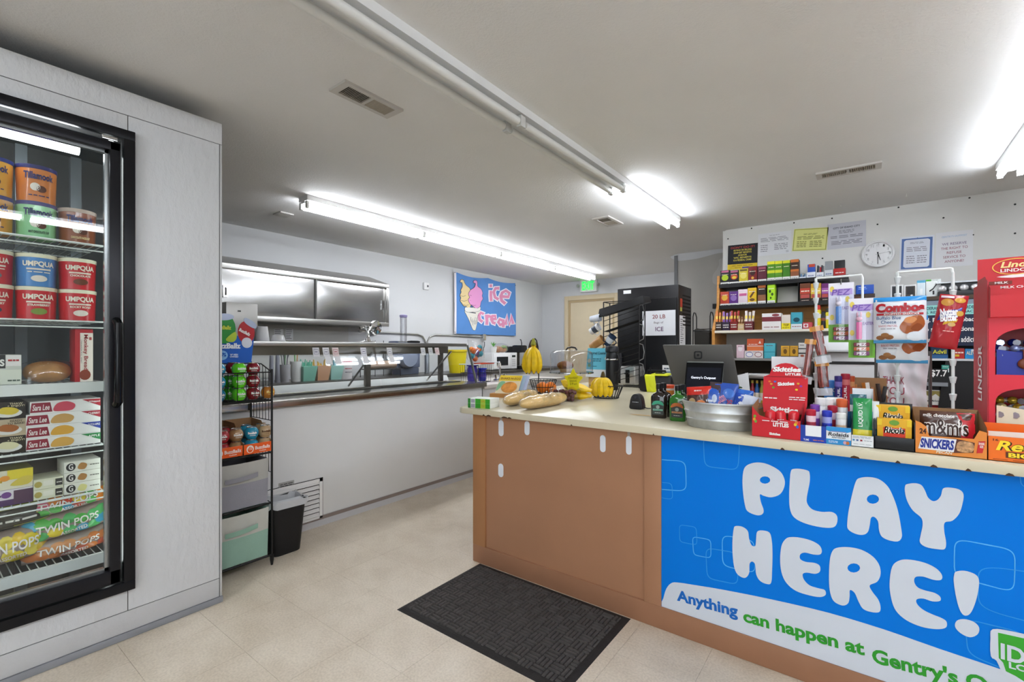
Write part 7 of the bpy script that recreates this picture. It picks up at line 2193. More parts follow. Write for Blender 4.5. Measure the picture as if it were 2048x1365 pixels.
# sheet behind the red display
loc, r, w_, h = pY(1543, 1612, 714, 800, 2.36, CZ)
t = thing('paper_notice', 'white paper printed in capitals behind the red display', 'paper', loc, 0)
box(-w_ / 2, 0, 0, w_ / 2, .002, h).build('sheet', PAPER, t)
text('ENGEL&VÖLKERS', -w_ * .35, h * .8, w_ * .48, h * .87, M('#4a4c50', .6), t, y=-.001, bold=-.0)
text('~', -w_ * .4, h * .72, w_ * .3, h * .745, M('#8a8c90', .6), t, y=-.001)
# ------------------------------------------------------------------ tobacco shelves on the wall board
SYF, SYB = 4.80, YC - .006
sxl = -1.15
sxr = onY(1700, 0, SYF).x
shf = thing('tobacco_shelf', 'tall wooden wall shelf unit with black upper trays and white shelf boards', 'shelf', (sxl, SYB, 0))
def sb(X):
    return X - sxl
SWx = sb(onY(1745, 0, 4.65).x)
ZS = [1.852, 1.648, 1.414, 1.16, 1.0]
# slanted side panel
box(SWx - .012, -.47, 0, SWx + .006, 0, ZS[2] - .03).build('end_panel', M('#b9b5aa', .5), shf)
for xx in (0,):
    MB().add([(xx - .012, 0, .0), (xx - .012, 0, 1.95), (xx - .012, -.28, 1.95), (xx - .012, -.30, 1.66), (xx - .012, -.47, 1.42), (xx - .012, -.47, .0), (xx + .012, 0, .0), (xx + .012, 0, 1.95), (xx + .012, -.28, 1.95), (xx + .012, -.30, 1.66), (xx + .012, -.47, 1.42), (xx + .012, -.47, 0)],
             [(0, 1, 2, 3, 4, 5), (11, 10, 9, 8, 7, 6), (0, 6, 7, 1), (1, 7, 8, 2), (2, 8, 9, 3), (3, 9, 10, 4), (4, 10, 11, 5), (5, 11, 6, 0)]).build('side_panel', WOOD, shf)
xr0 = sb(sxr)
TRAY = M('#18181a', .35)
for z in ZS[:2]:
    mb = MB().box(.01, -.30, z - .02, xr0 - .01, -.0, z - .004).box(.01, -.305, z - .024, xr0 - .01, -.298, z + .012)
    mb.build('black_tray', TRAY, shf)
for x in (sb(onY(1514.8, 0, YC - .2).x), sb(onY(1598.8, 0, YC - .2).x)):
    MB().box(x - .002, -.29, ZS[1], x + .002, 0, ZS[0] - .02).build('tray_divider', TRAY, shf)
box(.012, -.01, 1.41, SWx - .012, 0, 1.64).build('wood_back', WOOD, shf)
box(.012, -.47, ZS[2] - .022, SWx - .012, 0, ZS[2]).build('shelf_board', M('#dcd6c8', .45), shf)
box(.012, -.01, ZS[3], SWx - .012, 0, ZS[2] - .022).build('white_back', M('#c9c7c0', .5), shf)
box(.012, -.47, ZS[3] - .02, SWx - .012, 0, ZS[3]).build('shelf_board', M('#8a8986', .45), shf)
box(.012, -.01, .4, SWx - .012, 0, ZS[3] - .02).build('dark_back', M('#4a3f34', .7), shf)
box(.012, -.47, ZS[4] - .018, SWx - .012, 0, ZS[4]).build('shelf_board', M('#9a9894', .45), shf)
box(.012, -.47, .72, SWx - .012, 0, .74).build('shelf_board', M('#3a342e', .6), shf)
# steel back plate of the empty tray slot
e0, e1 = sb(onY(1552, 0, SYF).x), sb(onY(1598, 0, SYF).x)
MB().hexa([(e0, -.24, ZS[1]), (e1, -.24, ZS[1]), (e1, -.23, ZS[1]), (e0, -.23, ZS[1])], [(e0, -.17, ZS[0] - .04), (e1, -.17, ZS[0] - .04), (e1, -.16, ZS[0] - .04), (e0, -.16, ZS[0] - .04)]).build('steel_pusher_plate', M('#b9b7b2', .3, .35), shf)
PK = 'cigar packs on the black trays'
def pack(label, x0, x1, yt, yb, Y, z, d, col, prints, texts, name='cigar_pack', cat='carton', group=PK, tilt=0.0):
    return carton(name, label, cat, pY(x0, x1, yt, yb, Y, z + .0008), d, col, prints, texts, group, tilt=tilt)
strip = (0, 0, 1, .2, '#e2e2de')
YT_ = SYF + .012
# top tray
row1 = [
 (1441, 1459, 541, 'black cigar pack with lime badge, at the end of the top tray', '#1c1a1e', [(.1, .85, .9, .97, '#b05a78'), (ell(.5, .5, .38, .2, 14), '#a8c020')], '~'),
 (1459.5, 1477.5, 541, 'black cigar pack with red and yellow badge in the top tray', '#1c1a1e', [(.1, .85, .9, .97, '#b05a78'), (ell(.5, .55, .38, .2, 14), '#b8402a'), (ell(.5, .5, .25, .1, 12), '#e0c030')], '~'),
 (1478, 1496, 538, 'yellow and olive cigar pack in the top tray', '#c9b42a', [(.1, .85, .9, .97, '#6a5a1a'), (ell(.5, .55, .36, .2, 14), '#e2d46a')], '~'),
 (1496.5, 1514, 533, 'dark red cigar pack with gold dot in the top tray', '#7a1c1e', [(ell(.5, .62, .3, .16, 14), '#3a1412'), (ell(.5, .32, .16, .08, 12), '#d9a03a')], '~'),
 (1515.5, 1533, 532, 'maroon cigar pack beside the lime green packs', '#5a2030', [(.1, .8, .9, .93, '#a05068')], '~'),
 (1534.5, 1549.5, 523, 'lime green cigar pack with yellow top, beside the maroon pack', '#4f8a1c', [(0, .85, 1, 1, '#d9d82a'), (0, .42, 1, .56, '#c9d02a')], '~'),
 (1550, 1564.5, 522, 'lime green cigar pack with yellow top, between two green packs', '#558f1e', [(0, .85, 1, 1, '#d9d82a'), (0, .42, 1, .56, '#c9d02a')], '~'),
 (1565.5, 1580, 521, 'dark green cigar pack with yellow top in the top tray', '#3f7a1a', [(0, .86, 1, 1, '#d0d42a')], '~'),
 (1581, 1597.5, 519, 'tall black and copper cigar pack at the end of the green ones', '#3a261c', [(0, .86, 1, 1, '#c06a2a'), (0, .42, 1, .52, '#c06a2a'), (0, .2, 1, .42, '#8a5232')], '~'),
]
for x0, x1, yt, lab, c, pr, tx in row1:
    pack(lab, x0, x1, yt, 570, YT_, ZS[0], .1, c, pr + [strip], [(tx, .15, .66, .85, .74, '#e8dcc0'), ('~', .1, .06, .9, .14, '#7a7a7a')])
row1b = [
 (1598.5, 1612.5, 547, 'white holder of pale blue lighters on the top tray', '#d2d8e2', '#6a90b8'),
 (1613.5, 1631, 528, 'white holder with a red and blue lighter card', '#d8dce4', '#2a50a8'),
 (1632, 1647.5, 530, 'white holder with upright pens on the top tray', '#d6dadf', '#3a3a40'),
 (1648.5, 1666, 522, 'grey and white razor box on the top tray', '#c8ccd0', '#8a8e92'),
 (1667, 1691, 520, 'red and black box at the far end of the top tray', '#b02a26', '#2a2a2c'),
]
for i, (x0, x1, yt, lab, c, c2) in enumerate(row1b):
    loc, r, w_, h = pY(x0, x1, yt, 560, YT_, ZS[0] + .0008)
    t = thing('counter_box', lab, 'box', loc, 0, 'small boxes on the top tray')
    fh = h * (.45 if i < 4 else .5)
    box(-w_ / 2, 0, 0, w_ / 2, .1, fh).build('tray', M(c, .45), t, bev=.001)
    if i == 0 or i == 2:
        for k in range(5):
            MB().tube([(-w_ * .35 + w_ * .7 * k / 4, .03 + .01 * (k % 2), fh * .5), (-w_ * .35 + w_ * .7 * k / 4 + .004, .035, h - .008 * (k % 3))], .0055, 7).build('upright_item', M(['#7aa0c8', '#b8c4d0', '#3a5a8a'][k % 3] if i == 0 else ['#2a2a30', '#77777c', '#b03038'][k % 3], .3), t, True)
    else:
        box(-w_ / 2 + .004, .02, fh * .5, w_ / 2 - .004, .07, h).build('goods', M(c2, .4), t, bev=.003)
        if i == 1:
            box(-w_ * .3, .018, h * .8, w_ * .4, .0705, h * 1.001).build('red_tab', M('#c04a34', .4), t)
    text('~', -w_ * .35, fh * .35, w_ * .35, fh * .6, M('#3a4a8a' if i < 4 else '#e8e0dc', .5), t, y=-.001)
# second tray
row2 = [
 (1440.5, 1458, 584, 'red and yellow cigar pouch box in the lower tray', '#b8402a', [(ell(.5, .6, .35, .2, 12), '#d9a83a')], 0),
 (1458.5, 1476, 583, 'purple cigar pack in the lower tray', '#5a2a7a', [(ell(.5, .55, .35, .2, 12), '#8a6ab0')], 0),
 (1476.5, 1495, 579, 'white and pink cigar pack in the lower tray', '#d9c8d2', [(.1, .6, .9, .75, '#c05a8a')], 0),
 (1495.5, 1513, 576, 'bright yellow cigar pack with brown leaf in the lower tray', '#dcb41e', [([(.2, .5), (.7, .85), (.8, .75), (.35, .42)], '#5a3a1a'), (ell(.5, .32, .3, .08, 12), '#6a4a1a')], 0),
 (1515.5, 1531.5, 570, 'black and copper cigar pack in the lower tray', '#2a1c14', [(0, .85, 1, 1, '#b0622a'), (0, .2, 1, .5, '#8a5a3a')], 1),
 (1534.5, 1550, 569, 'neon lime cigar pack with dark figures in the lower tray', '#a8d81e', [(ell(.35, .65, .14, .08, 8), '#2a4a14'), (ell(.65, .5, .16, .08, 8), '#2a4a14'), (ell(.45, .32, .12, .06, 8), '#2a4a14')], 1),
]
for x0, x1, yt, lab, c, pr, k in row2:
    pack(lab, x0, x1, yt, 612, YT_, ZS[1], .1, c, pr + [strip], [('~', .15, .74, .85, .82, '#f0e6d8'), ('~', .1, .06, .9, .14, '#7a7a7a')])
for i, (x0, x1, lab, c, c2) in enumerate([(1600, 1620.5, 'brown and red tobacco pouch box in the lower tray', '#6a3a22', '#b8402e'), (1621.5, 1642, 'gold tobacco pouch box in the lower tray', '#c8962a', '#e0c050'), (1643, 1657, 'purple tobacco pouch box beside the carded dispenser', '#6a2a6a', '#a05aa0')]):
    pack(lab, x0, x1, 567, 605, YT_, ZS[1], .1, c, [(.0, .45, 1, .75, c2), (0, 0, 1, .22, '#2a1c1a'), (.08, .24, .92, .42, '#b8504a')], [('~', .1, .52, .9, .66, '#efe4d0'), ('~', .15, .08, .85, .15, '#d8c8b8')])
# white shelf board
Y3 = 4.665
row3 = [
 (1431, 1443, 620, 'orange slim cigar pouches in a dark display, by the wooden side', '#d9762a', '#3a2a22'),
 (1444, 1459, 621, 'violet slim cigar pouches in a dark display', '#7a4a9a', '#2e2238'),
 (1460, 1474.5, 619, 'red slim cigar pouches in a red display', '#a8241c', '#7a1a1a'),
 (1475.5, 1488, 630, 'brown wrapped cigars standing in a small rack', '#8a5a32', '#c8a878'),
 (1489, 1505.5, 619, 'white and maroon cigarillo box with yellow head', '#d8ccc6', '#6a2a30'),
]
for i, (x0, x1, yt, lab, c, c2) in enumerate(row3):
    loc, r, w_, h = pY(x0, x1, yt, 661, Y3, ZS[2] + .0008)
    t = thing('cigar_display', lab, 'display', loc, 0, 'slim cigar displays on the white board')
    box(-w_ / 2, 0, 0, w_ / 2, .09, h * .42).build('display_tray', M(c2, .45), t, bev=.001)
    for k in range(3):
        o = box(-w_ * .15, -.003, 0, w_ * .15, .003, h * (.75 - .06 * (k % 2))).build('pouch', M(c, .3), t, bev=.001)
        o.location = (-w_ * .3 + w_ * .3 * k, .012 + .02 * k, h * .22)
        o.rotation_euler = (-.25, .05 * (k - 1), 0)
        b_ = box(-w_ * .12, -.0042, h * .35, w_ * .12, -.0032, h * .5).build('pouch_band', M('#e6c84a' if i != 3 else '#d8b890', .4), o)
    text('~~', -w_ * .38, h * .1, w_ * .38, h * .32, M('#d8d0c8', .5), t, y=-.001)
row3b = [
 (1524, 1562, 627, 'wide white carton with maroon top print on the white board', '#e2dedc', [(0, .5, 1, .78, '#7a3038'), (ell(.72, .88, .2, .08, 12), '#8a3a40')]),
 (1563, 1581, 630, 'yellow carton with black capitals TOP on the white board', '#d8ccc0', [(0, 0, 1, .42, '#e6d41e')]),
 (1582, 1604, 625, 'teal carton with dark picture on the white board', '#3f9aac', [(0, 0, 1, .3, '#cfd8da'), (ell(.5, .55, .3, .14, 12), '#1c4a58')]),
 (1605, 1624, 645, 'low red and white carton beside the teal one', '#b8404a', [(.1, .2, .6, .8, '#e2dcda'), (ell(.35, .5, .15, .2, 12), '#b8404a')]),
]
for x0, x1, yt, lab, c, pr in row3b:
    tx = [('~', .1, .1, .9, .2, '#8a4a4a')] if 'TOP' not in lab else [('TOP', .2, .2, .8, .38, '#2a2414'), ('~', .1, .05, .9, .14, '#2a2414')]
    pack(lab, x0, x1, yt, 660, Y3, ZS[2], .1, c, pr, tx, 'rolling_paper_carton', group='cartons on the white board')
for i, (px, h, c, lid) in enumerate([(1637, .2, '#e0cc2a', '#c42a20'), (1647, .145, '#26262a', '#2e2e34'), (1656, .17, '#d8c82a', '#3a3a2a')]):
    X = onY(px, 0, Y3 + .06).x
    t = thing('lighter_fluid_can', ['yellow lighter fluid can with red cap', 'black snuff can stack on the white board', 'yellow can beside the carded dispenser'][i], 'can', (X, Y3 + .06, ZS[2] + .0008), 0, 'cans on the white board')
    MB().lathe([(.0185, 0), (.0195, .003), (.0195, h * .75), (.016, h * .8)], 16).build('can', M(c, .3), t, True)
    MB().lathe([(.013, h * .79), (.015, h * .8), (.015, h * .97), (.01, h)], 14).build('cap', M(lid, .35), t, True)
    MB().lathe([(.0198, h * .45), (.0198, h * .62)], 16).build('label_band', M('#e4e0da' if i != 1 else '#8a4a30', .4), t, True)
# fourth board
row4 = [
 (1473, 1488, 690, 'pink and white novelty carton on the grey shelf board', '#d8bcc6', [(ell(.5, .7, .3, .2, 12), '#e2d8dc')]),
 (1489, 1526, 702, 'white carton with two oval labels under the orange one', '#dcd4d2', [(ell(.27, .5, .2, .35, 14), '#5a6ab0'), (ell(.27, .5, .17, .28, 14), '#e6e2e4'), (ell(.75, .5, .2, .35, 14), '#8a3040'), (ell(.75, .5, .17, .28, 14), '#e6dcdc')]),
 (1528, 1550, 687, 'turquoise carton on the grey shelf board', '#4fb0c0', [(0, .4, 1, .45, '#2f8a9c')]),
 (1562, 1579, 692, 'gold coloured carton with dark emblem, beside the turquoise one', '#c8962a', [(ell(.5, .55, .22, .2, 12), '#6a4a14'), (0, 0, 1, .2, '#3a3028')]),
 (1580, 1596, 692, 'gold coloured carton with dark emblem, next to the striped packs', '#c8962a', [(ell(.5, .55, .22, .2, 12), '#6a4a14'), (0, 0, 1, .2, '#3a3028')]),
 (1597, 1612, 686, 'white and black striped packs on the grey shelf board', '#d6d2cc', [(0, .3, 1, .38, '#2a2a2a'), (0, .6, 1, .66, '#2a2a2a'), (ell(.5, .18, .25, .08, 10), '#a0503a')]),
]
for x0, x1, yt, lab, c, pr in row4:
    pack(lab, x0, x1, yt, 717, Y3, ZS[3], .1, c, pr, [('~', .2, .8, .8, .9, '#6a5a5a')], 'novelty_carton', group='cartons on the grey shelf board')
loc, r, w_, h = pY(1493, 1526, 677, 702, Y3 + .02, 0)
zt4 = onY(1508, 702, Y3).z + .001
t = carton('novelty_carton', 'orange carton with raised back on the white oval label carton', 'carton', (((onY(1495, 0, Y3 + .02).x + onY(1526, 0, Y3 + .02).x) / 2, Y3 + .02, zt4), 0, w_, onY(1510, 678, Y3).z - zt4), .06, '#cf5a34', [(0, .0, 1, .35, '#d9713e'), ([(.7, .6), (.78, .85), (.86, .6)], '#efe2d8'), (0, .36, 1, .42, '#e6ddd6')], [('~', .1, .45, .65, .6, '#efdcd0')], 'cartons on the grey shelf board')
# dark compartment: bottles and papers
for i, (px, c) in enumerate([(1505, '#9c2430'), (1514, '#2a5a9c'), (1524, '#a8983a'), (1534, '#7a8aa8')]):
    X = onY(px, 0, 4.70).x
    zb_ = .7405
    t = thing('shot_bottle', ['small red bottle in the dark compartment', 'small blue bottle in the dark compartment', 'small gold green bottle in the dark compartment', 'small pale bottle in the dark compartment'][i], 'bottle', (X, 4.70, zb_), 0, 'small bottles under the grey board')
    H = .22
    MB().lathe([(.018, 0), (.02, .01), (.02, H * .65), (.011, H * .78), (.01, H * .9)], 12).build('glass', M(c, .2, coat=.4), t, True)
    MB().lathe([(.012, H * .88), (.012, H), (.008, H + .001)], 12).build('cap', M('#c8b45a', .3, .5), t, True)
    MB().lathe([(.0203, H * .2), (.0203, H * .5)], 12).build('label_band', M('#d8cfc0', .5), t, True)
t = thing('paper_stack', 'loose white paper sheets on the dark compartment shelf', 'papers', (onY(1520, 0, 4.7).x, 4.72, ZS[4] + .0008), .1)
for k in range(3):
    o = box(-.13, -.1, 0, .13, .12, .006).build('sheet', PAPER, t)
    o.location = (.01 * k, 0, .0065 * k)
    o.rotation_euler = (0, 0, .12 * k)

# ------------------------------------------------------------------ cabinet right of the shelves
cabx0 = onY(1762, 0, 4.6).x
cabx1 = 1.3
cb2 = thing('tobacco_cabinet', 'black cigarette cabinet with wooden rim behind the counter', 'cabinet', (cabx0, SYB, 0))
cw_ = cabx1 - cabx0
ztop = onY(1900, 598, 4.6).z
z2 = onY(1900, 718, 4.6).z
box(0, -.49, 0, cw_, 0, .3).build('plinth', M('#2a2624', .6), cb2)
box(0, -.03, .3, cw_, 0, ztop).build('back', M('#2a2a2c', .5), cb2)
MB().box(-.02, -.49, 0, 0, 0, ztop).box(cw_, -.49, 0, cw_ + .02, 0, ztop).build('side_panel', M('#1c1c1e', .5), cb2)
box(-.02, -.49, ztop, cw_ + .02, 0, ztop + .025).build('top_board', M('#4a3a2c', .5), cb2)
box(onY(1884, 0, 4.75).x - cabx0, -.36, ztop + .026, cw_, -.34, onY(1920, 568, 4.75).z).build('wood_upstand', WOOD, cb2)
box(0, -.49, z2 - .015, cw_, 0, z2).build('white_shelf', M('#c9cbcc', .4), cb2)
zc = [onY(1880, y, 4.6).z for y in (775, 812)]
for z in zc:
    box(0, -.46, z - .012, cw_, 0, z).build('pack_shelf', M('#1a1a1c', .5), cb2)
    box(0, -.462, z - .03, cw_, -.46, z + .004).build('shelf_lip', M('#b81f28' if z == zc[1] else '#2a2a2e', .4), cb2)
bx0 = onY(1893, 0, 4.55).x - cabx0
MB().hexa([(bx0 - .05, -.50, zc[1] - .1), (cw_, -.50, zc[1] - .1), (cw_, -.496, zc[1] - .1), (bx0 - .05, -.496, zc[1] - .1)], [(bx0, -.50, z2 - .02), (cw_, -.50, z2 - .02), (cw_, -.496, z2 - .02), (bx0, -.496, z2 - .02)]).build('black_door', M('#1b1b1d', .4), cb2)
# board with the court notice
box(0, -.49, z2 + .14, cw_, -.48, ztop).build('fascia', M('#1c1c1e', .5), cb2)
NY = SYB - .497
a = rectY(1846, 1985, 600, 692, NY)
t = thing('notice_board', 'navy and teal printed notice about tobacco above the cigarette cabinet', 'notice', (a[0], NY, a[2]))
w_, h = a[1] - a[0], a[3] - a[2]
box(0, 0, 0, w_, .006, h).build('board', M('#1d2740', .5), t)
box(0, -.001, h * .68, w_, -.0004, h * .9).build('teal_band', M('#8fd0c8', .5), t)
box(0, -.001, h * .9, w_, -.0004, h).build('grey_band', M('#7a8694', .5), t)
NV = M('#20304a', .5)
text('FEDERAL COURT HAS ORDERED', .0, h * .80, w_ * .85, h * .87, NV, t, y=-.002)
text('R.J. REYNOLDS TOBACCO', .0, h * .70, w_ * .85, h * .77, NV, t, y=-.002)
text('R.J. Reynolds Tobacco', .0, h * .50, w_ * .84, h * .62, LW, t, y=-.002)
text('to say it intentionally', .0, h * .29, w_ * .84, h * .42, LW, t, y=-.002)
text('made them more addictive', .0, h * .08, w_ * .84, h * .2, LW, t, y=-.002)
# medicine row on the white shelf
for i, (x0, x1, yt, lab, c, pr, tx, tc) in enumerate([
 (1862, 1896, 694, 'navy and yellow medicine box with yellow lettering', '#1c3a5e', [(0, 0, 1, .3, '#2a5a8a')], 'Advil', '#e0d82a'),
 (1908, 1929, 697, 'red medicine box on the white shelf', '#b8302a', [(.1, .2, .5, .4, '#d9b02a')], '~', '#f0d8d0'),
 (1930, 1956, 698, 'light blue medicine box with white letters', '#2a8ac8', [(ell(.6, .85, .15, .1, 10), '#dfe8f0')], 'ALEVE', '#f0e8c0')]):
    carton('medicine_box', lab, 'box', pY(x0, x1, yt, 717, 4.64, z2 + .0008), .06, c, pr, [(tx, .1, .4, .9, .75, tc)], 'medicine boxes on the white shelf')
# prices and packs
t = thing('price_board', 'black price board with white numerals among the cigarette packs', 'price sign', (onY(1812, 0, 4.58).x, 4.58, onY(1850, 772, 4.58).z))
a = rectY(1812, 1896, 738, 772, 4.58)
w_, h = a[1] - a[0], a[3] - a[2]
box(0, 0, 0, w_, .006, h).build('board', M('#17181a', .4), t)
box(w_ * .45, -.001, 0, w_, -.0004, h * .22).build('grey_strip', M('#8a8e94', .4), t)
box(w_ * .38, -.001, .0, w_ * .45, -.0004, h * .45).build('red_tab', M('#a83428', .4), t)
text('$7.7', w_ * .6, h * .52, w_ * .98, h * .95, LW, t, y=-.002, bold=.02)
text('84', w_ * .04, h * .12, w_ * .2, h * .48, LW, t, y=-.002, bold=.02)
text('~~', w_ * .24, h * .15, w_ * .36, h * .4, LW, t, y=-.002)
carton('menthol_pack', 'teal and white cigarette carton above the price board', 'carton', pY(1884, 1898, 731, 745, 4.6, onY(1890, 745, 4.6).z), .05, '#3f9a8a', [([(0, 0), (1, 0), (1, .6)], '#dfe6e4')], [('~', .1, .7, .9, .85, '#e6efec')])
for i, px in enumerate((1850, 1871, 1894, 1917)):
    c = ['#8a8048', '#9a8a4a', '#8a4a34', '#b9b4ac'][i]
    lab = ['white cigarette pack with olive chevron by the carrier bags', 'white cigarette pack with gold chevron above the red shelf lip', 'white cigarette pack with brown chevron behind the clip strip', 'white cigarette pack with grey chevron beside the black door'][i]
    loc, r, w_, h = pY(px - 9, px + 9, 781, 807, 4.62, zc[1] + .0008)
    carton('cigarette_pack', lab, 'cigarette pack', (loc, r, w_, h), .024, '#dcd9d2', [([(0, .55), (0, .95), (1, .95), (1, .55), (.5, .75)], c)], [('Marlboro', .1, .22, .9, .36, '#33343a')], 'cigarette packs')
t = carton('gum_pack', 'green chewing gum carton on the low cabinet shelf', 'carton', pY(1863, 1885, 822, 834, 4.6, zc[1] - .09), .06, '#3f8a2a', [(0, .4, 1, .6, '#6ab04a')], [])
box(0, -.46, zc[1] - .105, cw_, 0, zc[1] - .092).build('pack_shelf', M('#1a1a1c', .5), cb2)
# boxes on top of the cabinet / shelf end
TZ = ztop + .026
row5 = [
 (1781, 1806.5, 570, 'white framed box with black phone case picture', '#d8d8d8', [(.12, .12, .88, .9, '#3a3c40'), (.2, .2, .8, .82, '#22242a')], '~', '#e0e0e0'),
 (1808, 1833.5, 570, 'white framed box with black charger picture', '#d8d8d8', [(.12, .12, .88, .9, '#4a4440'), (.22, .25, .78, .85, '#2c2a2a'), (ell(.6, .18, .1, .06, 10), '#e6e6e6')], '~', '#e0e0e0'),
 (1834, 1851, 561, 'pale blue and white charger box on the cabinet top', '#d2dfe6', [(0, .85, 1, 1, '#5ab0d6'), (.35, .15, .65, .5, '#e9eef0')], '~', '#7aa0b5'),
 (1852, 1882, 559, 'white box with a black cable picture and green corner', '#dfe4e2', [(0, .9, .35, 1, '#5ab53a'), ([(.2, .35), (.45, .48), (.8, .85), (.84, .82), (.5, .42), (.25, .28)], '#2a2c30'), (.44, .12, .56, .34, '#2a2c30')], '~', '#8a9a8a'),
]
for x0, x1, yt, lab, c, pr, tx, tc in row5:
    carton('accessory_box', lab, 'box', pY(x0, x1, yt, 598, 4.66, TZ + .0008), .04, c, pr, [(tx, .2, .92, .8, .97, tc)], 'phone accessory boxes')
carton('blue_box', 'bright blue box lying above the brown carton', 'box', pY(1713, 1748, 570, 588, 4.7, onY(1730, 588, 4.7).z), .08, '#1f4fb0', [(.1, .5, .6, .6, '#6a90d8')], [('~', .12, .65, .55, .8, '#c8d4ee')], rz=.1)
loc, r, w_, h = pY(1704, 1750, 587, 604, 4.68, 0)
zz = onY(1740, 588, 4.7).z
box(xr0, SYB * -0 - .44, zz - .11, sb(onY(1752, 0, 4.68).x), 0, zz - .0905).build('end_board', TRAY, shf)
carton('brown_carton', 'long brown carton with yellow print under the bright blue box', 'carton', ((loc[0], 4.68, zz - .09), 0, w_, .089), .12, '#3c2a22', [(.05, .6, .4, .8, '#5a3a2a')], [('~', .55, .3, .95, .5, '#b8a03a')])
t = thing('egg_tray', 'clear tray of silver ball candies on the cabinet top', 'candy tray', (onY(1930, 0, 4.6).x, 4.62, TZ + .0008))
box(-.14, 0, 0, .16, .1, .03).build('tray', M('#2a2a2c', .4), t, bev=.002)
bm2 = MB().blob((0, 0, 0), .026, .026, .026, 12, 8).mesh('silver_ball', M('#dcdcde', .2, .4), True)
for k in range(5):
    o = link(bm2, 'silver_ball', t); o.location = (-.115 + .058 * k, .03, .052)
box(-.15, .0, .09, .16, .1, .1).build('lid', M('#c9ced2', .3), t)
MB().box(-.16, .09, .03, .16, .1, .09).build('tray_back', M('#8a8e92', .3), t)
# white appliance behind the clip strips
a = rectY(1655, 1757, 705, 800, 3.95)
t = thing('lottery_terminal', 'white counter machine with a dark slot behind the hanging packs', 'machine', ((a[0] + a[1]) / 2, 3.95, .0))
w_ = a[1] - a[0]
box(-w_ / 2, 0, 0, w_ / 2, .3, .86).build('stand', M('#5a544c', .6), t)
box(-w_ / 2, 0, .861, w_ / 2, .32, a[3]).build('housing', M('#d6d7da', .4), t, bev=.01)
zs = onY(1706, 726, 3.95).z
box(-w_ / 2 + .01, -.003, zs - .012, w_ / 2 - .01, 0.001, zs + .008).build('slot', M('#2a2a2c', .5), t)
t2 = thing('round_lid', 'white curved lid leaning above the counter machine', 'lid', (onY(1672, 0, 4.05).x, 4.05, a[3] + .001), 0)
MB().lathe([(.16, 0), (.155, .03), (.13, .08), (.07, .115), (.0, .125)], 28).build('dome', M('#d4d6d8', .35), t2, True)
MB().lathe([(.162, 0), (.166, .004), (.166, .012), (.16, .014)], 28).build('rim', M('#b5b8ba', .35), t2, True)
loc, r, w_, h = pY(1670, 1712, 685, 707, 3.98, a[3] + .0008)
# wire file rack beside the ice freezer
t = thing('wire_file_rack', 'black wire file rack with dark folders beside the ice freezer', 'rack', (onY(1403, 0, 4.75).x, 4.75, 1.0))
mb = MB()
for z in (.0, .2, .42):
    mb.tube([(-.08, 0, z), (.08, 0, z), (.08, .12, z + .02), (-.08, .12, z + .02)], .004, 5, True)
for x in (-.08, .08):
    mb.tube([(x, 0, -.1), (x, 0, .56), (x, .03, .6), (x, .08, .6), (x, .12, .56), (x, .12, -.1)], .005, 6)
mb.build('wire_frame', WIREB, t)
for k, z in enumerate((.02, .23)):
    MB().hexa([(-.07, .02, z), (.07, .02, z), (.07, .1, z), (-.07, .1, z)], [(-.07, .0, z + .2), (.07, .0, z + .17), (.07, .1, z + .19), (-.07, .1, z + .22)]).build('folder', M(['#2a2826', '#35322e'][k], .6), t)
MB().box(-.1, -.02, -1.0, .1, .16, -.1).build('stand', M('#2a2624', .6), t)
rail = struct('trim_4', box(-1.5, YP - .02, 1.60 + .13, -1.1, YP, 1.79), M('#222226', .45))

# ------------------------------------------------------------------ notices and clock on the wall board
WY = YC - .0015
def notice(label, x0, x1, yl0, yr0, yl1, col, fn, name='paper_notice', cat='notice', group='papers pinned on the wall board'):
    """yl0/yr0: top at left/right; yl1: bottom at left"""
    A, B, D = onY(x0, yl0, WY), onY(x1, yr0, WY), onY(x0, yl1, WY)
    w_, h = B.x - A.x, A.z - D.z
    t = thing(name, label, cat, (A.x, WY, D.z), 0, group, ry=-math.atan2(B.z - A.z, w_) * 1.0)
    box(0, -.001, 0, w_, 0, h).build('sheet', M(col, .55), t)
    fn(t, w_, h)
    return t
def rows(t, w_, h, spec, c):
    m = M(c, .6)
    for (u0, v0, u1, v1, n) in spec:
        text('~' * n, u0 * w_, v0 * h, u1 * w_, v1 * h, m, t, y=-.0018)
def poster(t, w_, h):
    box(0, -.0018, 0, w_, -.0012, h * .22).build('yellow_foot', M('#e3c11e', .5), t)
    text("DON'T DO IT!", .1 * w_, .84 * h, .9 * w_, .93 * h, M('#b03a34', .5), t, y=-.002)
    for i, s in enumerate(('BUYING OR SELLING', 'SNAP-EBT BENEFITS', 'AND/OR', 'WIC BENEFITS', 'IS A FEDERAL CRIME')):
        v = .74 - .1 * i
        k = .2 if i != 2 else .35
        text(s, k * w_, v * h, (1 - k) * w_, (v + .07) * h, M('#d8c84a', .5), t, y=-.002)
    rows(t, w_, h, [(.15, .13, .85, .18, 1), (.25, .05, .45, .10, 1)], '#8a5a14')
    box(.5 * w_, -.0024, .03 * h, .75 * w_, -.0018, .1 * h).build('purple_patch', M('#5a4a8a', .5), t)
notice('black and yellow poster reading DONT DO IT above the cigar packs', 1455, 1514.5, 492, 486, 541, '#1c1c20', poster)
notice('white printed permit sheet between the black poster and the yellow sheet', 1516, 1582, 469, 461, 513, '#dfdfe2', lambda t, w_, h: rows(t, w_, h, [(.35, .86, .65, .9, 1), (.08, .6, .92, .8, 4), (.08, .15, .3, .5, 4), (.5, .2, .9, .5, 4), (.85, .06, .93, .16, 3)], '#8a8a90'))
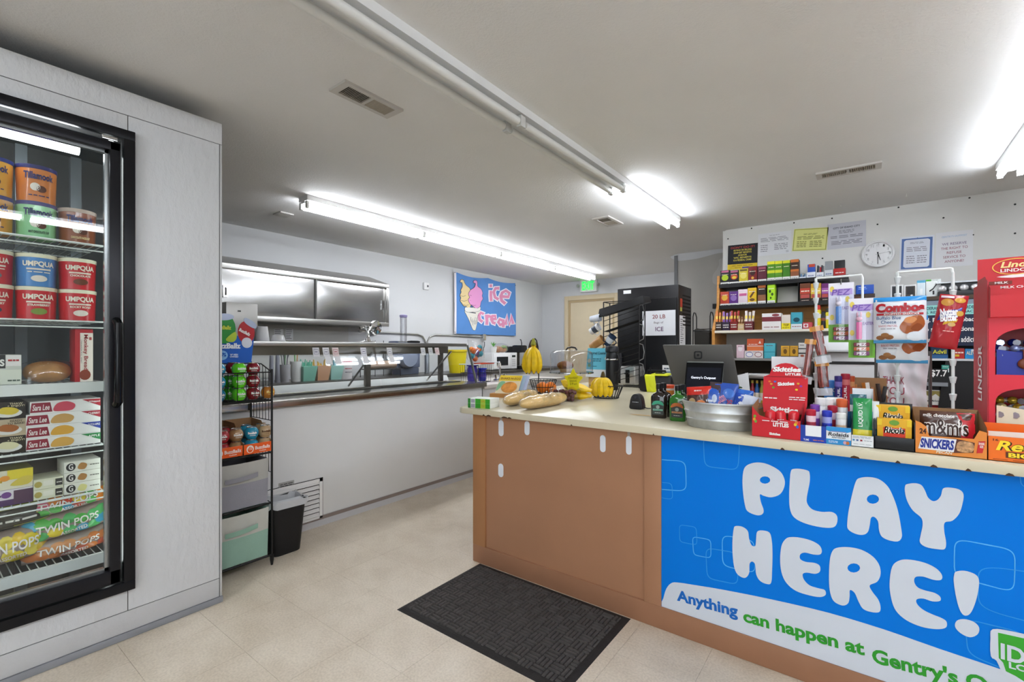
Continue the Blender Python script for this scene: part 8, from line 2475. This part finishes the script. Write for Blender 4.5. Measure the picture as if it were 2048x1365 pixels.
def yl(t, w_, h):
    fr = MB().box(.02 * w_, -.0018, .03 * h, .98 * w_, -.0014, .05 * h).box(.02 * w_, -.0018, .95 * h, .98 * w_, -.0014, .97 * h).box(.02 * w_, -.0018, .03 * h, .035 * w_, -.0014, .97 * h).box(.965 * w_, -.0018, .03 * h, .98 * w_, -.0014, .97 * h)
    fr.build('printed_frame', M('#8a8a2a', .6), t)
    rows(t, w_, h, [(.3, .7, .7, .78, 2), (.12, .5, .9, .66, 3), (.12, .15, .4, .45, 4), (.5, .15, .85, .45, 4)], '#77783a')
notice('pale yellow licence sheet on the wall board', 1584, 1653, 459, 455, 503, '#dcdc8a', yl)
def idc(t, w_, h):
    text('CITY OF IDAHO CITY', .15 * w_, .78 * h, .85 * w_, .85 * h, M('#3a3a44', .6), t, y=-.002, bold=.02)
    rows(t, w_, h, [(.3, .58, .7, .72, 3), (.08, .4, .92, .52, 2), (.1, .15, .9, .32, 3)], '#77777f')
notice('grey sheet headed CITY OF IDAHO CITY beside the round clock', 1655, 1732, 450, 440, 500, '#c4c4cc', idc)
def cert(t, w_, h):
    out = [(.05 * w_, .05 * h), (.95 * w_, .05 * h), (.95 * w_, .95 * h), (.05 * w_, .95 * h)]
    inn = [(.12 * w_, .13 * h), (.18 * w_, .09 * h), (.82 * w_, .09 * h), (.88 * w_, .13 * h), (.88 * w_, .87 * h), (.82 * w_, .91 * h), (.18 * w_, .91 * h), (.12 * w_, .87 * h)]
    shape([out, inn], 'blue_border', M('#5470a8', .55), t, -.0014, .0002)
    rows(t, w_, h, [(.3, .78, .7, .84, 2), (.2, .55, .8, .7, 3), (.2, .2, .45, .45, 4), (.52, .2, .8, .45, 4)], '#8a8a94')
notice('certificate with a blue ornamental border beside the clock', 1798, 1866.5, 476, 470, 543, '#dcdfe8', cert)
def refuse(t, w_, h):
    for i, s in enumerate(('WE RESERVE', 'THE RIGHT TO', 'REFUSE', 'SERVICE TO', 'ANYONE!')):
        v = .62 - .125 * i
        k = (.17, .14, .3, .2, .24)[i]
        text(s, k * w_, v * h, (1 - k) * w_, (v + .07) * h, M('#9a5a6a' if i != 0 else '#7a6a8a', .6), t, y=-.002, bold=.005)
    text("GENTRY'S OUTPOST", .16 * w_, .84 * h, .84 * w_, .89 * h, M('#a8bcd6', .6), t, y=-.002)
notice('white paper reading WE RESERVE THE RIGHT TO REFUSE SERVICE TO ANYONE', 1871.5, 1946, 467, 459, 536, '#dfdfe2', refuse)
p = onY(1756, 509, WY)
ck2 = thing('wall_clock', 'round white wall clock with black numerals', 'clock', (p.x, WY, p.z))
Rk = (onY(1790, 0, WY).x - onY(1722, 0, WY).x) / 2
def dial(prof, nm, m):
    o = MB().lathe(prof, 40).build(nm, m, ck2, True)
    o.rotation_euler = (PI / 2, 0, 0)
    return o
dial([(Rk * .97, 0), (Rk, .01), (Rk, .03), (Rk * .95, .036), (Rk * .86, .03), (Rk * .85, .016)], 'rim', M('#e6e6e6', .3))
dial([(Rk * .86, .012), (Rk * .86, .014), (0, .014)], 'face', M('#e4e4e2', .4))
CK = M('#26262a', .5)
for n_ in range(1, 13):
    a = PI / 2 - n_ * PI / 6
    x, z = Rk * .68 * math.cos(a), Rk * .68 * math.sin(a)
    s = Rk * .085
    wd = s * (.9 if n_ < 10 else 1.3)
    text(str(n_), x - wd * .7, z - s, x + wd * .7, z + s, CK, ck2, y=-.016, name='numeral', bold=0)
tk = MB()
for k in range(60):
    a = 2 * PI * k / 60
    r0, r1 = Rk * (.80 if k % 5 else .785), Rk * .82
    n1 = Vector((-math.sin(a), 0, math.cos(a))) * .0008
    d1 = Vector((math.cos(a), 0, math.sin(a)))
    tk.add([d1 * r0 - n1 + Vector((0, -.0165, 0)), d1 * r1 - n1 + Vector((0, -.0165, 0)), d1 * r1 + n1 + Vector((0, -.0165, 0)), d1 * r0 + n1 + Vector((0, -.0165, 0))], [(0, 1, 2, 3)])
tk.build('minute_track', CK, ck2)
def hand(ang, L, wd, nm, y, c):
    a = PI / 2 - ang
    d1 = Vector((math.cos(a), 0, math.sin(a))); n1 = Vector((-math.sin(a), 0, math.cos(a))) * wd
    b0 = d1 * (-Rk * .15)
    e = d1 * L
    y_ = Vector((0, y, 0))
    MB().add([b0 - n1 + y_, e - n1 * .5 + y_, e + n1 * .5 + y_, b0 + n1 + y_], [(0, 1, 2, 3)]).build(nm, M(c, .4), ck2)
hand((5.45 / 12) * 2 * PI, Rk * .5, .004, 'hour_hand', -.019, '#1c1c1e')
hand((30.2 / 60) * 2 * PI, Rk * .72, .003, 'minute_hand', -.021, '#1c1c1e')
hand((13.5 / 60) * 2 * PI, Rk * .72, .0012, 'second_hand', -.023, '#8a8a8a')

# ------------------------------------------------------------------ small things around the register
X_ = onY(1462, 0, 2.72).x
bag('snack_packet', 'green snack packet lying behind the register monitor', 'snack packet', (X_, 2.74, CZ + .11), .1, .16, .05, .03, '#3f9a30', [(ell(.3, .5, .12, .25, 10), '#e2e8dc'), (ell(.75, .5, .1, .2, 10), '#1c4a1a')], [], seed=71)
t = thing('tissue_carton', 'brown carton with a white paper sheet leaning out behind the register', 'carton', (onY(1490, 0, 2.72).x, 2.72, CZ), .2)
box(-.035, 0, 0, .035, .08, .105).build('carton', CARD, t, bev=.001)
MB().hexa([(-.03, .01, .06), (.03, .01, .06), (.03, .012, .06), (-.03, .012, .06)], [(-.05, .02, .2), (.015, .02, .22), (.015, .022, .22), (-.05, .022, .2)]).build('paper_sheet', PAPER, t)
t = thing('card_terminal', 'black card terminal with cable between the screen and the red display', 'card reader', (onY(1478, 0, 2.5).x, 2.5, CZ), .3)
MB().hexa([(-.055, 0, 0), (.055, 0, 0), (.055, .14, 0), (-.055, .14, 0)], [(-.05, .01, .05), (.05, .01, .05), (.05, .13, .105), (-.05, .13, .105)]).build('body', M('#1a1a1c', .4), t, bev=.006)
MB().hexa([(-.035, .06, .076), (.035, .06, .076), (.035, .12, .104), (-.035, .12, .104)], [(-.035, .06, .079), (.035, .06, .079), (.035, .12, .107), (-.035, .12, .107)]).build('screen', M('#2a3036', .2), t)
MB().tube([(.05, .05, .03), (.1, .06, .06), (.13, .09, .09), (.15, .1, .03), (.17, .1, .006)], .004, 6).build('cable', BLACK, t, True)
# folded dark cloth behind the candy boxes
t = thing('folded_jacket', 'dark maroon folded jacket behind the candy bar box', 'jacket', (onY(1922, 0, 2.7).x, 2.66, CZ))
def jk(u, v):
    z = .10 * (math.sin(PI * u) ** .5) * (math.sin(PI * v) ** .4) + .012 * math.sin(u * 17 + v * 5) * math.sin(PI * u) * math.sin(PI * v)
    return ((u - .5) * .26, (v - .5) * .18, max(.001, z))
MB().grid(jk, 22, 14).build('cloth', M('#2c1418', .85, noise=.2, nscale=12), t, True)
MB().tube([(-.09, -.07, .05), (0, -.085, .075), (.09, -.07, .055)], .008, 7).build('collar_fold', M('#3a1c20', .85), t, True)
